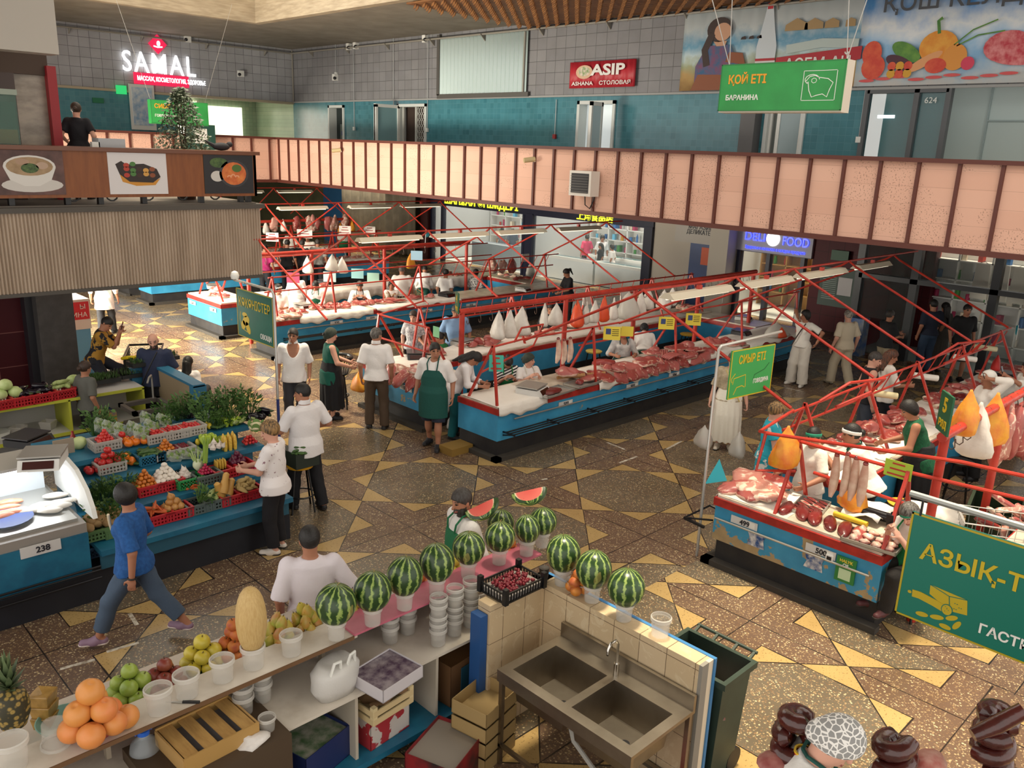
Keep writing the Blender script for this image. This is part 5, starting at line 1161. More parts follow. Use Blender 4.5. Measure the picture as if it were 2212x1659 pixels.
# mutton sign hung on wires
X = 10.0;a = GX(1550,240,X);tl = GX(1560,140,X);tr = GX(1832,125,X);w = a.y-GX(1815,240,X).y;h = tl.z-a.z
t,wr,dr = board('hanging_sign','green box sign with a ram outline hanging on wires above the parapet',(X,a.y,a.z),(0,-1,0),(0,0,1),w,h,m_bgreen,M('2a7a40',.5))
wr('ҚОЙ ЕТІ',.07*w,h*.66,h*.25,m_orange,.004,fit=.32*w);wr('БАРАНИНА',.06*w,h*.28,h*.15,m_txtw,.002,fit=.28*w)
for x0,y0,x1,y1 in ((.69,.2,.945,.21),(.69,.79,.945,.8),(.69,.2,.694,.8),(.941,.2,.945,.8)): dr([(x0*w,y0*h),(x1*w,y0*h),(x1*w,y1*h),(x0*w,y1*h)],m_txtw)
dr(line([((.76+.055*math.cos(i*.5))*w,(.62+.10*math.sin(i*.5))*h) for i in range(9)],.004),m_txtw);dr(line([((.775+.02*math.cos(i*.9))*w,(.60+.05*math.sin(i*.9))*h) for i in range(8)],.003),m_txtw)
dr(line([(.73*w,.58*h),(.745*w,.40*h),(.77*w,.27*h),(.80*w,.30*h),(.85*w,.33*h),(.885*w,.27*h),(.90*w,.42*h),(.92*w,.55*h),(.88*w,.63*h),(.81*w,.66*h),(.78*w,.70*h),(.74*w,.68*h),(.71*w,.58*h),(.73*w,.55*h)],.004),m_txtw)
B().box((.021,-w,-.02),(.22,0,h)).build('light_box',M('cfc4b4',.5),t)
wb = B();z1 = 8.6
for y,dy in ((-.05,1.2),(-.05,.2),(-w+.05,-.6),(-w+.05,.3)): wb.tube([(.1,y,h),(.1,y+dy,z1-a.z)],.006,4)
wb.build('wires',m_pole,t)
# second green sign far off, and the wall signs
Yw = 24.5;a = GY(328,265,Yw);c = GY(450,248,Yw);t2,wr,dr = board('hanging_sign','far green box sign hanging behind the tall potted tree',(a.x,Yw,a.z),(1,0,0),(0,0,1),c.x-a.x,.62,m_bgreen,M('2a7a40',.5));wr('СИЫР ЕТІ',.1,.45,.16,m_orange,.004);wr('ГОВЯДИНА',.1,.2,.09,m_txtw,.002)
B().box((0,.021,-.02),(c.x-a.x,.2,.62)).build('light_box',m_bgreen,t2);q = B()
for x,dx in ((.05,-.8),(c.x-a.x-.05,1.0)): q.tube([(x,.1,.6),(x+dx,.1,3.4)],.006,4)
q.build('wires',m_pole,t2)
Yw = 30.95;m_glow = M('ffffff',.4,emit=2.2);m_pinkl = M('d2214a',.4,emit=1.0)
a = GY(263,150,Yw);c = GY(420,160,Yw);hh = GY(340,118,Yw).z
t = thing('shop_sign','glowing white letters with pink emblem and strip on the grey tiled wall','sign',(a.x,Yw,0))
TXT('SAMAL',(0,-.05,hh-.34),.95,m_glow,'lettering',t,(1,0,0),(0,0,1),'LEFT',.02,.004,sp=1.2,fit=c.x-a.x);b0 = GY(288,163,Yw)
B().box((b0.x-a.x,-.06,6.42),(c.x-a.x-.25,0,6.80)).build('pink_strip',m_pinkl,t);TXT('МАССАЖ, КОСМЕТОЛОГИЯ, ЗДОРОВЬЕ',(b0.x-a.x+.1,-.065,6.61),.2,m_glow,'lettering',t,(1,0,0),(0,0,1),'LEFT',.004,.004,.62)
B().prism([(0,-.32),(.32,0),(0,.32),(-.32,0)],((c.x-a.x)*.5,0,7.78),(1,0,0),(0,0,1),(0,-.05,0)).build('emblem_tile',m_pinkl,t);B().prism(line([(-.15,-.03),(-.02,-.06),(.15,-.04)],.02)+[],((c.x-a.x)*.5,-.055,7.74),(1,0,0),(0,0,1),(0,-.01,0)).prism(blob(.02,.06,.06,.09),((c.x-a.x)*.5,-.055,7.74),(1,0,0),(0,0,1),(0,-.01,0)).build('emblem',m_glow,t)
def wallbox(label,name,cat,p,sx,sy,sz,m):
 o = tag(B().box((-sx/2,-sy/2,-sz/2),(sx/2,sy/2,sz/2)).build(name,m),label,cat);o.location = p;return o
wallbox('small lit green exit sign on the teal wall','exit_sign','sign',GY(262,194,30.9),.32,.1,.28,M('28b060',.4,emit=1.2));wallbox('green direction plate low on the teal wall','direction_plate','sign',GY(212,217,30.95),.35,.04,.16,M('1f7a55',.5))
o = wallbox('white framed notice board on the teal wall','notice_board','notice',GY(308,232,30.9),.85,.06,1.5,m_wht);B().box((-.34,-.05,-.6),(.34,-.03,.65)).build('poster_sheet',M('8fb4d4',.5,c2='d8e0e4',sc=6),o)
o = wallbox('dark green lift sign with white arrows standing at the parapet','lift_sign','sign',GY(434,303,26.6),.95,.06,.95,M('1f4a40',.5))
B().prism([(-.2,-.1),(.2,-.1),(.2,.35),(-.2,.35)],(0,-.035,0),(1,0,0),(0,0,1),(0,-.004,0)).build('pictogram',m_txtw,o);TXT('LIFT',(0,-.04,-.3),.17,m_txtw,'lettering',o,(1,0,0),(0,0,1),'CENTER')
# cameras, drop cables and beacons on the grey walls
for i,(x,y,X,Yv) in enumerate(((405,85,None,30.9),(520,160,None,30.9),(725,168,17.95,None),(755,102,17.95,None),(770,100,17.95,None),(920,85,17.95,None))):
 p = GX(x,y,X) if X else GY(x,y,Yv);t = thing('wall_camera',['white camera under the ceiling near the glowing letters','white dome camera on a drop cable near the wall corner','white dome camera on a drop cable past the corner','small white camera beside the floodlight','white floodlight beside the small camera','white camera left of the corrugated shutter' if 0 else 'white camera beside the corrugated shutter'][i],'camera',p)
 B().box((-.1,-.08,-.1),(.1,.08,.12)).build('housing',m_wht,t);B().ell((-.08,-.06,-.02),(.06,.06,.06),10,7).build('lens',m_dark,t,True)
for i,(x,y0,y1) in enumerate(((725,95,160),(763,90,278),(850,75,272),(925,70,281),(1202,215,295),(1870,195,302),(1520,10,12))[:6]):
 p,q = GX(x,y0,17.96),GX(x,y1,17.96);t = thing('drop_cable',['cable holding the dome camera past the corner','thin cable dropping beside the floodlight','cable dropping to the open lattice door','thin cable dropping beside the lattice door','thin cable with a red beacon by the white door','cable dropping beside the glass corner'][i],'cable');q.y = p.y
 B().tube([p,q],.012,4).build('wire',M('b8bcbc',.5),t);B().box((q.x-.04,q.y-.05,q.z-.06),(q.x+.02,q.y+.05,q.z+.06)).build('switch_box',M('a03030',.5) if i in (2,4) else m_wht,t)
# banners
def art(t,o,r,u,items):
 n_ = Vector(r).cross(Vector(u))
 for k,(poly,m,d) in enumerate(items): B().prism(poly,Vector(o)+n_*(.004+d*.002),r,u,n_*.001).build('print',m,t)
def banner(label,y0,y1,z0,z1,m,name='banner'):
 t = thing(name,label,'banner',(17.9,y0,z0));w = y0-y1;h = z1-z0;b = B();n = 40;v = [];f = []
 for i in range(n+1):
  for j in range(2): v.append((-.012*math.sin(i*.9)-.01*math.sin(i*2.3),-w*i/n,h*j))
 for i in range(n): f.append((2*i,2*i+2,2*i+3,2*i+1))
 o = b.add(v,f).build('sheet',m,t,2);o.modifiers.new('t','SOLIDIFY').thickness = .006;return t,w,h
NR = (0,-1,0);UP = (0,0,1)
p,q = GX(1232,137,17.9),GX(1370,185,17.9);t,w,h = banner('small red canteen banner on the grey tiles',p.y,q.y,q.z-.02,p.z+.02,M('c2303c',.5,c2='b02834',sc=3))
o = (-.045,0,0);art(t,o,NR,UP,[(blob(.25*w,.6*h,.13*w,.26*h),M('d8b494',.5),0),(blob(.25*w,.62*h,.09*w,.18*h),M('7a9a5a',.5,c2='e2cfc2',sc=14),1)]);TXT('ASIP',(-.05,-.36*w,.64*h),h*.56,m_txtw,'lettering',t,NR,UP,'LEFT',.002,.012,fit=.52*w);TXT('ASHANA    СТОЛОВАЯ',(-.05,-.06*w,.16*h),h*.2,m_txtw,'lettering',t,NR,UP,'LEFT',.002,.003,fit=.9*w)
p,q = GX(1482,20,17.9),GX(1852,195,17.9);z0,z1 = 6.24,8.02
sky = N('painted_landscape');x,y,z = sky.xyz();sky.set(color=sky.ramp(sky.math('ADD',sky.math('MULTIPLY',z,.55),sky.math('MULTIPLY',sky.noise(3.5,6),.35)),[(.1,'8f6a48'),(.32,'c2a06a'),(.48,'a0a884'),(.6,'b8cdd2'),(.74,'6fa3c0'),(.95,'d6dfe0')]),rough=.5)
t,w,h = banner('big painted banner with a braided girl, a water bottle and yurts on a steppe',p.y,q.y,z0,z1,sky.m)
dk = M('3a2a26',.6);skn = M('c99a7c',.6);dr_ = M('2f5f86',.6,c2='7a4a6a',sc=7);br = M('8a4f32',.6);wb = M('c9d2d8',.4);rd = M('b01f2c',.5)
it = [([(.10*w,0),(.34*w,0),(.36*w,.30*h),(.30*w,.55*h),(.16*w,.55*h),(.10*w,.3*h)],dr_,0),([(.08*w,0),(.40*w,0),(.34*w,.18*h),(.12*w,.20*h)],br,1),(blob(.23*w,.74*h,.075*w,.15*h),dk,1),(blob(.25*w,.71*h,.05*w,.11*h),skn,2),(line([(.19*w,.70*h),(.15*w,.5*h),(.17*w,.3*h)],.02*w),dk,3),([(.20*w,.60*h),(.28*w,.60*h),(.27*w,.54*h),(.22*w,.54*h)],skn,1),([(.28*w,.34*h),(.40*w,.30*h),(.38*w,.44*h),(.30*w,.46*h)],br,3),
      ([(.46*w,.0),(.56*w,0),(.565*w,.5*h),(.545*w,.72*h),(.525*w,.98*h),(.495*w,.98*h),(.475*w,.72*h),(.455*w,.5*h)],wb,2),([(.455*w,.12*h),(.565*w,.12*h),(.565*w,.36*h),(.455*w,.36*h)],M('d8d2d2',.5),3),([(.455*w,.33*h),(.565*w,.33*h),(.565*w,.36*h),(.455*w,.36*h)],rd,4),([(.495*w,.93*h),(.525*w,.93*h),(.525*w,1.0*h),(.495*w,1.0*h)],rd,3),
      ([(.57*w,.08*h),(1.0*w,.30*h),(1.0*w,.44*h),(.57*w,.36*h)],rd,2),(line([(.62*w,.45*h),(.8*w,.50*h),(.98*w,.47*h)],.02*w),M('b9c8c4',.5),1)]
for i in range(4): xx = (.66+i*.09)*w;r_ = (.06-.012*i)*w;it.append(([(xx-r_,.66*h),(xx+r_,.66*h),(xx+r_*.95,.73*h),(xx,.80*h-i*.015*h),(xx-r_*.95,.73*h)],M('a88c62',.6),2))
for i in range(3): it.append(([((.36+i*.045)*w,.60*h),((.39+i*.045)*w,.60*h),((.385+i*.045)*w,.64*h),((.365+i*.045)*w,.63*h)],dk,2))
art(t,(-.05,0,0),NR,UP,it);TXT('АСЕМ-АЙ',(-.07,-.62*w,.26*h),.34,m_txtw,'lettering',t,NR,UP,'LEFT',.002,.004,.95);TXT('АСЕМ-АЙ',(-.07,-.458*w,.20*h),.14,rd,'lettering',t,NR,UP,'LEFT',.002,.002,.7)
p2 = GX(1866,10,17.9)
sk2 = N('painted_sky');x,y,z = sk2.xyz();sk2.set(color=sk2.ramp(sk2.math('ADD',sk2.math('MULTIPLY',z,.4),sk2.math('MULTIPLY',sk2.noise(1.6,5),.5)),[(.15,'f0e4d8'),(.32,'d6e2e8'),(.5,'8fbfe6'),(.7,'e8eef2'),(.9,'5f9fe0')]),rough=.45)
t,w,h = banner('wide pale banner with painted vegetables and meat under a greeting',p2.y,-1.5,z0,8.12,sk2.m);W_ = 3.2
to,oo,gr,pu,pk,rdm = M('cf3d2a',.5,c2='e0603a',sc=5),M('e08a24',.5,c2='eba63c',sc=5),M('3f7a2f',.5,c2='6a9a3a',sc=6),M('4a1f30',.5),M('e2a06a',.5),M('c23040',.5,c2='e08a8a',sc=8)
it = [(blob(.34,.62,.20,.24),to,1),(blob(.40,.36,.24,.24),to,2),(blob(1.02,.62,.32,.15,-.5),gr,1),(blob(.92,.42,.30,.12,-.4),pu,2),(blob(1.62,.68,.36,.30),oo,1),(blob(1.40,.42,.36,.09,.5),pk,3),(blob(1.95,.48,.22,.24),M('e0953a',.5),2),(blob(1.62,.34,.20,.14),to,4),(blob(2.2,.36,.12,.12),M('d63a5a',.5),3),(blob(2.85,.62,.42,.28),rdm,1),(blob(3.1,.45,.5,.16),rdm,2),(line([(1.6,.92),(1.55,1.15),(1.62,1.2)],.03),gr,3),(line([(1.9,.7),(2.2,.95),(2.6,1.1)],.012),gr,2),(line([(1.95,.68),(2.3,.85),(2.75,.9)],.012),gr,2)]
for i in range(6): it.append((blob(.78+(i % 3)*.16,.22+(i//3)*.14,.085,.085),to if i % 2 else M('d8a02a',.5),4))
for i in range(9): it.append((blob(.3+i*.33,.10+.03*(i % 3),.16,.03),M('d65a5a',.6),0))
art(t,(-.05,0,0),NR,UP,it);dkt = M('4a4c52',.5)
TXT('ҚОШ КЕЛДІҢІЗ',(-.06,-.42,1.52),.44,dkt,'lettering',t,NR,UP,'LEFT',.002,.004,1.05);TXT('КӨК БАЗАР',(-.06,-1.0,1.98),.44,dkt,'lettering',t,NR,UP,'LEFT',.002,.004,1.05)
# heaters and floodlights on the parapet
for (x0,y0,x1,y1,X,l) in ((1250,368,1293,425,14.94,'white louvred heater on the pink parapet nearest the middle'),(564,322,593,355,14.94,'white louvred heater at the corner of the pink parapet')):
 a,c = GX(x0,y0,X),GX(x1,y1,X);w = abs(a.y-c.y);h = a.z-c.z;t = thing('heater',l,'heater',(X,(a.y+c.y)/2,c.z))
 B().box((-.30,-w/2,0),(0,w/2,h)).build('casing',M('ddd8ce',.5),t);B().box((-.31,-w*.40,h*.12),(-.30,w*.40,h*.9)).build('grille',m_dark,t);q = B()
 for i in range(7): q.box((-.34,-w*.4,h*(.16+i*.105)),(-.305,w*.4,h*(.175+i*.105)))
 q.build('louvre_slats',M('6a6660',.4),t);B().tube([(-.1,0,0),(-.1,-.02,-.2),(-.05,-.12,-.28),(-.03,-.2,-.1),(-.02,-.22,0)],.015,6).build('hose',m_dark,t)
for x,y,l in ((733,328,'yellowish bullet camera on the pink parapet toward the corner'),(1150,349,'yellowish bullet camera on the pink parapet near the heater')):
 p = GX(x,y,14.9);t = thing('bullet_camera',l,'camera',p);B().tube([(-.24,.05,.02),(0,-.08,.06)],.06,10).build('housing',M('c9b88a',.5),t,True);B().bar((0,-.05,.06),(.04,-.05,.0),.03).build('bracket',m_wht,t)
# ---------------------------------------------------------------- cafe on the mezzanine
m_wood = M('8a4f22',.45,c2='7a4119',sc=1.6,stretch=(8,1,1),name='wood');Yc = 14.5
t = thing('cafe_counter','long brown wooden cafe counter with three food pictures on the mezzanine','counter')
B().box((.9,Yc,3.72),(7.62,Yc+.05,4.44)).box((7.57,Yc,3.72),(7.62,Yc+.75,4.44)).build('front_panel',m_wood,t);B().box((.9,Yc-.05,4.44),(7.68,Yc+.78,4.50)).build('counter_top',M('6a3a1c',.3),t)
for x in (4.4,4.9,5.6,6.6,7.35,7.5,3.6): B().box((x,Yc+.15,3.6),(x+.08,Yc+.25,3.74)).build('foot',m_blk,t)
for i in range(5): x = 4.6+i*.6;B().tube([(x+.09*math.cos(a*PI/5),Yc+.4,3.72-.09*math.sin(a*PI/5)*.9) for a in range(6)],.015,5).build('hanging_ring',m_blk,t)
def poster(x0,x1,m,items):
 a,c = GY(x0,372,Yc),GY(x1,372,Yc);w = c.x-a.x;h = .66;o = B().box((a.x,Yc-.012,3.77),(c.x,Yc,3.77+h)).build('poster',m,t)
 for poly,mm,d in items(w,h): B().prism(poly,(a.x,Yc-.013,3.77),(1,0,0),(0,0,1),(0,-.001-.001*d,0)).build('print',mm,o)
cer = M('d6d2cc',.4);
poster(-12,138,M('4a3330',.5,c2='6a4a44',sc=4),lambda w,h: [(blob(.52*w,.22*h,.45*w,.16*h),M('c9c4be',.4),0),([(.12*w,.62*h),(.20*w,.34*h),(.40*w,.20*h),(.62*w,.20*h),(.80*w,.34*h),(.88*w,.62*h)],cer,1),(blob(.5*w,.64*h,.38*w,.25*h),cer,2),(blob(.5*w,.64*h,.34*w,.21*h),M('8f7350',.4,c2='a98c68',sc=8),3),(blob(.50*w,.60*h,.13*w,.11*h),M('2f4426',.5,c2='55703a',sc=30),4),(blob(.40*w,.74*h,.1*w,.07*h),M('a98a72',.5),4),(blob(.68*w,.66*h,.09*w,.08*h),M('b59a84',.5),4)])
poster(234,360,M('d9d5d6',.5),lambda w,h: [([(.15*w,.62*h),(.22*w,.30*h),(.45*w,.20*h),(.78*w,.22*h),(.88*w,.40*h),(.75*w,.30*h),(.3*w,.36*h)],M('c88a2c',.5),0),([(.12*w,.72*h),(.22*w,.80*h),(.30*w,.72*h),(.60*w,.74*h),(.82*w,.62*h),(.88*w,.42*h),(.74*w,.28*h),(.34*w,.30*h),(.18*w,.48*h)],M('2a1d1a',.5),1)]+[(blob((.30+.11*(i % 5))*w,(.46+.12*(i//5)+.03*(i % 2))*h,.05*w,.055*h),M(['b03a2a','4a7a3a','3a2018','d09a4a','8a4a2a'][i % 5],.5),2) for i in range(12)])
poster(440,546,M('17171c',.4),lambda w,h: [(blob(.60*w,.52*h,.30*w,.36*h),M('303034',.4),0),(blob(.60*w,.52*h,.25*w,.30*h),M('c05a26',.45,c2='d8803c',sc=9),1),(blob(.26*w,.45*h,.13*w,.14*h),M('c9c6c0',.5),0),(blob(.30*w,.80*h,.18*w,.13*h),M('2f4a26',.5,c2='4f6a34',sc=20),0),(blob(.66*w,.66*h,.1*w,.1*h),M('4a6a2c',.5),2)]+[(line([((.50+.08*i+.04*math.cos(a))*w,(.42+.05*math.sin(a)+.03*(i % 2))*h) for a in (0,1,2,3)],.012*w),M('e0a07a',.5),3) for i in range(3)])
# things on and behind the cafe counter
p = thing('potted_tree','tall dark leafy potted tree behind the cafe counter','plant',(GY(395,320,15.3).x+.12,15.55,3.6))
B().lathe([(.01,0),(.16,0),(.2,.45),(.21,.5),(.01,.48)],16).build('pot',M('4a3020',.7),p,True);q = B()
for i in range(3): q.tube([(.02*i,0,.45),(.05*i-.04,.02,1.2),(.06*i-.06,0,1.9)],[.02,.015,.008],6)
q.build('stem',M('4a3a26',.8),p);v = B();rr = random.Random(3)
for i in range(2300):
 zz = rr.random()**1.1;rad = .52*(1-zz)**.75+.05;a = rr.uniform(0,6.28);d = rad*math.sqrt(rr.random());c_ = Vector((d*math.cos(a),d*math.sin(a),.85+zz*1.12));u = Vector((rr.uniform(-1,1),rr.uniform(-1,1),rr.uniform(-1.2,.2))).normalized();s_ = u.orthogonal().normalized()*.016;L = rr.uniform(.06,.10)
 v.add([c_,c_+u*L*.5+s_,c_+u*L,c_+u*L*.5-s_],[(0,1,2,3)])
v.build('foliage',M('2c3a22',.5,rnd='3a4a2c',c2='46553a',sc=6),p)
b = B().ell((0,0,.07),(.17,.075,.07),12,8).ell((.16,0,.11),(.06,.05,.05),10,7).tube([(-.15,0,.09),(-.3,0,.17)],[.04,.01],6);tag(b.build('bundled_cloth',M('26262c',.8),None,True),'dark bundled umbrella lying on the cafe counter','umbrella').location = GY(478,322,14.8).xy.to_3d()+Vector((0,0,4.5))
def cafe(label,name,cat,px,y,sx,sy,sz,m): o = tag(B().box((-sx/2,-sy/2,0),(sx/2,sy/2,sz)).build(name,m),label,cat);o.location = (GY(px,310,y).x,y,4.5);return o
cafe('grey cash drawer on the cafe counter beside the waitress','cash_drawer','drawer',235,14.9,.42,.3,.14,M('b0b4b8',.5));cafe('small white sugar box on the cafe counter','sugar_box','box',205,14.8,.12,.1,.08,m_wht)
t = thing('aquarium','green tinted aquarium at the end of the cafe counter','aquarium',(GY(14,300,14.95).x-.2,14.95,4.5));B().box((-.6,-.2,0),(.34,.2,.72)).build('glass_tank',M('3f6a58',.08,alpha=.55),t);B().box((-.58,-.18,.01),(.32,.18,.22)).build('sand',M('9a7a3c',.8),t);B().box((-.62,-.22,.72),(.36,.22,.80)).build('rim',M('8f9a8a',.3),t);B().box((-.58,-.18,.22),(.32,.18,.62)).build('water',M('2c5a48',.05,alpha=.5),t)
o = struct(B().box((GY(30,200,16.0).x,16.0,3.6),(GY(108,200,16.0).x,16.6,6.2)).build('pillar_marble',M('b5a898',.35,c2='8d8275',sc=3.2,stretch=(1,1,2))))
c = GY(128,118,14.3);tag(B().box((c.x-1.6,14.3,c.z),(c.x,14.7,7.4)).build('lightbox_panel',M('b9b3aa',.6)),'blank grey lightbox hanging above the cafe counter','lightbox');tag(B().box((GY(106,200,15.8).x,15.8,3.6),(GY(106,200,15.8).x+.14,15.95,5.75)).build('red_post',M('9a1c26',.5)),'slim red post standing beside the marble pillar','post')
struct(B().box((-2,15.9,5.6),(GY(100,120,15.9).x,16.0,7.4)).build('wall_cafe',M('4a3a30',.7)));struct(B().box((-2,15.9,3.6),(GY(30,200,16).x,16.1,5.6)).build('window_7',M('3a241a',.4)))
# ---------------------------------------------------------------- shops under the walkway
m_goods = N('printed_packets');oi = m_goods.n('ShaderNodeObjectInfo');m_goods.set(color=m_goods.ramp(oi.outputs['Random'],[(0,'c23a2a'),(.14,'e8e2d4'),(.28,'d8a02a'),(.42,'2f6fb0'),(.56,'e8d8c0'),(.7,'4a9a4a'),(.82,'b02a5a'),(.92,'5fb4d8')],'CONSTANT'),rough=.5);m_goods = m_goods.m
m_shelf = M('e6e6e2',.4);m_panel = M('f4f6f4',.4,emit=1.8);m_panely = M('ffe6b0',.4,emit=2.5);m_glass = M('cfe0e4',.05,alpha=.06,spec=.5)
pk = {}
def packet(kind,p,rz,label,cat,group,s=1.0):
 if kind not in pk:
  if kind == 'carton': o = B().box((-.09,-.06,0),(.09,.06,.24)).build('carton',m_goods)
  elif kind == 'tin': o = B().lathe([(.01,0),(.06,0),(.06,.16),(.05,.165),(.01,.165)],12).build('tin',m_goods,None,True)
  elif kind == 'packet': o = B().lathe([(.01,.0),(.085,.01),(.09,.12),(.06,.22),(.08,.26),(.01,.26)],10,sy=.6).build('packet',m_goods,None,True)
  elif kind == 'bottle': o = B().lathe([(.01,0),(.04,0),(.04,.18),(.015,.24),(.015,.28),(.01,.28)],10).build('bottle',m_goods,None,True)
  else: o = B().tube([(-.12,0,.35),(0,0,.42),(.12,0,.35)],.01,4).prism([(-.2,-.5),(.2,-.5),(.16,.36),(-.16,.36)],(0,.03,0),(1,0,0),(0,0,1),(0,-.06,0)).build('garment',m_goods)
  pk[kind] = o;o.location = p;o.rotation_euler = (0,0,rz);o.scale = (s,)*3;tag(o,label,cat,group);return
 dup(pk[kind],p,rz,label,group,s)['category'] = cat
def rack(label,x,y0,y1,zs,n,kinds,glabel,group,m=m_shelf):
 t = thing('shelf_unit',label,'shelf');w = .4
 b = B()
 k = int((y1-y0)/1.0)+1
 for i in range(k+1): yy = y0+(y1-y0)*i/k;b.box((x,yy-.02,0),(x+w,yy+.02,zs[-1]+.4))
 b.box((x+w-.02,y0,0),(x+w,y1,zs[-1]+.4));b.build('upright',m,t)
 for z in zs:
  B().box((x,y0,z-.03),(x+w,y1,z)).build('shelf_board',m,t)
  for i in range(n): packet(R.choice(kinds),(x+.16,y0+.12+(y1-y0-.24)*(i+R.uniform(.2,.8))/n,z),R.uniform(-.2,.2),glabel,'packet',group,R.uniform(.85,1.15))
rack('white shelves full of packets behind the shop with the yellow Cyrillic sign',26.5,22.7,28.5,[.5,.95,1.4,1.85,2.3],11,['carton','tin','packet'],'packet on the white shelves behind the yellow Cyrillic sign','packets in the first shop')
rack('white shelves full of packets in the shop with the yellow Chinese sign',26.5,16.8,22.5,[.5,.95,1.4,1.85,2.3],14,['packet','tin','carton','bottle'],'packet on the white shelves behind the yellow Chinese sign','packets in the second shop')
rack('warm lit shelves of jars inside the deli',25.6,10.6,14.2,[.5,.95,1.4,1.85],7,['packet','bottle','tin'],'jar or packet on the warm deli shelves','packets in the deli',M('b88a4a',.5))
rack('dim shelves of goods behind the dark framed glass',23.4,5.0,9.0,[.4,.9,1.4,1.9,2.4],9,['packet','carton','tin'],'packet on the dim shelves behind the glass doors','packets behind the glass doors')
for i in range(9): packet('garment',(22.6,3.2+i*.42,2.1),PI/2+R.uniform(-.2,.2),'garment hanging behind the dark framed glass','garment','garments behind the glass')
for y0,y1,m in ((22.9,28.7,m_panel),(16.9,22.8,m_panel),(10.4,14.6,m_panely)):
 struct(B().box((23.5,y0,0),(27.2,y1,.02)).build('floor',M('c9ccc8',.25)));struct(B().box((27,y0,0),(27.2,y1,3.3)).build('wall_shop',M('dfe2e0',.6)));struct(B().box((23.3,y1-.1,0),(27.1,y1,3.3)).build('wall_shop',M('d8dad8',.6)));
 for k in range(2): tag(B().box((24.2+k*1.4,y0+.6,3.31),(24.7+k*1.4,y1-.6,3.35)).build('light_panel',m),['bright ceiling panel nearest the front of the ','bright ceiling panel deeper inside the '][k]+('deli' if m is m_panely else 'first shop' if y0 > 20 else 'second shop'),'lamp')
struct(B().box((27,2,0),(27.2,10,3.3)).build('wall_shop',M('4a4845',.8)));struct(B().box((23.5,9.2,0),(27,9.4,3.3)).build('wall_shop',M('4a4845',.8)))
for i,y in enumerate((4.5,7.5)): tag(B().box((24,y,3.31),(24.3,y+1.2,3.35)).build('light_panel',m_panel),['small bright panel behind the left glass pane','small bright panel behind the glass door'][i].replace('left ','far '),'lamp')
def freezer(label,x,y0,y1):
 t = thing('chest_freezer',label,'freezer');B().box((x,y0,.05),(x+.75,y1,.8)).build('cabinet',M('d8dedf',.4),t);B().box((x+.05,y0+.05,.8),(x+.7,y1-.05,.86)).build('glass_lid',M('9fc0c4',.05,alpha=.6),t);B().box((x,y0,.8),(x+.75,y0+.05,.9)).box((x,y1-.05,.8),(x+.75,y1,.9)).box((x,y0,.8),(x+.05,y1,.9)).build('rim',m_shelf,t)
freezer('white chest freezer just behind the second shop window',23.6,17.4,19.7);freezer('white chest freezer with glass lid by the shop entrance',23.6,19.8,22.2);freezer('white chest freezer deeper inside the second shop',25.2,18.0,21.5)
tag(B().box((23.7,24.2,0),(24.3,26.6,.95)).build('till_desk',M('8f9aa2',.4)),'grey till desk in the first shop','desk')
# fronts: frames, signs, glass
def front(name,y0,y1,posts,m,zt=2.35,head=3.34):
 b = B().box((23.12,y0,zt),(23.3,y1,head))
 for y in posts: b.box((23.1,y-.06,0),(23.3,y+.06,zt))
 return struct(b.build(name,m))
o = front('window_8',22.85,28.75,[28.6,27.9,23.0],m_navy);B().box((23.2,23.0,0),(23.22,28.6,2.35)).build('pane',m_glass,o)
m_neon = M('e8ea30',.4,emit=1.6);TXT('ШАНХАЙ ӨНІМДЕРІ',(23.1,27.75,2.58),.42,m_neon,'lettering',o,NR,UP,'LEFT',.01,.008,1.05)
o = front('window_9',16.9,22.85,[22.6,17.1],m_navy);B().box((23.08,16.9,0),(23.3,17.25,2.4)).box((23.08,22.5,0),(23.3,22.9,2.4)).build('jamb',m_navy,o);B().box((23.2,17.2,0),(23.22,22.5,2.35)).build('pane',m_glass,o);TXT('上海食品店',(23.1,20.3,2.52),.34,m_neon,'lettering',o,NR,UP,'LEFT',.01,.006,1.0)
o = front('window_10',11.25,13.72,[13.6,12.6,11.5],m_navy,2.0,2.02);B().box((23.1,11.25,2.02),(23.25,13.72,3.3)).build('sign_panel',M('a9a6ac',.5),o);B().box((23.2,11.5,0),(23.22,13.6,2.0)).build('pane',m_glass,o)
m_bneon = M('2a3cff',.3,emit=2.5);TXT('DELI',(23.08,13.45,2.46),.36,m_bneon,'lettering',o,NR,UP,'LEFT',.01,.002,fit=.66);TXT('FOOD',(23.08,12.2,2.42),.36,m_bneon,'lettering',o,NR,UP,'LEFT',.01,.002,fit=.82);TXT('Здоровье и качество в каждом продукте',(23.08,13.4,2.14),.13,m_bneon,'lettering',o,NR,UP,'LEFT',.006,.0,fit=1.95);B().prism(blob(0,0,.22,.22),(23.09,12.5,2.46),NR,UP,(-.01,0,0)).build('emblem',M('f4f6f8',.3,emit=2),o)
struct(B().box((23.1,14.2,2.05),(23.25,16.0,3.34)).build('wall_shops',M('b5aea6',.6)));o = struct(B().box((23.15,14.5,0),(23.25,15.4,2.05)).build('door_5',M('33497a',.4,c2='2a3d6a',sc=1)));B().box((23.12,14.65,1.4),(23.14,14.95,1.95)).build('poster',M('c8552e',.5),o)
o = struct(B().box((23.09,14.35,2.3),(23.1,15.6,3.2)).build('trim_10',M('b5aea6',.6)));TXT('МАГАЗИН',(23.08,15.5,2.56),.19,m_ink,'lettering',o,NR,UP,'LEFT',.002,.002);TXT('ДЕЛИКАТЕСОВ',(23.08,15.55,2.40),.19,m_ink,'lettering',o,NR,UP,'LEFT',.002,.002,.85);TXT('ДҮКЕНІ',(23.08,15.2,2.88),.19,m_ink,'lettering',o,NR,UP,'LEFT',.002,.002)
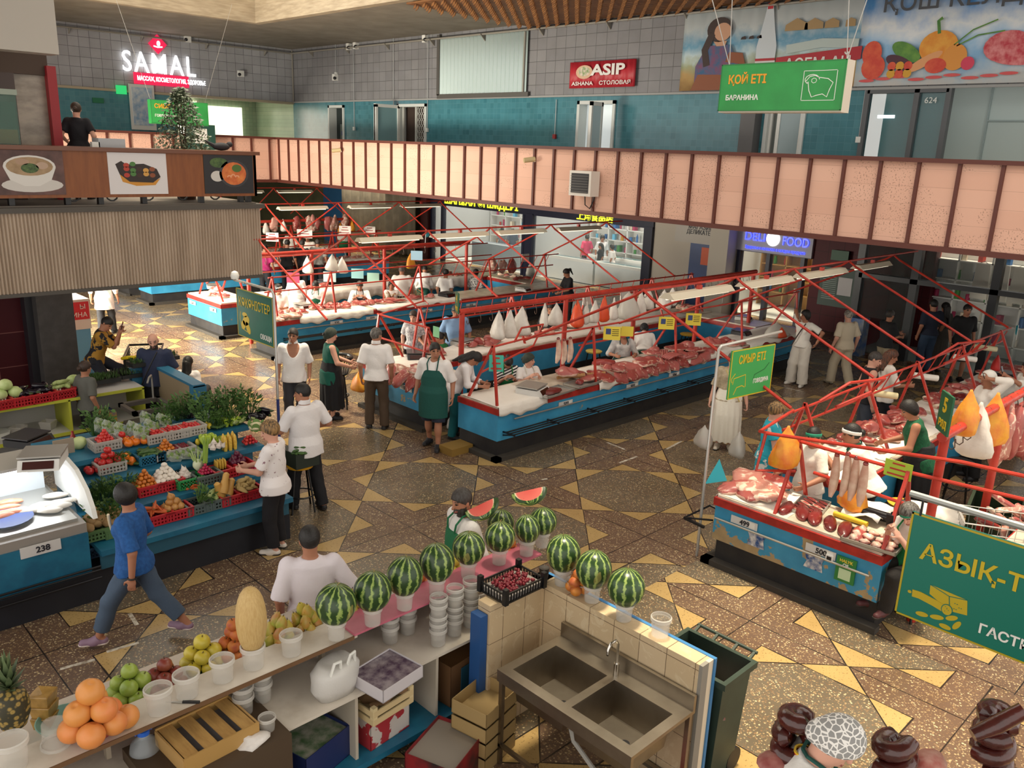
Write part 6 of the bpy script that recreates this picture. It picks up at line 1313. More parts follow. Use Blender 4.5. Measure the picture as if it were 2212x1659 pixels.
# board and glass wall of the bazaar doors
p,q = GX(1740,605,21.5),GX(1872,668,21.5)
t = thing('information_board','dark green information board on the burgundy wall','board',(23.1,10.9,.75));B().box((0,-1.45,0),(.06,0,1.1)).build('panel',M('1f3a2f',.5),t);B().box((-.008,-.95,.35),(0,-.55,.85)).build('white_square',M('b9b4b4',.5),t);q = B()
for i in range(14): q.box((-.006,-1.4,.2+i*.055),(0,-1.02,.215+i*.055)).box((-.006,-.5,.2+i*.055),(0,-.1,.215+i*.055))
q.build('print',M('9aa8a0',.6),t)
wallbox('small dark green plate above the information board','wall_plate','plate',(23.08,10.4,2.2),.04,.5,.28,M('14482c',.5))
fr = B();m_frame = M('22252a',.4)
for y in (9.0,7.64,5.85,3.2,1.2,-1): fr.box((21.2,y-.09,0),(21.4,y+.09,3.34))
fr.box((21.2,-1,1.92),(21.4,9,2.04)).box((21.2,-1,3.25),(21.4,9,3.34));o = struct(fr.build('window_11',m_frame))
for a,c,z0,z1 in ((7.73,8.91,0,1.92),(7.73,8.91,2.04,3.25),(5.94,7.55,2.04,3.25),(3.29,5.76,.0,1.92),(3.29,5.76,2.04,3.25),(1.3,3.1,0,3.2)): B().box((21.29,a,z0),(21.31,c,z1)).build('pane',M('5f6a68',.03,alpha=.16,spec=.4),o)
struct(B().box((21.4,8.95,0),(23.3,9.05,3.34)).build('wall_lobby',m_burg_y));struct(B().box((21.4,-1,.0),(27,9,.012)).build('floor',M('8d9a98',.2)))
b = B()
for z,s,m_ in ((0,.6,'24488a'),): pass
tag(B().box((20.75,8.5,0),(21.1,9.0,.95)).build('display_rack',M('2a5a9a',.5,c2='8a8f94',sc=5)),'blue rack of magazines and packets outside the glass wall','rack')
# curtain over the unfinished bay, kiosk by the pillar
b = B();v = [];f = [];n = 60
for i in range(n+1): y = 29.1+i*5.6/n;xx = 22.6+.09*math.sin(i*1.1)+.05*math.sin(i*.47);v += [(xx,y,.1),(xx+.05*math.sin(i*.3),y,3.3)]
for i in range(n): f.append((2*i,2*i+1,2*i+3,2*i+2))
o = b.add(v,f).build('curtain',M('8d8270',.9,c2='776d5d',sc=2),None,2);o.modifiers.new('t','SOLIDIFY').thickness = .01;tag(o,'grey dust sheet curtain hanging beside the first shop','curtain')
struct(B().box((23,34.9,0),(23.3,37,3.3)).build('door_6',M('2a5a84',.5)))
p = G(185,735,.0);t = thing('kiosk_counter','pale blue kiosk counter with a red and white sign by the dark pillar','counter',(GY(196,715,17.6).x-.9,17.6,0));B().box((0,0,0),(.9,.9,.95)).build('cabinet',M('5f9fc8',.5),t);B().box((-.02,-.02,.95),(.92,.92,1.55)).build('display_case',M('d9d4cc',.5),t);o = B().box((.3,-.03,1.15),(.9,-.02,1.5)).build('sign_panel',M('c8232e',.5),t);TXT('Ы',(.84,-.035,1.40),.13,m_txtw,'lettering',o,align='RIGHT');TXT('ИНА',(.86,-.035,1.24),.13,m_txtw,'lettering',o,align='RIGHT')
# ---------------------------------------------------------------- people
m_floral = M('e9e3e2',.85,c2='93707a',sc=22,lo=.63,hi=.67);m_dressb = M('23a0b4',.8,c2='e6e0da',sc=8,lo=.55,hi=.58)
def stripes():
 n = N('striped_cloth');x,y,z = n.xyz();f = n.math('GREATER_THAN',n.math('SINE',n.math('MULTIPLY',n.math('ADD',z,n.math('MULTIPLY',x,.4)),130)),0)
 n.set(color=n.mix(f,lin('e6e2dc'),lin('1c1c22')),rough=.85);return n.m
m_gband = M('1f8a6a',.7);m_wband = M('e6e2da',.8);m_wscarf = M('e8e4da',.85,bump=.3,sc=20);m_dgscarf = M('2b332c',.85,c2='3d443a',sc=20)
NAVY,GREEN,DG = '1d2340','1f6a44','0f4a42'
# the shoppers and sellers round the open floor
o,q = person('woman in blue knit top and jeans striding along the aisle with a woven bag',G(305,1388)[:2]+(0,) if 0 else tuple(G(305,1385)),142,h=1.70,res=.009,hip=.865,fem=True,fat=1.08,style='crop',skin='tan',shirt='215a9c',sh2='184a86',sleeve=.95,hem=-.08,trouser='45566b',leg=.78,turn=-50,nod=12,twist=-6,
       lf=(-.09,.36,.085),rf=(.09,-.40,.15),lh=(-.23,-.05,.80),rh=(.24,.10,.86),shoe='8b6f85',pal='d5c8c0',wear=(('bag_strap',M('e0d2b2',.7),1),))
w = q['ha'][-1];p = w[1];e = unit(w[1]-w[0]);B().tube([p+np.cross(e,[1,0,0])*0+.034*(math.cos(a)*unit(np.cross(e,[0,0,1]))+math.sin(a)*unit(np.cross(e,np.cross(e,[0,0,1])))) for a in [2*PI*i/14 for i in range(14)]],.008,6,closed=True).build('wristband',m_dark,o)
o2,_ = PP('woman with short blond hair in white floral blouse holding a card by the vegetables',588,906,128,h=1.66,res=.009,fem=True,fat=1.15,style='crop',hair='blond',skin='pink',shmat=m_floral,sleeve=.8,hem=-.1,trouser='141318',shoe='d9d2c8',nod=22,turn=18,lh=(-.12,.34,1.06),rh=(.10,.36,1.04),curl=55,leg=.93)
PP('heavy man in loose white shirt seen from behind at the vegetable stand',656,826,95,h=1.76,res=.009,fat=1.32,shirt='e2dede',sleeve=.9,hem=-.14,trouser='15151a',turn=35,nod=15,wear=('collar',),lh=(-.28,.32,1.02),rh=(.30,.18,1.0),shoe='1c1a1c',lf=(-.13,.12,.08),rf=(.12,-.16,.08))
PP('man in white open-necked shirt standing by the sign pole',632,706,236,h=1.74,res=.010,fat=1.08,hair='dkgrey',shirt='e8e4e2',neck=.16,sleeve=1.0,hem=-.12,trouser='33333a',wear=('collar',),turn=-8,nod=4,tilt=3)
PP('stout woman in green vest and dark headscarf beside the black bar stool',712,707,-20,h=1.66,res=.010,fem=True,fat=1.3,skin='pink',shirt='0f5a4c',sleeve=0,hem=-.22,wear=(('scarf',m_dgscarf),),low='skirt',trouser='15151a',leg=.9,lh=(-.05,.36,1.02),rh=(.22,.30,1.0),nod=10,style='bun')
PP('grey haired man in white polo shirt and brown trousers seen from behind',812,706,50,h=1.80,res=.010,hair='grey',skin='tan',shirt='ebe6e2',sleeve=.9,hem=-.06,trouser='4d3c2c',turn=-40,wear=('collar',),shoe='1b1a1b',lf=(-.12,.05,.08),rf=(.13,-.02,.08))
PP('man in white t-shirt and long green apron walking past the end counter',940,737,212,h=1.78,res=.009,fat=1.22,skin='tan',shirt='e6e0dc',sleeve=1.0,hem=-.1,neck=.02,low='shorts',trouser='1b2030',apron=('0d4a42',-.38,.36),turn=28,nod=6,lf=(-.1,.10,.08),rf=(.12,-.14,.08),shoe='1a1a20')
PP('man in white t-shirt with green lanyard seen from behind at the fruit counter',668,1134,60,h=1.72,res=.009,fat=1.12,skin='tan',shirt='dcd4da',sleeve=1.0,hem=-.08,turn=8,trouser='22242c',rh=(.34,.22,1.02))
PP('bearded man in white shirt and green apron behind the watermelons',1003,1050,165,h=1.74,res=.009,fat=1.1,hair='dkgrey',beard=True,skin='tan',shirt='e2ddd8',apron=(GREEN,-.4,.38),sleeve=1,nod=14,turn=12)
lace = N('lace_scarf');vo = lace.n('ShaderNodeTexVoronoi',feature='DISTANCE_TO_EDGE');vo.inputs['Scale'].default_value = 34;lace.l(lace.obj(),vo.inputs['Vector'])
lace.set(color=lace.mix(lace.math('LESS_THAN',vo.outputs['Distance'],.085),lin('8f8e8c'),lin('e6e3de')),rough=.8);lace = lace.m
PP('woman in white lace headscarf leaning over the smoked sausages',1812,1540,-62,h=1.66,z0=.75,res=.008,fem=True,fat=1.15,skin='pink',shirt='e4e0da',sleeve=1.6,lean=16,nod=25,wear=(('scarf',lace),),style='bald',apron=('10463e',-.4,.38),rh=(.3,.3,1.05))
# nearest row
person('woman in white dress with green headband seen from behind at the peeling counter',(9.38,4.22,0),160,h=1.66,res=.010,fem=True,fat=1.1,style='bun',shirt='eae2d6',sleeve=.8,low='dress',lowmat=cloth('eae2d6'),trouser='eae2d6',wear=(('band',m_gband),),hem=-.05,turn=20,nod=15,lh=(-.25,.3,1.02),rh=(.2,.34,1.02),leg=.9)
PP('woman with white headband resting chin on her hand over the counter',1848,902,110,h=1.64,res=.011,fem=True,fat=1.15,style='bun',lean=24,shirt='ece6da',sleeve=.9,wear=(('band',m_wband),),nod=-8,turn=10,lh=(-.08,.55,1.26),rh=(.1,.5,.98),apron=('0f5a46',-.4,.34),near=-1)
PP('woman with black bob and green vest leaning on the meat counter',1975,858,118,h=1.62,res=.011,fem=True,fat=1.3,style='bob',lean=18,shirt='14613c',sh2='0f4a30',sleeve=0,hem=-.16,wear=(),low='skirt',trouser='15161a',nod=18,turn=14,lh=(-.2,.42,.98),rh=(.2,.42,.98),near=-1)
PP('seller in white top and green vest bent double behind the tray of hearts',1945,1090,150,h=1.6,res=.012,fem=True,fat=1.15,lean=72,shirt='e9e2d4',sleeve=.8,style='bun',hair='brown',wear=(('band',m_gband),),trouser='0e4a3e',lh=(-.1,.5,.7),rh=(.1,.5,.7),apron=('0f6a4c',-.35,.36),near=0)
PP('grey haired woman with green headband on a stool reading her phone',1972,1080,158,h=1.64,res=.009,hip=.72,seat=True,fem=True,fat=1.12,hair='grey',style='bob',skin='pink',shirt='e8e2da',sleeve=.8,lean=14,nod=28,turn=12,apron=('1f8a4c',-.3,.34),trouser='1b1714',lf=(-.10,.42,.30),rf=(.10,.40,.30),lh=(-.10,.38,1.12),rh=(.04,.40,1.16),wear=(('band',m_gband),('phone',1)),shoe='4a1f22',curl=50,near=0)
PP('seller in white coat and pale cap talking on the phone behind the long counter',2142,796,135,h=1.64,res=.012,fem=True,fat=1.1,shirt='eae4da',sleeve=1.7,wear=(('scarf',m_wscarf),('phone',-1)),lh=(-.13,.08,1.58),rh=(.05,.35,1.15),turn=10,near=-1)
PP('seller raising a phone behind the scales of the long counter',2226,778,130,h=1.64,res=.014,shirt='eae4da',sleeve=1.0,lh=(-.15,.42,1.42),wear=(('phone',-1),),near=-1)
PP('woman in turquoise flowered dress choosing meat at the nearest row',1674,866,-58,h=1.64,res=.010,fem=True,fat=1.15,hair='blond',style='crop',skin='pink',shmat=m_dressb,sleeve=.6,low='dress',lowmat=m_dressb,hem=-.05,nod=25,lh=(-.15,.3,1.05),rh=(.15,.3,1.05),leg=.75)
person('woman in long white skirt and beige top carrying two plastic bags',tuple(G(1562,968)),212,h=1.70,res=.010,fem=True,fat=1.2,hair='grey',skin='pink',shirt='b8a88e',sh2='a59579',sleeve=1.0,low='skirt',trouser='e9e2d2',hem=-.04,neck=.03,lh=(-.30,.06,.80),rh=(.30,.06,.80),leg=.97,shoe='d8cbb8',curl=70,wear=(('bag_strap',M('c9b478',.6),-1),))
PP('man in black tank top standing close to the long haired woman',1888,756,-52,h=1.78,res=.011,skin='pink',hair='dkgrey',shirt='17171b',sleeve=0,wear=('vest',),trouser='3a3f4a',low='shorts',turn=-20,nod=25)
PP('woman with long auburn hair in white blouse seen from behind at the meat counter',1925,752,-48,h=1.72,res=.010,fem=True,hair='auburn',style='long',shirt='e8dfd4',sleeve=1.0,hem=-.12,trouser='1d1c22',nod=20,rh=(.12,.34,1.08))
PP('woman in white t-shirt and wide white trousers drinking from a cup',1743,668,180,h=1.68,res=.011,fem=True,style='bob',shirt='e4ded4',sleeve=.8,hem=-.04,trouser='ddd5c8',wide=2.2,shoe='e2dcd2',pal='e2dcd2',rh=(.10,.16,1.50),lh=(-.30,-.05,.98),lp=(-1,-.3,0),turn=-35,wear=(('bag_strap',M('3a2a2a',.6),1),),lf=(-.16,.1,.08),rf=(.14,.05,.08))
PP('white haired man in beige shirt and beige cargo trousers walking away',1836,668,62,h=1.72,res=.011,fat=1.15,hair='white',skin='pink',shirt='cdbfa6',sleeve=.9,hem=-.06,trouser='c2b59c',wide=1.6,shoe='a99c86',hip=.885,lf=(-.11,.16,.08),rf=(.11,-.18,.1))
PP('person in black shirt and khaki trousers pointing beside the glass doors',1924,668,-25,h=1.66,res=.013,hair='dkgrey',shirt='1a1a1e',sleeve=.9,hem=-.08,trouser='a3957c',lh=(-.12,.48,1.10),rh=(.1,.35,1.05))
PP('man in navy polo and jeans entering the glass doors',2020,645,52,h=1.78,res=.013,shirt='1e2436',sleeve=.9,hem=-.02,trouser='33465f',fat=1.1)
PP('woman in dark dress just inside the glass doors',2046,652,60,h=1.70,res=.016,fem=True,style='long',shirt='3a352f',sleeve=.9,low='dress',trouser='3f3a34',lowmat=cloth('3f3a34'))
PP('man in black t-shirt coming out of the glass doors',2092,655,222,h=1.80,res=.013,shirt='121215',sleeve=.95,hem=-.12,low='shorts',trouser='1a1a1e',hair='black')
# second row, open end and inside
PP('girl in white and grey t-shirt waiting behind the end counter',893,668,232,h=1.60,res=.011,fem=True,style='ponytail',hair='brown',skin='pink',shirt='e0dcda',sh2='8d8c90',sleeve=.75,nod=18,turn=-12)
PP('seller with dark ponytail reaching across the end counter',948,718,118,h=1.60,res=.010,fem=True,style='ponytail',shirt='1e6a3a',sleeve=0,lean=12,low='trousers',trouser='1a1a1e',lh=(-.2,.5,1.05),rh=(.15,.52,1.0),nod=15,turn=15)
PP('man in light blue shirt standing behind the number four sign',985,655,230,h=1.76,res=.012,fat=1.15,shirt='7d9cc0',sleeve=.9,hem=-.1,trouser='2a2c34',nod=25)
person('woman with very long black hair and white coat leaning on the counter',(8.72,10.15,0),-52,h=1.66,res=.009,fem=True,style='long',lean=30,shirt='e8e4e4',sleeve=1.7,hem=-.5,trouser='12646a',nod=35,lh=(-.12,.5,.98),rh=(.12,.5,.98),low='trousers')
PP('seller in striped top and green apron with her head bent',1098,762,238,h=1.60,res=.010,hip=.60,seat=True,fem=True,fat=1.15,style='bun',shmat=stripes(),sleeve=1.2,apron=('1f7a3c',-.2,.3),nod=48,lean=14,lf=(-.12,.3,.08),rf=(.12,.3,.08),lh=(-.08,.38,.92),rh=(.1,.38,.92))
PP('seller in headscarf and white apron with an aubergine print',1142,762,250,h=1.62,res=.010,hip=.62,seat=True,fem=True,fat=1.25,style='bun',skin='pink',shirt='e6e0dc',sleeve=.8,apron=('d9d4c6',-.2,.30),wear=(('scarf',m_dgscarf),),turn=45,lf=(-.12,.3,.08),rf=(.12,.3,.08),lh=(-.06,.36,.96),rh=(.12,.34,.96))
PP('seller with a sheer white shawl behind the long beef counter',1348,704,232,h=1.62,res=.010,fem=True,fat=1.25,shirt='55565c',sh2='d8d8d8',sleeve=1.1,style='bun',neck=.08,nod=20,shmat=M('cfcac4',.8,c2='8a8a8c',sc=5),rh=(.22,.3,.95),lh=(-.2,.3,.95),apron=('123a36',-.3,.2))
PP('seller in white top bending down behind the yellow signs',1392,700,40,h=1.62,res=.013,fem=True,fat=1.2,lean=50,shirt='e2ded8',sleeve=.9,style='bob',trouser='0f4a36',wear=(('scarf',M('16181a',.8)),))
PP('person in black sitting beyond the row of white bags',1190,652,225,h=1.66,res=.016,shirt='18181c',sleeve=.9,hip=.62,seat=True,lf=(-.12,.3,.08),rf=(.12,.3,.08),nod=20)
# third row
ap = ('0f5a3e',-.38,.34)
PP('seller with white hairband in white shirt at the counter with plate 522',600,612,240,h=1.62,res=.014,fem=True,style='bob',shirt='e8e4de',sleeve=.9,wear=(('band',m_wband),),turn=45,lh=(-.1,.3,1.0))
PP('seller in open white coat and green apron cutting meat above plate 523',682,603,228,h=1.62,res=.013,fem=True,style='bun',shirt='e6e2de',sleeve=1.7,apron=ap,nod=35,lh=(-.1,.34,.98),rh=(.1,.34,.98))
PP('man in white coat with dark apron strings beside a pile of ribs',777,604,236,h=1.72,hip=.66,res=.013,hair='dkgrey',shirt='e8e2dc',sleeve=1.7,apron=('14202c',-.38,.34),nod=30,lh=(-.12,.36,1.0),rh=(.12,.36,1.0))
PP('seller with dark hairband and folded arms next to the wire basket',846,606,232,h=1.58,res=.014,fem=True,style='bob',shirt='e4dcd4',sleeve=.8,lh=(.05,.28,1.05),rh=(-.05,.28,1.02))
PP('seller in white coat with crossed green straps seen from behind',640,582,50,h=1.66,res=.014,fem=True,fat=1.1,style='bun',shirt='e4e0dc',sleeve=1.5,low='dress',lowmat=cloth('dedad6'),leg=.6,lean=10)
PP('bald seller in white shirt seen from behind at the cream counter',868,572,50,h=1.70,res=.014,fat=1.2,hair='grey',shirt='e2dcd4',sleeve=.9,lean=12,trouser='4a4a46')
PP('seller in white apron with green ties bending over the cream counter',918,574,45,h=1.62,res=.015,fem=True,shirt='e4e0da',sleeve=1.5,lean=40,trouser='0f4a3c')
PP('dark haired man in white t-shirt sitting by the green crate',963,580,20,h=1.70,res=.013,hip=.55,seat=True,shirt='e6e2de',sleeve=.8,hair='black',trouser='33353c',lf=(-.12,.35,.08),rf=(.12,.35,.08))
PP('seller in white and black sitting beside the cross counter',1028,580,30,h=1.64,res=.015,hip=.6,seat=True,fem=True,style='bun',shirt='d8d4ce',sh2='202024',sleeve=.9,lf=(-.12,.35,.08),rf=(.12,.35,.08))
PP('woman in black with a long ponytail at the end of the cream counter',1226,578,160,h=1.66,res=.012,fem=True,style='ponytail',shirt='17171b',sleeve=.9,nod=25,lean=8,lh=(-.15,.38,1.0),rh=(.15,.38,1.0))
# far row
for i,(l,px,py,f,sc,hc) in enumerate((('man in black t-shirt with short dark hair at the far counter',620,516,40,'131317','black'),('man in black jacket beside the man in black t-shirt',652,517,35,'1b1b20','dkgrey'),('man in grey t-shirt leaning toward the far counter',686,515,48,'8f8b86','dkgrey'),('shopper in magenta top at the edge of the mezzanine',572,526,40,'9c1f5c','black'),('seller in white behind the far counter near hanging bags',626,494,225,'e6ded2','brown'),('seller in white coat under the poultry signs',742,486,225,'e8e0d4','brown'),('seller in white leaning on the farthest counter',664,505,225,'e6dcd0','grey'))):
 PP(l,px,py,f,h=1.68,res=.018,shirt=sc,hair=hc,sleeve=.9,trouser='24242a',lean=8,fem=i in (3,4,5),fat=1.15,near=-1 if i < 4 else 1,apron=('1b6a3c',-.35,.2) if i == 5 else None)
# inside the shops
for l,px,py,f,sc,st in (('shopper in black top among the shop freezers',1298,536,140,'17171b','long'),('woman in white blouse bending over a shop freezer',1322,548,110,'e4e0dc','bob'),('shopper in pink top by the shop shelves',1269,505,60,'d2456a','bun'),('shop assistant in white between the shelves',1302,506,225,'e2e2e2','bob'),('man in grey t-shirt at the shop till',1084,518,50,'7f858c','short'),('shopper in dark blue top near the shop till',1107,522,50,'4a5566','short')):
 p = GX(px,py,24.6 if py > 530 else 25.4);person(l,(p.x,p.y,0),f,h=max(1.5,p.z),res=.018,shirt=sc,style=st,fem=st != 'short',sleeve=.9)
# left side
PP('man in yellow and black t-shirt sitting on the trolley rim with a phone',228,680,-30,h=1.74,res=.010,hip=.92,seat=True,shirt='a5782a',sh2='1d1d24',shmat=M('a87c2c',.85,c2='1d1d24',sc=2.2,lo=.5,hi=.51),sleeve=.9,hem=-.06,trouser='1c1f2c',nod=25,lean=18,lf=(-.1,.28,.30),rf=(.12,.30,.1),lh=(-.05,.42,1.36),rh=(.05,.42,1.36),turn=-20,wear=(('phone',1),))
PP('bald bearded man in navy t-shirt with a shoulder strap',330,716,232,h=1.74,res=.010,fat=1.25,style='bald',hair='dkgrey',beard=True,skin='pink',shirt='232b45',sleeve=.95,wear=(('bag_strap',M('14141a',.6),1),),turn=12,nod=20,trouser='22242c')
PP('seller with brown hair in a bun behind the eggplant shelf',180,778,20,h=1.50,res=.011,fem=True,style='bun',hair='brown',shirt='5a5a54',sleeve=.9)
PP('dark haired woman behind the blue and beige partition',404,768,40,h=1.6,hip=.42,seat=True,lf=(-.12,.35,.08),rf=(.12,.35,.08),res=.011,fem=True,style='long',shirt='d8d2d0',sleeve=.9)
o,_ = person('man in loose white shirt and black trousers walking toward the kiosk',tuple(G(232,722)),60,h=1.74,res=.012,fat=1.15,shirt='dcd4d0',sleeve=1.4,hem=-.28,trouser='1a1a1e',rf=(.12,.15,.08),lf=(-.1,-.1,.08))
person('waitress with tied hair in black t-shirt seen from behind',tuple(GY(170,300,15.9)[:2])+(3.6,),62,h=1.64,res=.010,fem=True,fat=1.05,style='bun',hair='brown',skin='pink',shirt='16141a',sleeve=.7,hem=-.1,trouser='8a7c66',lh=(-.22,.14,1.0),rh=(.22,.14,1.0))
# ---------------------------------------------------------------- vegetable stall
t = thing('vegetable_stand','stepped blue vegetable stand heaped with baskets and greens','stand');xa,xb = 2.52,4.72
B().box((1.0,8.52,0),(xb,9.9,.36)).build('plinth',M('17181f',.7,c2='1e2028',sc=3),t)
for z,y0,y1 in ((.58,8.42,8.96),(.76,8.9,9.36),(.98,9.28,9.72),(1.14,9.66,10.6)):
 B().box((xa,y0,z-.06),(xb+(.1 if z > .9 else 0),y1,z)).build('shelf_board',m_tealb,t);B().box((xa,y0+.04,.36),(xb-.04,y0+.07,z-.06)).build('riser',M('23566a',.6),t)
for z in (.30,.385,.425): B().tube([(1.0,8.42,z),(2.5,8.42,z)],.012,6).build('rack_bar',m_bar,t)
B().box((1.0,8.44,.36),(2.42,8.5,.82)).build('front_panel',m_tealb,t)
o = B().box((1.80,8.425,.73),(2.16,8.44,.84)).build('number_plate',m_plate,t);TXT('238',(1.935,8.422,.785),.085,m_ink,'lettering',o,bold=.002)
# fish display case
t = thing('display_case','white lit glass case of fish fillets beside the vegetables','display case',(0,0,.12))
B().box((.9,8.46,.68),(2.42,9.75,.80)).build('base',M('8f8880',.5),t);B().box((.9,9.6,.8),(2.37,9.72,1.22)).build('back_panel',M('c9d0d4',.4),t)
pr = [(8.5,.8),(9.7,.8),(9.7,1.24),(9.25,1.24),(8.95,1.2),(8.68,1.06),(8.54,.9)]
for x in (.95,2.5): B().prism([(a,z) for a,z in pr],(x,0,0),(0,1,0),(0,0,1),(.045,0,0)).build('end_cheek',m_wht,t)
B().box((.9,9.2,1.23),(2.41,9.75,1.26)).build('top',M('a9a59c',.4),t);v = [];f = []
for i,(a,z) in enumerate(pr[3:]): v += [(.95,a,z),(2.37,a,z)]
for i in range(3): f.append((2*i,2*i+1,2*i+3,2*i+2))
B().add(v,f).build('curved_glass',M('d8e6ea',.03,alpha=.10),t);B().box((.95,9.22,1.18),(2.37,9.3,1.215)).build('light_strip',M('f4f8ff',.3,emit=8),t);B().box((.96,8.56,.8),(2.37,9.6,.83)).build('steel_bed',m_steel,t)
def fillet(label,px,py,m,r,a,g): o = lump('fish_fillet',m,r,.18,int(px),14,8);o.location = G(px,py,.965);o.rotation_euler = (0,0,a);tag(o,label,'fish',g)
m_white_f = M('e9e4da',.4,c2='cfc6ba',sc=9);m_salm = M('d9714a',.4,c2='e8a080',sc=20,stretch=(1,6,1));tag(B().lathe([(.01,0),(.2,0),(.24,.03),(.01,.025)],20).build('fish_tray',M('2a4f9a',.4),None,True),'round blue tray under the salmon','tray').location = G(15,1125,.955)
for x,y,a in ((122,1072,.2),(138,1085,.4),(92,1094,.1),(108,1104,-.1),(70,1103,.3),(45,1105,0),(128,1095,.5)): fillet('pale fish fillet in the lit case',x,y,m_white_f,(.13,.07,.03),a-.6,'pale fillets in the case')
for x,y,a in ((10,1100,.3),(22,1110,.0),(5,1118,.5),(18,1088,.2)): fillet('salmon fillet in the lit case',x,y,m_salm,(.14,.05,.035),a-.4,'salmon in the case')
area('case_light',(1.7,9.2,1.29),1.4,.06,9,(.9,.95,1))
# baskets and produce
bk = {}
def tier(p,z,ex=0):
 """keep a spot of the stepped stand on its own step"""
 if not (8 < p.y < 11.2 and p.x > 2.4 and z < 1.35): return p
 for t_,a,b in ((1.145,9.80,10.45),(.985,9.40,9.58),(.765,9.04,9.20),(.0,8.56,8.76)):
  if z >= t_-.03: y = min(max(p.y,a),b);return Vector((p.x*y/p.y,y,p.z))
def basket(px,py,z,m,label,s=(.30,.24,.12),rz=0):
 k = (m.name,s)
 p = tier(G(px,py,z),z)
 if k not in bk:
  t = thing('basket',label,'basket',p,rz);sx,sy,h = s;b = B();w = .008
  for q in (-1,1):
   for i in range(9): x = -sx/2+sx*i/8;b.box((x-.008,q*sy*.47-w,.015),(x+.008,q*sy*.47+w,h))
   for i in range(7): y = -sy/2+sy*i/6;b.box((q*sx*.47-w,y-.008,.015),(q*sx*.47+w,y+.008,h))
   for z_ in (.0,h*.33,h*.66): b.box((-sx/2,q*sy*.47-w,z_),(sx/2,q*sy*.47+w,z_+.018)).box((q*sx*.47-w,-sy/2,z_),(q*sx*.47+w,sy/2,z_+.018))
  b.box((-sx/2,-sy/2,0),(sx/2,sy/2,.01));b.build('lattice',m,t)
  r = B();r.box((-sx/2-.012,-sy/2-.012,h-.02),(sx/2+.012,-sy/2+.012,h)).box((-sx/2-.012,sy/2-.012,h-.02),(sx/2+.012,sy/2+.012,h)).box((-sx/2-.012,-sy/2,h-.02),(-sx/2+.012,sy/2,h)).box((sx/2-.012,-sy/2,h-.02),(sx/2+.012,sy/2,h));r.build('rim',m,t);bk[k] = t
 else: t = dup(bk[k],p,rz,label)
 return t
PRO = {}
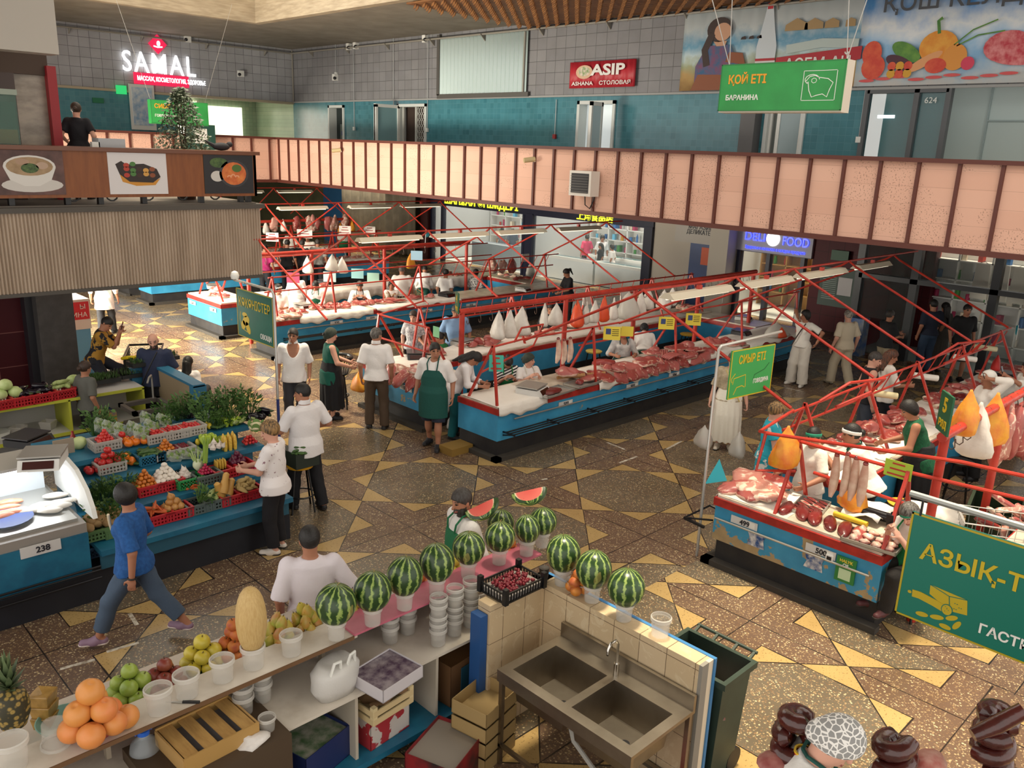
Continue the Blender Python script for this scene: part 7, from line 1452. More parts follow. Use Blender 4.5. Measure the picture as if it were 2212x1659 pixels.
def mk(k):
 S_ = lambda prof,m,name,n=14,jit=None,**q: B().lathe(prof,n,jit=jit).build(name,m,None,True)
 rd = lambda r,sq=1.0,dip=0: [(.004,-r*sq+dip)]+[(r*math.sin(PI*i/8),-r*sq*math.cos(PI*i/8)) for i in range(1,8)]+[(.004,r*sq-dip)]
 def stem(o,z,m=None): B().tube([(0,0,z),(.004,0,z+.018)],.003,5).build('stem',m or M('4a5a26',.7),o);return o
 if k == 'tomato': return stem(S_(rd(.045,.85,.008),M('b8282a',.25,rnd='c8382e'),'tomato'),.03)
 if k == 'orange_tomato': return stem(S_(rd(.055,.9,.008),M('e0751c',.3),'tomato'),.04)
 if k == 'cherry': return S_(rd(.022),M('b5202c',.25,rnd='c63a30'),'cherry_tomato',10)
 if k == 'kumquat': return S_(rd(.026,.9),M('cf7a24',.35,rnd='b96a2c'),'physalis',10)
 if k == 'berry': return S_(rd(.015),M('64101e',.4,rnd='7d1a28'),'raspberry',8)
 if k == 'potato': return lump('potato',M('a98a5e',.8,c2='8f7048',sc=9),(.062,.048,.042),.12,5,12,9,flat=1)
 if k == 'onion': return stem(S_(rd(.045,.9)[:-1]+[(.006,.055)],M('c08f4e',.4,c2='a06a34',sc=6,stretch=(3,3,.4)),'onion'),.055,M('b08a50',.7))
 if k == 'red_onion': return stem(S_(rd(.04,.9)[:-1]+[(.006,.048)],M('5a1a34',.35),'red_onion'),.048)
 if k == 'mushroom':
  o = S_([(.004,.0),(.03,-.002),(.036,.012),(.028,.03),(.012,.038),(.003,.039)],M('e2d9cc',.6),'mushroom',10);B().lathe([(.004,-.025),(.013,-.025),(.012,0),(.004,0)],8).build('stalk',M('d8ccb8',.6),o,True);return o
 if k == 'radish': return stem(S_(rd(.02),M('b01f4a',.35),'radish',10),.018)
 if k == 'carrot':
  o = B().tube([(-.11,0,0),(-.05,0,.0),(.05,.0,0),(.1,0,0),(.115,0,0)],[.004,.012,.019,.021,.012],8).build('carrot',M('c8602c',.6,rnd='b5562a'),None,True);B().tube([(.112,0,0),(.14,.005,.01)],.005,5).build('top_stub',M('5a7a30',.7),o);return o
 if k == 'cucumber': return B().tube([(-.08,0,0),(-.06,.0,0),(0,.006,0),(.06,0,0),(.08,0,0)],[.006,.017,.019,.017,.006],9).build('cucumber',M('2f4a22',.5,c2='4a6a30',sc=20),None,True)
 if k == 'zucchini': return B().tube([(-.11,0,0),(-.09,0,0),(0,.01,0),(.08,0,0),(.11,0,0)],[.01,.028,.032,.024,.01],10).build('courgette',M('a9b878',.5,c2='8f9f5c',sc=20),None,True)
 if k == 'eggplant':
  o = B().tube([(-.1,0,0),(-.08,0,0),(-.02,0,0),(.05,0,0),(.1,0,0)],[.012,.038,.045,.032,.014],10).build('aubergine',M('17121c',.15),None,True);B().tube([(.085,0,0),(.11,0,0),(.14,0,.01)],[.022,.016,.006],7).build('cap',M('3a4a26',.6),o,True);return o
 if k == 'pepper': return stem(S_([(.004,-.07),(.022,-.06),(.036,0),(.04,.04),(.025,.055),(.005,.05)],M('a0b83a',.25),'pepper',12,jit=lambda a,z: 1+.09*math.sin(3*a)),.05)
 if k == 'corn': return B().lathe([(.004,-.1),(.018,-.09),(.024,0),(.018,.07),(.004,.1)],12,jit=lambda a,z: 1+.04*math.sin(6*a)).build('corn_cob',M('e0bd52',.4,c2='c9a03a',sc=60),None,True)
 if k == 'garlic': return stem(S_([(.004,-.03),(.03,-.028),(.038,0),(.02,.025),(.008,.045),(.004,.06)],M('d9cfc6',.6),'garlic',12,jit=lambda a,z: 1+.06*math.sin(6*a)),.055,M('c9bda8',.7))
 if k == 'ginger': return lump('ginger_root',M('b39a62',.8),(.07,.03,.03),.5,12,12,8,flat=1)
 if k == 'cabbage': return B().lathe(rd(.10,.85),18,jit=lambda a,z: 1+.04*math.sin(5*a+z*30)).build('cabbage',M('a3b870',.6,c2='c9d49a',sc=5),None,True)
 if k == 'cauliflower':
  o = lump('cauliflower',M('d9cfa8',.8,bump=.8,sc=50),(.09,.09,.06),.1,3,16,10);b = B()
  for i in range(6): a = i*1.05;b.prism(blob(0,0,.05,.07),(.08*math.cos(a),.08*math.sin(a),.03),(-math.sin(a),math.cos(a),0),(.3*math.cos(a),.3*math.sin(a),.9),(.004,0,0))
  b.build('leaves',M('6a8a4a',.7),o);return o
 if k == 'squash': return S_([(.01,-.12),(.05,-.11),(.055,-.05),(.035,.04),(.035,.10),(.01,.12)],M('c99a4e',.5),'squash')
 if k == 'lemon': return S_([(.004,-.045),(.022,-.03),(.032,0),(.022,.03),(.004,.045)],M('e0c43a',.4),'lemon')
 if k == 'jar':
  o = S_([(.01,0),(.045,0),(.048,.01),(.048,.085),(.04,.1),(.01,.1)],M('3a1420',.15),'jar');B().lathe([(.01,.098),(.046,.098),(.046,.118),(.01,.12)],14).build('lid',M('a8202a',.35),o,True);return o
 if k == 'sauce': return S_([(.01,0),(.035,0),(.035,.14),(.014,.19),(.014,.22),(.01,.22)],M('a33a34',.25),'sauce_bottle')
 if k in ('herb','dark_herb','tall_herb'):
  rr = random.Random(len(k));b = B();H = .26 if k == 'tall_herb' else .16
  for i in range(110):
   a = rr.uniform(0,6.28);r = .09*math.sqrt(rr.random());z = H*rr.uniform(.35,1);c_ = Vector((r*math.cos(a)*1.3,r*math.sin(a),z));u = Vector((math.cos(a)*.8,math.sin(a)*.8,rr.uniform(-.1,1.2))).normalized();s_ = u.orthogonal().normalized()*.012;L = rr.uniform(.03,.06);b.add([c_,c_+u*L*.5+s_,c_+u*L,c_+u*L*.5-s_],[(0,1,2,3)])
   if i % 3 == 0: b.tube([(r*.3*math.cos(a),r*.3*math.sin(a),0),c_],.003,3)
  return b.build('herb_bunch',M('44682a',.6,rnd='5c8238',c2='355222',sc=12) if k != 'dark_herb' else M('3a2434',.6,c2='34402a',sc=8))
 if k == 'salad_pack':
  o = B().lathe([(.01,0),(.08,0),(.095,.05),(.09,.055),(.01,.05)],4).build('clear_tub',M('cfd8cc',.15,alpha=.35),None);b = B();rr = random.Random(4)
  for i in range(40): c_ = Vector((rr.uniform(-.05,.05),rr.uniform(-.05,.05),rr.uniform(.02,.06)));u = Vector((rr.uniform(-1,1),rr.uniform(-1,1),rr.uniform(0,.6))).normalized();s_ = u.orthogonal().normalized()*.012;b.add([c_,c_+u*.02+s_,c_+u*.04,c_+u*.02-s_],[(0,1,2,3)])
  b.build('salad_leaves',M('5a7a34',.6,c2='8a9a5a',sc=20),o);return o
 if k == 'fennel':
  o = lump('fennel_bulb',M('d3dcb8',.5),(.05,.045,.06),.15,8,flat=1);b = B()
  for i in range(7): b.tube([(0,0,.04),(.05*math.cos(i),.05*math.sin(i),.14),(.07*math.cos(i),.07*math.sin(i),.2)],[.011,.008,.004],6)
  b.build('stalks',M('a9bf78',.5),o,True);return o
 if k == 'celery':
  b = B()
  for i in range(8): a = i*.8;b.tube([(.015*math.cos(a),.015*math.sin(a),0),(.02*math.cos(a),.02*math.sin(a),.2),(.04*math.cos(a),.04*math.sin(a),.28)],[.011,.009,.005],6)
  return b.build('celery_bunch',M('8fae4a',.5),None,True)
def put(k,loc,label,cat,group=None,rot=None,s=1.0):
 loc = tier(Vector(loc),loc[2]) if cat in ('herb','pack') else loc;rot = rot if rot is not None else (R.uniform(-.5,.5),R.uniform(-.5,.5),R.uniform(0,6.28))
 if k not in PRO: o = PRO[k] = mk(k);o.location = loc;o.rotation_euler = rot;o.scale = (s,)*3;return tag(o,label,cat,group)
 o = dup(PRO[k],loc,None,label,None,s,rot);o['category'] = cat
 if group: o['group'] = group
 elif 'group' in o: del o['group']
 return o
def pile(k,px,py,z,n,d,label,cat,group,cols=4,flat=False,s=1.0,rise=.75):
 """a stepped heap of countable things, spacing d"""
 p = tier(G(px,py,z),z);lay = 0
 while n > 0 and cols > 0:
  rows = max(1,cols-1)
  for a in range(cols):
   for b_ in range(rows):
    if n <= 0: return
    put(k,(p.x+(a-(cols-1)/2)*d+R.uniform(-.12,.12)*d,p.y+(b_-(rows-1)/2)*d+R.uniform(-.12,.12)*d,z+d*.4+lay*d*rise),label,cat,group,(0,0,R.uniform(0,6.28)) if flat else None,s*R.uniform(.92,1.08));n -= 1
  lay += 1;cols -= 1
m_bred = M('b5242c',.4);m_bgrn = M('5a7a4a',.5);m_bgry = M('55605c',.5);m_bclr = M('c9c4bc',.2,alpha=.55);m_bblu = M('3a5a78',.5)
t1,t2,t3,t4 = .585,.765,.985,1.145
basket(203,1172,.42,m_bblu,'blue grey basket hanging at the end of the lowest shelf');basket(205,1150,t1+.02,m_bgrn,'green basket of big potatoes');pile('potato',205,1128,t1+.10,14,.085,'big potato in the green basket','vegetable','potatoes in the green basket',3,s=1.25)
basket(252,1150,t1,m_bgrn,'green basket of small potatoes behind the walking woman');pile('potato',245,1112,t1+.10,26,.06,'small potato in the basket behind the walking woman','vegetable','small potatoes',4,s=.8)
basket(338,1122,t1,m_bred,'red basket of loose carrots');pile('carrot',335,1098,t1+.11,12,.05,'loose carrot in the red basket','vegetable','loose carrots',3,True);basket(380,1106,t1,m_bred,'red basket of yellow onions');pile('onion',372,1082,t1+.10,16,.075,'yellow onion in the red basket','vegetable','yellow onions',3)
basket(425,1092,t1,m_bgry,'grey basket with carrots in a clear bag');pile('carrot',418,1062,t1+.16,12,.045,'carrot standing in the clear bag','vegetable','bagged carrots',3,True);put('herb',G(432,1085,t1+.1),'green herb bunch under the bagged carrots','herb')
basket(462,1085,t1,m_bgry,'grey basket of pale leeks');pile('zucchini',458,1068,t1+.1,4,.06,'pale courgette in the grey basket','vegetable','courgettes on the lowest shelf',2,True);basket(497,1076,t1,m_bred,'red basket of squashes');pile('squash',485,1058,t1+.12,3,.11,'tan squash above the red basket','vegetable','squashes',2)
basket(535,1064,t1,m_bred,'red basket of ginger');pile('ginger',530,1044,t1+.09,20,.055,'ginger root heaped in the red basket','vegetable','ginger roots',4)
for x,y in ((195,1030),(225,1025),(250,1040),(230,1055)): put('tall_herb',G(x,y,t2-.06),'leafy green herb bunch beside the lit case','herb','herbs beside the case',(0,0,x))
basket(322,1062,t2,m_bred,'red basket of orange fruit');pile('kumquat',312,1035,t2+.10,42,.05,'small orange fruit in the red basket','fruit','small orange fruit',5);basket(362,1050,t2,m_bred,'red basket of white mushrooms');pile('mushroom',356,1022,t2+.10,55,.052,'white mushroom in the heap','mushroom','white mushrooms',5)
basket(405,1048,t2,M('2f8a4a',.4),'bright green basket of sprouts');pile('garlic',398,1030,t2+.08,9,.05,'pale sprout bulb in the green basket','vegetable','sprout bulbs',3);put('fennel',G(428,1016,t2+.12),'white fennel bulb with green stalks','vegetable',None,(0,0,0),1.2)
basket(446,1040,t2,m_bgry,'grey basket of pink radishes');pile('radish',444,1022,t2+.11,26,.038,'pink radish in the grey basket','vegetable','pink radishes',4);basket(482,1028,t2,m_bred,'red basket of baby corn');pile('corn',476,1003,t2+.12,12,.035,'baby corn cob above the red basket','vegetable','baby corn',4,True,.6);basket(517,1018,t2,m_bred,'red basket of red onions');pile('red_onion',512,998,t2+.10,12,.062,'red onion in the red basket','vegetable','red onions',3)
for i,(x,y) in enumerate(((176,992),(199,989),(184,1007),(206,1004))): put('jar',G(x,y,t3),'dark jar with red lid beside the tomatoes','jar','red lidded jars',(0,0,0),1.15)
for x,y in ((160,968),(163,985)): put('sauce',G(x,y,t3+.02),'red sauce bottle at the end of the stand','bottle','sauce bottles',(0,0,0))
basket(235,1000,t3,m_bclr,'clear tub of red tomatoes');pile('tomato',232,980,t3+.09,12,.085,'red tomato in the clear tub','vegetable','tomatoes on the third shelf',3);pile('orange_tomato',272,985,t3+.02,5,.09,'orange tomato beside the clear tub','vegetable','orange tomatoes',2);basket(322,990,t3,m_tealb,'teal tray of cucumbers');pile('cucumber',322,965,t3+.10,26,.04,'dark cucumber in the teal tray','vegetable','cucumbers in the teal tray',5,True)
basket(357,985,t3,m_bclr,'clear tub of orange cherry tomatoes');pile('kumquat',357,962,t3+.1,26,.045,'orange cherry tomato in the clear tub','vegetable','orange cherry tomatoes',4);basket(388,980,t3,m_bclr,'clear tub of raspberries');pile('berry',388,965,t3+.10,30,.03,'raspberry in the clear tub','fruit','raspberries',6);put('lemon',G(427,955,t3+.1),'lemon above the broccoli packs','fruit')
for x,y in ((375,995),(400,995),(422,990)): put('salad_pack',G(x,y,t3+.03),'clear pack lying on the third shelf','pack','packs on the third shelf',(.3,0,.8),1.1)
pile('pepper',448,950,t3+.1,6,.07,'yellow green pepper by the celery','vegetable','yellow green peppers',3);put('celery',G(443,1000,t3),'celery bunch standing among the peppers','vegetable',None,(0,.1,0),1.1);pile('garlic',470,985,t3+.05,7,.07,'garlic bulb by the corn cobs','vegetable','garlic bulbs',3);pile('corn',496,975,t3+.06,6,.06,'yellow corn cob wrapped on the third shelf','vegetable','corn cobs',3,True,1.2)
put('cabbage',G(170,957,t4+.06),'pale green cabbage at the end of the fourth shelf','vegetable',None,None,.9);basket(227,968,t4,m_bclr,'clear tub of small red radishes');pile('cherry',226,952,t4+.1,26,.045,'round red radish in the clear tub','vegetable','round red radishes',4,s=1.2);pile('tomato',266,955,t4+.04,5,.085,'tomato beside the radish tub','vegetable','tomatoes by the radish tub',2)
for x,y,l in ((340,945,'first clear tub of dark cherries'),(378,940,'second clear tub of cherries'),(412,928,'cherry bag by the greens')): basket(x,y+8,t4,m_bclr,l+' on the fourth shelf');pile('cherry',x,y-4,t4+.09,24,.04,'red cherry in a clear tub on the fourth shelf','fruit','cherries on the fourth shelf',5)
pile('zucchini',522,940,t4+.03,5,.06,'pale courgette at the end of the fourth shelf','vegetable','courgettes on the fourth shelf',3,True);pile('eggplant',548,948,t4+.03,6,.075,'dark aubergine at the end of the fourth shelf','vegetable','aubergines on the fourth shelf',3,True);put('cauliflower',G(553,925,t4+.05),'cauliflower beside the aubergines','vegetable',None,(0,0,0))
for i,(x,y) in enumerate(((258,935),(285,932),(313,910),(322,928),(348,915),(300,945),(215,925),(232,930))): put('salad_pack',G(x,y,t4+.12),'clear pack of salad leaves at the back of the stand','pack','salad packs at the back',(.9,0,.7),1.35)
for i,(x,y,k) in enumerate(((205,930,'tall_herb'),(228,925,'tall_herb'),(385,910,'herb'),(360,920,'tall_herb'),(412,905,'dark_herb'),(436,915,'tall_herb'),(455,925,'herb'),(470,900,'tall_herb'),(490,890,'tall_herb'),(505,905,'tall_herb'),(480,925,'herb'),(525,890,'tall_herb'),(540,905,'tall_herb'),(460,905,'tall_herb'),(395,890,'tall_herb'),(430,895,'tall_herb'),(510,920,'herb'),(350,935,'herb'))): put(k,G(x,y,t4-.02),'dark purple leaf bunch among the greens' if k == 'dark_herb' else 'green herb bunch at the back of the stand','herb',None if k == 'dark_herb' else 'herbs at the back',(0,0,i),1.25)
for k,x,y,z,n,d,c,l,f in (('tomato',205,985,t3+.02,6,.085,3,'tomato next to the red lidded jars',0),('cucumber',296,985,t3+.02,10,.04,4,'cucumber between the tomatoes and the teal tray',1),('pepper',480,955,t3+.03,6,.07,3,'pepper beside the corn cobs',0),('cherry',540,975,t3+.02,20,.045,4,'cherry tomato at the end of the third shelf',0),('mushroom',330,1005,t2+.02,16,.05,4,'stray white mushroom beside the heap',0),('carrot',285,1055,t2+.03,10,.05,3,'carrot left of the orange fruit basket',1),('radish',545,1015,t2+.03,18,.04,4,'radish at the end of the second shelf',0),('onion',275,1075,t1+.03,8,.08,3,'onion between the potatoes and the carrots',0),('red_onion',310,955,t4+.02,8,.065,3,'red onion among the cherry tubs',0),('orange_tomato',292,960,t4+.02,5,.09,3,'orange tomato on the fourth shelf',0),('lemon',440,925,t4+.02,6,.06,3,'lemon on the fourth shelf',0),('cucumber',470,935,t4+.02,12,.04,4,'cucumber on the fourth shelf',1),('pepper',500,935,t4+.03,5,.07,3,'pepper on the fourth shelf',0),('eggplant',575,950,t4+.03,3,.07,2,'aubergine at the very end of the fourth shelf',1)): pile(k,x,y,z,n,d,l,'vegetable',l+' group',c,f)
for x,y,z in ((245,985,t3),(262,1000,t3),(215,1005,t2),(240,1010,t2),(270,1030,t2),(205,1060,t2)): put('tall_herb' if z == t2 else 'herb',G(x,y,z),'green herb bunch between the jars and the orange fruit','herb','herbs between the shelves',(0,0,x),1.0)
scale(G(95,1000,1.38),-.5,'silver scale on top of the lit fish case',z=1.38,s=1.2);scale(G(62,955,.9),.6,'dark scale under the white back shelf',z=.88,s=1.2,dark=True)
tag(B().box((0,-.01,0),(.22,.01,.32)).build('cardboard_sheet',M('9a8a76',.8)),'brown cardboard sheet behind the fish case','cardboard').location = G(120,1010,1.0)
tag(B().box((.6,9.95,0),(2.45,10.6,.88)).build('back_table',M('2a1c3a',.6)),'dark purple table behind the fish case','table')
# seller's back shelf with baskets and microgreens
t = thing('back_shelf','white shelf with yellow edges behind the vegetable stand','shelf');x0,x1,y0,y1 = 1.6,4.72,12.9,13.7
B().box((x0,y0,.90),(x1,y1,.94)).box((x0,y0,.40),(x1,y1,.44)).box((x0,y1-.03,0),(x1,y1,.94)).build('board',M('c9c6c2',.5),t);e = B().box((x0,y0-.012,.90),(x1,y0,.945))
for x in (2.55,3.62,4.69): e.box((x,y0-.012,.4),(x+.03,y0+.7,.92))
e.box((x0,y0-.012,.39),(x1,y0,.44)).build('edge_strip',M('b5b83a',.5),t)
for i,(x,y,k,n,d,l) in enumerate(((18,868,'cabbage',3,.16,'white cabbage in the first red basket of the back shelf'),(52,862,'eggplant',7,.08,'dark aubergine in the second red basket of the back shelf'),(92,855,'eggplant',8,.08,'black aubergine in the third red basket of the back shelf'),(130,848,'zucchini',8,.08,'pale courgette in the fourth red basket of the back shelf'),(168,838,'cabbage',1,.14,'wrapped lettuce in the fifth red basket of the back shelf'))):
 basket(x,y+10,.945,m_bred,'red basket on the back shelf holding '+['white cabbages','dark aubergines','black aubergines','pale courgettes','a wrapped lettuce'][i],(.34,.28,.14),.1);pile(k,x,y-10,1.07,n,d,l,'vegetable','vegetables of back basket '+'abcde'[i],3 if n > 3 else 2,k != 'cabbage',.95)
def microgreens(px,py,z,k,label,g):
 p = G(px,py,z);t = thing('seedling_tray',label,'tray',p,0,g);B().box((-.2,-.14,0),(.2,.14,.06)).build('tray_box',M('1a1c1c',.5),t);rr = random.Random(px);b = B()
 for i in range(170): c_ = Vector((rr.uniform(-.19,.19),rr.uniform(-.13,.13),.05));u = Vector((rr.uniform(-.3,.3),rr.uniform(-.3,.3),1)).normalized();L = rr.uniform(.05,.10);s_ = Vector((1,rr.uniform(-1,1),0)).normalized()*.008;b.add([c_-s_*.3,c_+u*L*.7+s_,c_+u*L,c_+u*L*.7-s_],[(0,1,2,3)])
 b.build('seedlings',M('3f5f26',.6,c2='2f481c',sc=9) if k else M('2c2a22',.6),t)
for x,y,k in ((196,826,1),(226,824,1),(256,816,0),(286,812,1)): microgreens(x,y,1.0,k,'tray of dark seedlings on the back shelf' if not k else 'tray of green seedlings on the back shelf',None if not k else 'green seedling trays')
for x,y in ((308,788),(335,780),(355,776)): microgreens(x,y,1.18,1,'tray of green seedlings on top of the blue partition','seedling trays on the partition')
tag(B().box((5.02,11.85,0),(5.14,13.3,1.14)).build('partition',M('8d7c62',.7)),'beige board partition beside the sink','partition');t = tag(B().box((4.99,11.72,0),(5.2,11.84,1.16)).box((5.0,11.72,1.14),(5.18,13.35,1.18)).box((4.7,13.3,0),(5.2,13.42,1.14)).build('blue_frame',M('2a6a8a',.5)),'blue painted frame round the beige partition','frame')
del t['category'];t['kind'] = 'structure';t.name = 'partition_trim'
t = thing('hand_sink','small dark sink with curved tap behind the greens','sink',(4.45,12.1,0));B().box((-.3,-.3,.84),(.3,-.22,.9)).box((-.3,.22,.84),(.3,.3,.9)).box((-.3,-.3,.84),(-.24,.3,.9)).box((.24,-.3,.84),(.3,.3,.9)).box((-.26,-.26,.6),(.26,.26,.63)).box((-.27,-.27,0),(.27,.27,.6)).build('basin',M('4a4540',.4),t);B().tube([(.2,.26,.9),(.2,.26,1.2),(.17,.2,1.27),(.1,.1,1.27),(.05,.05,1.2)],.014,8).build('tap',m_steel,t,True)
o = tag(B().box((-.2,-.15,0),(.2,.15,.16)).build('carton_box',M('2a5aa0',.5,c2='c9a03a',sc=7)),'blue printed carton under the back shelf','box');o.location = (4.1,13.1,.44);o = tag(B().lathe([(.01,0),(.12,0),(.15,.1),(.01,.09)],16).build('mixing_bowl',m_wht,None,True),'white bowl on the low back shelf board','bowl');o.location = (2.75,13.2,.44)
for i,x in enumerate((3.0,3.4)): tag(B().lathe([(.01,0),(.1,0),(.13,.12),(.12,.13),(.01,.02)],4).build('clear_box',m_bclr),'clear plastic box on the low back shelf board','box','clear boxes on the low board').location = (x,13.2,.44)
# black and yellow net trolley
t = thing('net_trolley','black mesh shopping trolley with yellow handle by the bald man','trolley',(5.5,14.9,0),-.45);nm = N('black_mesh');x,y,z = nm.xyz();nm.set(color=lin('18181a'),rough=.5)
b = B()
for i in range(15):
 for j in range(7):
  yy = -.5+i*.072;zz = .62+j*.055
  for q in (-.28,.28): b.tube([(q,yy-.03,zz),(q,yy,zz+.025),(q,yy+.03,zz),(q,yy,zz-.025)],.004,3,False,True)
for i in range(8):
 for j in range(7): b.tube([(-.25+i*.072-.03,.5,.62+j*.055),(-.25+i*.072,.5,.645+j*.055),(-.25+i*.072+.03,.5,.62+j*.055),(-.25+i*.072,.5,.595+j*.055)],.004,3,False,True)
b.box((-.28,-.5,.56),(.28,.55,.59));b.build('mesh_basket',nm.m,t);B().tube([(-.29,-.52,1.0),(.29,-.52,1.0),(.29,.56,1.0),(-.29,.56,1.0)],.02,6,closed=True).build('rim',m_blk,t);B().tube([(-.29,-.55,1.02),(-.2,-.66,1.06),(.2,-.66,1.06),(.29,-.55,1.02)],.03,8).build('handle',M('d2b81f',.4),t)
f = B();[f.tube([(q,-.5,.98),(q,-.45,.15),(q,.5,.15)],.016,6) for q in (-.26,.26)];f.build('chassis_frame',m_blk,t)
for q in (-.26,.26):
 for w_ in (-.4,.45): B().tube([(q-.015,w_,.07),(q+.015,w_,.07)],.07,12).build('wheel',m_dark,t)
t = thing('crate','dark box of cucumbers on the yellow stool by the heavy man','crate',G(648,1000,.66).xy.to_3d()+Vector((0,0,.66)));B().box((-.17,-.2,0),(.17,.2,.2)).build('box_sides',M('1f2a22',.5),t);pile('cucumber',648,985,.85,9,.045,'cucumber in the dark box by the heavy man','vegetable','cucumbers in the dark box',3,True);stool('yellow topped stool carrying the dark box of cucumbers',G(648,1000,.66).xy.to_3d(),.655,m_blk,M('d8a020',.5))
# ---------------------------------------------------------------- watermelon counter, sink corner, bin, sausages
m_wlam = M('cfc6b8',.45,c2='b3a797',sc=3,lo=.5,hi=.75);m_edge = M('6a4c30',.8);ZT = 1.15
t = thing('fruit_counter','white boarded fruit counter with a pink board and open lower shelves','counter')
B().box((-.2,4.70,ZT-.025),(3.13,4.99,ZT)).build('white_board',m_wlam,t);B().box((3.10,4.69,ZT),(5.12,4.98,ZT+.018)).build('pink_board',M('c4697c',.5,c2='b25a6c',sc=4),t);B().box((-.2,4.695,ZT-.03),(3.1,4.702,ZT+.001)).build('raw_edge',m_edge,t)
B().box((-.2,5.0,1.0),(4.95,5.5,1.03)).build('display_board',M('b9ada0',.6),t);B().box((2.22,4.5,.775),(4.5,5.3,.80)).build('lower_shelf',m_wlam,t);B().box((.9,4.5,.70),(2.22,5.3,.73)).build('lower_shelf',m_wlam,t)
for x in (2.26,2.98,3.75,4.48): B().box((x,4.52,.22),(x+.025,5.3,.775)).build('divider',M('bdb3a2',.6),t)
B().box((2.3,4.45,.17),(4.6,5.3,.22)).build('blue_shelf',m_tealb,t);B().box((-.2,5.46,0),(4.95,5.5,1.0)).build('back_panel',M('7a2a2c',.6),t)
for x in (1.4,3.0,4.45): B().box((x,5.0,.8),(x+.03,5.05,ZT-.02)).build('prop',M('8d8170',.7),t)
B().box((4.02,4.30,0),(4.095,4.42,1.12)).build('blue_post',M('23508a',.5),t)
# buckets
m_buck = M('dcd8d0',.25,alpha=.24,spec=.6);bp = None
def bucket(p,label,group=None,rot=None,s=1.0):
 global bp
 if bp is None:
  bp = thing('plastic_bucket',label,'bucket',p,0,group);h = .15;B().lathe([(.056,.003),(.060,.004),(.070,h),(.067,h),(.058,.008),(.01,.006)],20).build('bucket_body',m_buck,bp,True)
  r = B();r.lathe([(.069,h-.028),(.076,h-.026),(.076,h-.003),(.070,h+.002),(.069,h-.004)],24,cap=False);r.build('rim',M('dedad2',.3,alpha=.55),bp,True);bp.scale = (s,)*3;return bp
 return dup(bp,p,None,label,group,s,rot or (0,0,R.uniform(0,6)))
wm = N('watermelon_rind');x,y,z = wm.xyz();oi = wm.n('ShaderNodeObjectInfo');an = wm.math('ARCTAN2',y,x)
zz = wm.noise(16,5,None,.7);ed = wm.math('ADD',wm.math('SINE',wm.math('ADD',wm.math('MULTIPLY',an,12),wm.math('MULTIPLY',wm.math('SUBTRACT',zz,.5),7.5))),wm.math('MULTIPLY',wm.math('SUBTRACT',wm.noise(40,3),.5),.8))
c = wm.ramp(ed,[(.22,'294220'),(.45,'3a5a2c'),(.62,'5c7a38'),(.75,'84994e'),(.95,'93a65c')]);tp = wm.math('GREATER_THAN',wm.noise(2.2,2),.66);c = wm.mix(wm.math('MULTIPLY',tp,.45),c,lin('b5a660'))
wm.set(color=c,rough=.3);wm = wm.m
def melon(p,r,sz,label,k):
 o = B().lathe([(.004,-r*sz)]+[(r*math.sin(PI*i/14),-r*sz*math.cos(PI*i/14)) for i in range(1,14)]+[(.004,r*sz*.985)],28).build('watermelon',wm,None,True);o.location = (p[0],p[1],p[2]+r*sz);o.rotation_euler = (R.uniform(-.12,.12),R.uniform(-.12,.12),k*1.3);tag(o,label,'watermelon','watermelons on buckets')
 B().tube([(0,0,r*sz*.97),(.006,0,r*sz+.012),(.016,0,r*sz+.016)],.004,5).build('stalk',M('8a7a4a',.8),o)
ml = ['watermelon nearest the white bucket end of the row','second watermelon, paler, on the pink board','third watermelon with a brownish top','fourth watermelon, tallest on the pink board','fifth watermelon under the cut slice','sixth watermelon beside the bearded man','dark watermelon under the upper slice','watermelon at the far end of the pink board','first watermelon on the tiled wall corner','second watermelon on the tiled wall','watermelon nearest the empty bucket on the tiled wall']
MP = [(727,1378,.150,1.05),(805,1348,.145,1.08),(874,1314,.143,1.12),(943,1283,.145,1.12),(1011,1246,.14,1.05),(1078,1217,.135,1.0),(1137,1198,.115,1.15),(1170,1180,.13,1.0),(1213,1262,.145,1.12),(1278,1298,.145,1.1),(1347,1338,.145,1.06)]
for i,(x,y,r,sz) in enumerate(MP):
 zt = ZT+.018 if i < 8 else 1.2
 p = G(x,y,zt);bucket(p,'clear bucket holding up the '+['nearest melon of the row','pale second melon','third melon','tallest melon','fifth melon','sixth melon','dark melon under the slice','melon at the far end','melon at the tiled corner','second melon on the tiled wall','last melon on the tiled wall'][i],'buckets under melons');melon((p.x,p.y,zt+.125),r,sz,ml[i],i)
p = G(1108,1190,1.03);melon((p.x-.02,p.y+.16,1.14),.13,1.0,'watermelon half hidden behind the sixth one',12)
m_flesh = N('melon_flesh');x,y,z = m_flesh.xyz();d = m_flesh.math('SQRT',m_flesh.math('ADD',m_flesh.math('MULTIPLY',x,x),m_flesh.math('MULTIPLY',z,z)));m_flesh.set(color=m_flesh.mix(m_flesh.math('MULTIPLY',m_flesh.math('GREATER_THAN',m_flesh.noise(60,2),.72),m_flesh.math('LESS_THAN',d,.10)),m_flesh.ramp(d,[(0,'d0524a'),(.118,'d6685c'),(.130,'e6d8b4'),(.145,'cbd09a')]),lin('3a1a14')),rough=.3)
def wedge(p,rot,label):
 t = thing('melon_slice',label,'watermelon',p);t.rotation_euler = rot;r = .14;n = 16;arc = [(r*math.cos(PI+PI*i/n),r*math.sin(PI+PI*i/n)*.85) for i in range(n+1)]
 B().prism([(a*.99,b*.99) for a,b in arc],(0,-.028,0),(1,0,0),(0,0,1),(0,.056,0)).build('flesh',m_flesh.m,t);B().tube([(a,0,b) for a,b in arc],.03,8).build('rind',wm,t,True)
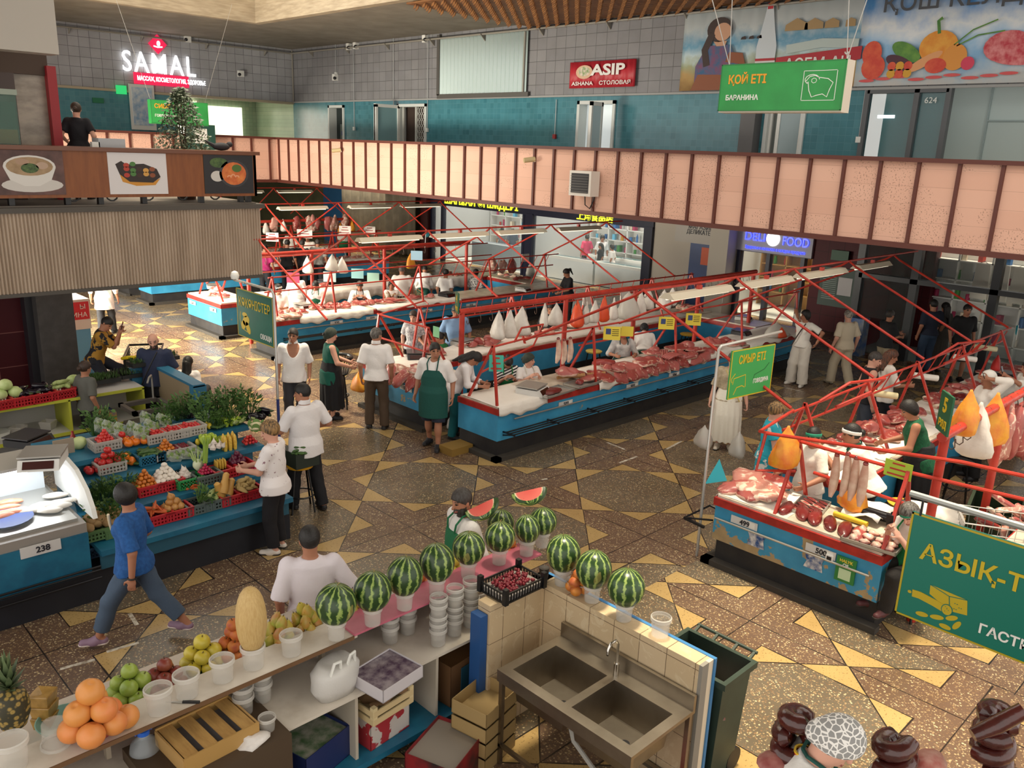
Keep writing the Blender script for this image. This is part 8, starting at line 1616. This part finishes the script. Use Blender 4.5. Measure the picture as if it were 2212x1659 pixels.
p = G(1040,1105,1.5);wedge((p.x,p.y,1.56),(-.9,-.5,-.75),'cut watermelon slice leaning behind the fifth melon');p = G(1142,1075,1.6);wedge((p.x,p.y,1.66),(-1.0,-.25,-.7),'cut watermelon slice lying on the dark melon')
p = G(548,1440,ZT);bucket(p,'clear bucket under the long yellow melon',None,None,1.15);o = B().lathe([(.004,-.25)]+[(.105*math.sin(PI*i/14)**.85,-.25*math.cos(PI*i/14)) for i in range(1,14)]+[(.004,.25)],26).build('long_melon',M('c9ab72',.6,c2='bb9a60',sc=30,stretch=(3,3,.5),bump=.2),None,True);o.location = (p.x,p.y,ZT+.12+.25);tag(o,'long pale yellow melon standing upright on a bucket','melon')
for x,y,l,s in ((345,1536,'empty bucket with a knife handle showing beside it',1.05),(405,1503,'empty bucket between the dark apples and the knife',1.02),(482,1468,'empty bucket in front of the yellow apples',1.0),(630,1412,'empty bucket in front of the pears',.98),(1425,1372,'empty bucket at the end of the tiled wall',.95)): bucket(G(x,y,ZT if x < 1400 else 1.2),l,None,None,s*1.12)
bucket(G(122,1608,ZT)+Vector((0,0,.16)),'upside down bucket next to the pineapple',None,(PI,0,0),1.15);bucket(G(30,1655,ZT),'bucket under the pineapple',None,None,1.25)
for i,(x,y,n) in enumerate(((946,1392,5),(981,1370,5),(1016,1352,5))):
 p = G(x,y,.8)
 for k in range(n): bucket((p.x,p.y,.805+k*.062+(.04 if k > 2 else 0)),'clear bucket nested in the stacks on the lower shelf','nested buckets on the lower shelf',None,.98)
for x,y in ((862,1400),(1050,1340),(545,1560),(585,1530),(900,1380)): p = G(x,y,.8);[bucket((p.x,p.y+.12,.805+k*.075),'dusty bucket standing at the back of the lower shelf','buckets at the back of the lower shelf',None,1.0) for k in range(2)]
# fruit
def bowl(p,r,h,m,label): o = tag(B().lathe([(.03,0),(r*.6,0),(r,h),(r*.96,h),(r*.56,.012),(.01,.012)],24).build('fruit_bowl',m,None,True),label,'bowl');o.location = p;return o
def mk2(k):
 sp = lambda r,sq,m,name: B().lathe([(.003,-r*sq+.004)]+[(r*math.sin(PI*i/10),-r*sq*math.cos(PI*i/10)) for i in range(1,10)]+[(r*.2,r*sq*.93),(.003,r*sq*.86)],18).build(name,m,None,True)
 st = lambda o,z: B().tube([(0,0,z-.01),(.004,0,z+.014)],.003,5).build('stem',M('4a3a20',.8),o)
 if k == 'grapefruit': o = sp(.078,.95,M('d9a04e',.45,rnd='dd7c48',c2='d08a44',sc=4),'grapefruit')
 elif k == 'green_apple': o = sp(.056,.95,M('8fa544',.35,rnd='a0b050',c2='7d9638',sc=5),'green_apple')
 elif k == 'red_apple': o = sp(.052,.9,M('6a1c22',.35,rnd='7d2a28',c2='8a4a30',sc=5),'red_apple')
 elif k == 'yellow_apple': o = sp(.056,.92,M('c6b238',.35,rnd='d0bc4a',c2='b5a83a',sc=5),'yellow_apple')
 elif k == 'peach': o = sp(.048,.92,M('8f3a24',.6,rnd='b5562c',c2='c9802f',sc=8),'peach')
 else: o = B().lathe([(.003,-.045),(.032,-.04),(.045,-.01),(.036,.028),(.02,.055),(.015,.066),(.003,.068)],16).build('pear',M('c9b048',.4,rnd='b5603a',c2='a3ac48',sc=7),None,True);st(o,.07);return o
 if k != 'grapefruit': st(o,.045)
 return o
mk0 = mk
def mk(k): return mk2(k) if k in ('grapefruit','green_apple','red_apple','yellow_apple','peach','pear') else mk0(k)
def pyramid(k,px,py,z,d,label,group,lay=(5,3,1)):
 p = G(px,py,z)
 for j,n in enumerate(lay):
  for i in range(n):
   a = 2*PI*i/n+j*.6+.5;r = 0 if n == 1 else d*.5/math.sin(PI/n)*(.95 if n > 2 else .7);put(k,(p.x+r*math.cos(a),p.y+r*math.sin(a),z+d*.46+j*d*.72),label,'fruit',group,(R.uniform(-.4,.4),R.uniform(-.4,.4),R.uniform(0,6)),R.uniform(.95,1.06))
zb = 1.06
p = G(205,1582,ZT);bowl(p,.17,.09,M('9a2a2a',.4,c2='a83a36',sc=20),'red bowl of grapefruit on the white board');pyramid('grapefruit',205,1582,ZT+.05,.15,'grapefruit heaped in the red bowl','grapefruit in the red bowl',(5,3,1));put('grapefruit',G(275,1570,ZT)+Vector((0,0,.074)),'single orange grapefruit lying beside the red bowl','fruit')
p = G(150,1590,zb);bowl((p.x,p.y+.1,zb-.03),.16,.10,M('7fa79c',.5),'pale green bowl behind the red bowl')
pyramid('green_apple',285,1508,zb,.11,'green apple in the pyramid behind the grapefruit','green apples',(6,4,1));bowl((G(300,1530,1.03).x,G(300,1530,1.03).y,1.03),.15,.04,M('8a2a26',.5),'shallow red dish under the green apples')
pyramid('red_apple',360,1488,zb,.10,'dark red apple in the heap between green and yellow apples','dark red apples',(6,4,1));pyramid('yellow_apple',440,1442,zb,.11,'yellow apple in the heap beside the tall melon','yellow apples',(6,4,1));bowl(G(452,1452,1.03),.15,.06,M('2f7a3a',.5),'green bowl under the yellow apples')
pyramid('peach',508,1415,zb+.03,.095,'dark peach heaped in the bowl behind the yellow melon','dark peaches',(6,4,2,1));bowl(G(510,1430,1.03),.15,.08,m_wht,'white bowl of dark peaches');pyramid('pear',604,1388,zb+.03,.09,'pear in the bowl right of the yellow melon','pears in the first bowl',(5,4,2));bowl(G(604,1402,1.03),.14,.08,m_wht,'white bowl of pears beside the yellow melon');pyramid('pear',660,1362,zb+.03,.09,'pear in the bowl beside the nearest watermelon','pears in the second bowl',(6,4,2));bowl(G(660,1375,1.03),.15,.08,m_wht,'white bowl of pears beside the nearest watermelon')
for x,y,k,l in ((760,1325,'pear','pear behind the second watermelon'),(895,1270,'peach','peach behind the fourth watermelon'),(970,1235,'yellow_apple','yellow apple behind the fifth watermelon'),(1090,1195,'peach','peach behind the pink board end')): bowl(G(x,y+8,1.03),.14,.08,M('7d9a90',.5),'bowl with '+l);pyramid(k,x,y,zb+.03,.095,l,l+' group',(5,3))
p = G(1247,1278,1.2);pyramid('peach',1247,1278,1.22,.085,'peach in the clear bowl between the wall melons','peaches on the tiled wall',(4,3,1));bowl(p,.1,.10,M('d8d4cc',.2,alpha=.4),'clear bowl of peaches on the tiled wall')
p = G(38,1615,ZT);t = thing('pineapple','pineapple with spiky crown at the end of the white board','pineapple',(p.x,p.y,ZT+.16));pm = N('pineapple_skin');vo = pm.n('ShaderNodeTexVoronoi');vo.inputs['Scale'].default_value = 34;pm.l(pm.obj(),vo.inputs['Vector']);pm.set(color=pm.ramp(vo.outputs['Distance'],[(.0,'7d6a34'),(.32,'9a8040'),(.55,'2f2c18')]),rough=.6);pm.bump(vo.outputs['Distance'],-.8,.02)
B().lathe([(.01,0),(.07,.005),(.095,.08),(.098,.15),(.08,.22),(.03,.25),(.01,.25)],24).build('pineapple_body',pm.m,t,True);b = B()
for i in range(34): a = i*2.4;k = i/34;L = .10+.14*(k);u = Vector((math.cos(a)*(1.1-k),math.sin(a)*(1.1-k),.35+k*1.3)).normalized();s_ = Vector((-math.sin(a),math.cos(a),0))*.018;q0 = Vector((0,0,.24+.03*k));b.add([q0-s_*.7,q0+u*L*.5-s_,q0+u*L,q0+u*L*.5+s_,q0+s_*.7],[(0,1,2,3,4)])
b.build('leaf_crown',M('46583a',.6,c2='5f6f48',sc=8),t);p = G(100,1560,1.05)
for i in range(3): o = tag(B().lathe([(.01,0),(.075,0),(.09,.08),(.085,.085),(.01,.07)],4).build('clear_punnet',M('b08a4a',.3,c2='8a6a30',sc=14,alpha=.9)),'punnet of dried golden fruit stacked behind the pineapple','punnet','stacked punnets');o.location = (p.x,p.y,1.03+i*.08)
t = thing('knife','small knife with black handle lying on the white board','knife',G(398,1518,ZT)+Vector((0,0,.006)),-.75);B().bar((-.01,0,.0),(.10,0,0),.018,.014).build('handle',m_dark,t);B().prism([(-.12,0),(-.01,-.012),(-.01,.012)],(0,0,-.003),(1,0,0),(0,1,0),(0,0,.003)).build('blade',m_steel,t)
# things on the lower shelves
p = G(725,1490,.8);t = thing('plastic_bag','big translucent white bag with loop handles on the lower shelf','bag',(p.x,p.y,.803),.2);B().lathe([(.01,0),(.15,0),(.18,.08),(.17,.19),(.12,.25),(.01,.20)],20,jit=lambda a,z: 1+.06*math.sin(4*a+z*20),sx=1.15,sy=.8).build('bag_body',M('d8d5d0',.4,alpha=.8,bump=.5,sc=9),t,2)
for q in (-1,1): B().tube([(q*.03,-.09,.22),(q*.05,-.11,.31),(q*.10,-.10,.31),(q*.12,-.08,.21)],.012,6).build('loop_handle',m_wht,t,True)
def carton(label,p,sx,sy,h,m,rz=0,top=None,name='carton_box',tx=None,tm=None,ts=.05):
 t = thing(name,label,'box',p,rz);w = .006;b = B();b.box((-sx/2,-sy/2,0),(sx/2,sy/2,w))
 for a,c in (((-sx/2,-sy/2,0),(sx/2,-sy/2+w,h)),((-sx/2,sy/2-w,0),(sx/2,sy/2,h)),((-sx/2,-sy/2,0),(-sx/2+w,sy/2,h)),((sx/2-w,-sy/2,0),(sx/2,sy/2,h))): b.box(a,c)
 b.build('box_sides',m,t)
 if top: B().box((-sx/2+w,-sy/2+w,h*.8),(sx/2-w,sy/2-w,h*.9)).build('box_content',top,t)
 if tx: TXT(tx,(0,-sy/2-.003,h*.5),ts,tm or m_txtw,'lettering',t,align='CENTER',bold=.002)
 return t
carton('white and purple open carton of plum packs on the lower shelf',G(835,1470,.8),.42,.36,.10,M('c9c4c8',.5),.15,M('4a3a4c',.25,c2='8a7f84',sc=14))
t = thing('wooden_crate','pale wooden crate lined with brown paper pushed under the shelf','crate',(3.28,4.62,.50),.1);b = B();[b.box((-.2,q*.15-.006,z),(.2,q*.15+.006,z+.05)) for q in (-1,1) for z in (0,.07)];[b.box((q*.2-.006,-.15,z),(q*.2+.006,.15,z+.05)) for q in (-1,1) for z in (0,.07)];b.box((-.2,-.15,0),(.2,.15,.008));b.build('slats',M('cfb98c',.7),t)
for x in (-1,1):
 for y in (-1,1): B().box((x*.185-.02,y*.135-.02,0),(x*.185+.02,y*.135+.02,.15)).build('corner_post',M('d8c598',.7),t)
b = B();[b.v.append((-.19+i*.0475,-.14+j*.056,.13+.02*math.sin(i*1.7+j)+.015*math.sin(j*2.3))) for i in range(9) for j in range(6)];[(b.f.append((i*6+j,(i+1)*6+j,(i+1)*6+j+1,i*6+j+1)),b.m.append(0)) for i in range(8) for j in range(5)];b.build('brown_paper',M('8a6a48',.8),t,2)
B().box((-.2,-.14,-.28),(.2,.14,-.005))
carton('red and white printed box under the paper lined crate',(3.3,4.7,.222),.40,.32,.27,M('a83238',.5,c2='c9c0b8',sc=5,lo=.5,hi=.52),.1,M('5a4630',.7));carton('dark blue box with folded newspapers on the low shelf',(2.72,4.72,.222),.46,.36,.26,M('1c2a5a',.5),.25,M('a8a598',.7,c2='4a6a44',sc=9));carton('blue passion fruit box with yellow lettering',(2.02,4.8,.40),.40,.5,.28,M('2a2f6a',.5),.3,M('26306e',.5,c2='8a3a3a',sc=5),tx='PASSIONFRUIT',tm=M('c9963a',.5),ts=.055);carton('second blue passion fruit box below the first one',(2.02,4.78,.08),.40,.5,.28,M('2a2f6a',.5),.3,None,tx='PASSIONFRUIT',tm=M('c9963a',.5),ts=.055)
carton('brown and teal carton with white labels beside the blue post',(4.12,4.72,.222),.46,.36,.38,M('6a4a2c',.7),.1,M('7a5632',.7));o = B().box((4.0,4.525,.27),(4.34,4.53,.55)).build('label_panel',M('1f4a5c',.5));o.parent = bpy.data.objects[[q.name for q in bpy.data.objects if q.get('label','').startswith('brown and teal')][0]];o.location = (-4.12,-4.72,-.222)
carton('black and red box with dusty lid on the floor under the shelf',(3.55,4.15,0),.5,.42,.3,M('8a1c22',.5,c2='1a1a1c',sc=4),.35,M('8d8478',.7));
for i in range(4): carton('pale slatted crate in the stack under the sink corner',(3.95,4.15,i*.14),.42,.34,.12,M('a3895a',.7),.2,None,'slatted_crate')['group'] = 'slatted crates under the sink corner'
t = thing('wooden_crate','flat pale wooden crate with four wide slats beside the water bottle','crate',G(450,1600,.82),.05);sx,sy = .52,.40
for i in range(4): x = -sx/2+.06+i*.133;B().box((x-.045,-sy/2,.10),(x+.045,sy/2,.108)).build('slat',M('c29a5c',.6,c2='a9824a',sc=5,stretch=(6,1,1)),t)
for q in (-1,1): B().box((-sx/2,q*sy/2-.006,0),(sx/2,q*sy/2+.006,.12)).build('side_rail',M('b08a4e',.6),t);B().box((q*sx/2-.006,-sy/2,0),(q*sx/2+.006,sy/2,.11)).build('end_rail',M('b9935a',.6),t)
B().box((-sx/2,-sy/2,0),(sx/2,sy/2,.05)).build('paper_lining',M('8f8f96',.6,bump=.5,sc=8),t);B().box((-.6,-.3,0),(.5,.3,.1))
o = tag(B().box((-.45,-.3,0),(.45,.3,.1)).box((-.45,-.3,-.73),(.45,.3,0)).build('crate_stand',M('4a3a28',.8)),'dark crate stack carrying the pale slatted crate','crate');o.location = G(450,1600,.82)-Vector((0,0,.1))
p = G(312,1610,.85);t = thing('water_bottle','large clear water bottle with blue cap and carrying loop','bottle',(p.x,p.y,.62));B().lathe([(.01,0),(.095,0),(.10,.02),(.095,.06),(.10,.10),(.095,.14),(.10,.18),(.085,.25),(.035,.30),(.03,.33),(.01,.33)],24).build('bottle_body',M('c9d2d8',.08,alpha=.35,spec=.8),t,True);B().lathe([(.01,.32),(.04,.32),(.04,.35),(.01,.355)],18).build('cap',M('2a62c4',.4),t,True);B().lathe([(.002,.356),(.028,.356),(.002,.358)],16).build('cap_label',M('e0a82a',.5),t);TXT('6 л',(0,-.002,.36),.022,M('7a2a1a',.5),'lettering',t,(1,0,0),(0,1,0),'CENTER',.001);B().tube([(-.05,0,.33),(-.06,0,.40),(.06,0,.40),(.05,0,.33)],.007,6).build('carry_loop',M('2a62c4',.4),t)
tag(B().box((-.5,-.25,0),(.3,.25,.62)).build('storage_box',M('33271c',.8)),'dark box under the water bottle','box').location = (p.x,p.y,0)
for x,y in ((578,1580),): bucket(G(x,y,.8),'small clear beaker on the lower shelf beside the crumpled bag',None,None,.8)
o = lump('crumpled_bag',M('d8d2cc',.7,bump=.6,sc=14),(.10,.08,.06),.4,77);o.location = G(545,1605,.8);tag(o,'crumpled white bag by the clear beaker','bag')
# tiled corner, sink, raspberries
m_ctile = N('cream_tiles')
def ctile(ax):
 n = N('cream_tiles');o = n.xyz();h = o[0] if ax == 'x' else o[1];br = n.n('ShaderNodeTexBrick');br.offset = 0;n.l(n.comb(h,n.math('ADD',o[2],.05)),br.inputs['Vector'])
 for k,v in (('Scale',1),('Brick Width',.25),('Row Height',.30),('Mortar Size',.003),('Bias',0)): br.inputs[k].default_value = v
 br.inputs['Color1'].default_value = lin('cdb694');br.inputs['Color2'].default_value = lin('c6ae8a');br.inputs['Mortar'].default_value = lin('6e5a44');n.set(color=n.mix(n.ramp(n.noise(7,5,dist=1.5),[(.55,(0,0,0,1)),(.62,(.5,.5,.5,1))]),br.outputs['Color'],lin('dac9a8')),rough=.35);return n.m
struct(B().box((4.1,4.28,0),(4.86,4.42,1.2)).build('wall_sink',ctile('x')));struct(B().box((4.70,2.72,0),(4.84,4.42,1.2)).build('wall_sink',ctile('y')));struct(B().box((4.70,2.69,0),(4.78,2.72,1.2)).build('pillar_sink',M('8a857c',.6)));struct(B().box((4.78,2.69,0),(4.84,2.72,1.2)).build('trim_11',M('d8cbb4',.5)));struct(B().box((4.84,2.68,0),(4.87,4.44,1.205)).build('trim_12',M('3a7ab0',.5)))
m_ss = M('a69d8f',.36,1,c2='93897c',sc=3);t = thing('sink_unit','stainless steel double sink against the cream tiled wall','sink');X0,X1,Y0,Y1,zr = 3.93,4.68,2.70,4.0,.85;ym = (Y0+Y1)/2
r = B();r.box((X0,Y0,zr-.03),(X0+.09,Y1,zr)).box((X1-.17,Y0,zr-.03),(X1,Y1,zr));[r.box((X0+.09,a,zr-.03),(X1-.17,c,zr)) for a,c in ((Y0,Y0+.08),(Y1-.08,Y1),(ym-.035,ym+.035))];r.build('rim_frame',m_ss,t)
for i,(a,c) in enumerate(((Y0+.08,ym-.035),(ym+.035,Y1-.08))):
 x0,x1 = X0+.09,X1-.17;z0 = zr-.28;v = [(x0,a,zr-.005),(x1,a,zr-.005),(x1,c,zr-.005),(x0,c,zr-.005),(x0+.03,a+.03,z0),(x1-.03,a+.03,z0),(x1-.03,c-.03,z0),(x0+.03,c-.03,z0)]
 o = B().add(v,[(4,5,6,7),(0,1,5,4),(1,2,6,5),(2,3,7,6),(3,0,4,7)]).build('basin',m_ss,t);md = o.modifiers.new('t','SOLIDIFY');md.thickness = .004;bv = o.modifiers.new('b','BEVEL');bv.width = .02;bv.segments = 3;B().lathe([(.01,.0),(.035,0),(.035,.004),(.01,.004)],16).build('drain',m_dark,t,loc=((x0+x1)/2+.03,(a+c)/2-.03,z0+.004))
B().box((X1-.03,Y0,zr),(X1,Y1,zr+.12)).build('backsplash',m_ss,t);b = B();[b.box((x,y,0),(x+.035,y+.035,zr-.03)) for x in (X0+.01,X1-.05) for y in (Y0+.01,Y1-.05)];b.box((X0,Y0,zr-.10),(X0+.01,Y1,zr-.03)).box((X0+.01,Y0,.16),(X0+.04,Y1,.19)).box((X1-.04,Y0,.16),(X1,Y1,.19));b.build('stand_frame',m_ss,t)
B().tube([(X1-.11,ym,zr),(X1-.11,ym,zr+.10)],.022,10).tube([(X1-.11,ym,zr+.1),(X1-.11,ym,zr+.27),(X1-.14,ym,zr+.31),(X1-.20,ym,zr+.31),(X1-.23,ym,zr+.27),(X1-.23,ym,zr+.22)],.011,8).build('tap',M('c9c6c0',.12,1),t,True);B().tube([(4.3,3.0,.56),(4.3,3.0,.3),(4.25,3.2,.2),(4.3,3.5,.3),(4.3,3.6,.56)],.02,8).build('drain_hose',M('a8a49c',.5),t,True)
tag(B().lathe([(.01,0),(.12,0),(.15,.22),(.14,.22),(.01,.2)],18).build('bucket',M('c8402a',.4),None,True),'orange red bucket under the steel sink','bucket').location = (4.3,2.95,0)
p = G(1125,1285,1.2);t = thing('berry_crate','black lattice crate of raspberries on the tiled wall','crate',(4.42,4.36,1.205),0);sx,sy = .44,.30;b = B()
for q in (-1,1):
 for i in range(15): b.box((-sx/2+i*sx/14-.004,q*sy/2-.005,0),(-sx/2+i*sx/14+.004,q*sy/2+.005,.09))
 for i in range(10): b.box((q*sx/2-.005,-sy/2+i*sy/9-.004,0),(q*sx/2+.005,-sy/2+i*sy/9+.004,.09))
 for z in (0,.08): b.box((-sx/2,q*sy/2-.006,z),(sx/2,q*sy/2+.006,z+.014)).box((q*sx/2-.006,-sy/2,z),(q*sx/2+.006,sy/2,z+.014))
b.box((-sx/2,-sy/2,0),(sx/2,sy/2,.008));b.build('lattice',m_blk,t);[B().box((x*sx/2-.02,y*sy/2-.02,0),(x*sx/2+.02,y*sy/2+.02,.14)).build('corner_post',m_blk,t) for x in (-1,1) for y in (-1,1)];B().box((-sx/2+.01,-sy/2+.01,.01),(sx/2-.01,sy/2-.01,.05)).build('paper_lining',M('8f8a86',.7),t)
for i in range(130): put('berry',(4.42+R.uniform(-.17,.17),4.36+R.uniform(-.11,.11),1.27+R.uniform(0,.025)),'raspberry in the black lattice crate','fruit','raspberries in the black crate',None,1.0)
tag(B().lathe([(.01,0),(.035,0),(.045,.10),(.042,.10),(.01,.09)],18).build('coffee_cup',M('2a2420',.5),None,True),'dark paper cup beside the raspberry crate','cup').location = (4.76,4.32,1.2)
# wheeled bin
t = thing('wheeled_bin','dark green wheeled bin with open top behind the tiled wall','bin',(5.12,2.92,0));sx,sy,h = .40,.58,1.0;m_bin = M('26352a',.5,c2='2f3f33',sc=4);k = .84
v = [(x*sx/2*k,y*sy/2*k,.06) for x,y in ((-1,-1),(1,-1),(1,1),(-1,1))]+[(x*sx/2,y*sy/2,h) for x,y in ((-1,-1),(1,-1),(1,1),(-1,1))];o = B().add(v,[(3,2,1,0),(0,1,5,4),(1,2,6,5),(2,3,7,6),(3,0,4,7)]).build('bin_body',m_bin,t);o.modifiers.new('t','SOLIDIFY').thickness = .01
b = B();[b.box(a,c) for a,c in (((-sx/2-.03,-sy/2-.03,h-.05),(sx/2+.03,-sy/2,h)),((-sx/2-.03,sy/2,h-.05),(sx/2+.03,sy/2+.03,h)),((-sx/2-.03,-sy/2,h-.05),(-sx/2,sy/2,h)),((sx/2,-sy/2,h-.05),(sx/2+.03,sy/2,h)))];b.build('rim',m_bin,t);b = B();b.tube([(sx/2+.10,-sy/2+.02,h+.02),(sx/2+.10,sy/2-.02,h+.02)],.014,8);[b.bar((sx/2,y,h-.02),(sx/2+.10,y,h+.02),.02) for y in (-.25,-.1,.08,.25)];b.build('handle',m_bin,t)
for y in (-1,1): B().tube([(sx/2-.02,y*.22-.03,.1),(sx/2-.02,y*.22+.03,.1)],.1,16).build('wheel',m_dark,t)
B().box((-.12,-sy/2+.035,.42),(.03,-sy/2+.05,.58)).build('torn_sticker',M('c9b9a4',.6,c2='b58a7a',sc=20),t);o = lump('rubbish_bag',M('7a3a34',.6,c2='c9c0b8',sc=6),(.15,.2,.1),.4,91);o.location = (5.1,2.9,.62);tag(o,'reddish rubbish inside the wheeled bin','rubbish');tag(B().box((4.98,2.75,.1),(5.24,3.1,.62)).build('cardboard',M('3a2a22',.8)),'dark cardboard filling the wheeled bin','rubbish')
# smoked sausages on the stand at the lower edge
m_saus = M('3a1512',.2,c2='54201a',sc=8,coat=.3,bump=.2)
def rings(px,py,z,n,label,g):
 p = G(px,py,z)
 for i in range(n): r = .078-.006*i;a0 = R.uniform(0,6);o = tag(B().tube([(r*math.cos(a0+a*.42),r*math.sin(a0+a*.42)*.8,.004*a) for a in range(13)],[.022]+[.046]*11+[.02],10).build('sausage_ring',m_saus,None,True),label,'sausage',g);o.location = (p.x,p.y,z+.045+i*.075);o.rotation_euler = (R.uniform(-.2,.2),R.uniform(-.2,.2),0)
rings(1712,1640,2.0,3,'dark smoked sausage ring in the pile behind the lace headscarf','rings behind the headscarf');rings(1925,1662,2.0,2,'dark smoked sausage ring in front of the leaning woman','rings before the woman');rings(2130,1665,2.0,4,'dark smoked sausage ring in the pile at the frame corner','rings at the frame corner');o = tag(B().tube([(-.1,0,0),(0,.01,.05),(.1,.0,.14)],[.03,.04,.035],10).build('sausage_stick',m_saus,None,True),'thick sausage end sticking up from the corner pile','sausage');p = G(2150,1590,2.28);o.location = p;o.rotation_euler = (0,0,-.8)
o = lump('cured_meat',M('a8554c',.5,c2='c9a090',sc=9),(.09,.07,.05),.2,95);o.location = G(2005,1655,2.0);tag(o,'pale cured meat between the sausage piles','meat');o = lump('cured_meat',M('8a4440',.5,c2='b07a70',sc=9),(.08,.07,.05),.2,96);o.location = G(1672,1655,2.0);tag(o,'reddish cured meat at the bin side of the sausages','meat')
p = G(1722,1665,2.0);t = thing('tin_can','open yellow and red tin beside the lace headscarf','tin',(p.x,p.y-.02,2.0));B().lathe([(.01,0),(.045,0),(.045,.11),(.04,.11),(.04,.02),(.01,.02)],18).build('tin_body',M('b5262a',.4),t,True);B().lathe([(.038,.112),(.047,.112),(.047,.122),(.038,.122)],18,cap=False).build('rim',M('d8b02a',.4),t,True)
tag(B().box((2.9,.15,1.9),(3.62,1.12,1.985)).box((3.0,.25,.75),(3.5,1.0,1.9)).build('sausage_stand',M('b5aca0',.5)),'pale stand carrying the smoked sausage piles','counter')
slab('floor_landing',(2.4,-.5,0),(4.1,1.55,.75),M('6a6258',.8))
for i,(x0,y0,x1,y1) in enumerate(((1312,956,1350,971),(1338,1000,1376,986),(1440,970,1472,953),(1170,1036,1182,1034),(1700,838,1736,846),(130,1445,205,1425),(280,1325,296,1350),(230,1408,300,1388))):
 a,c = G(x0,y0,.001),G(x1,y1,.001);o = B().bar(a,c,.04,.002).build('floor_tape',M('d9d2c2',.7,c2='8a7a66',sc=16));tag(o,'worn strip of white tape on the terrazzo floor','tape','worn floor tape')
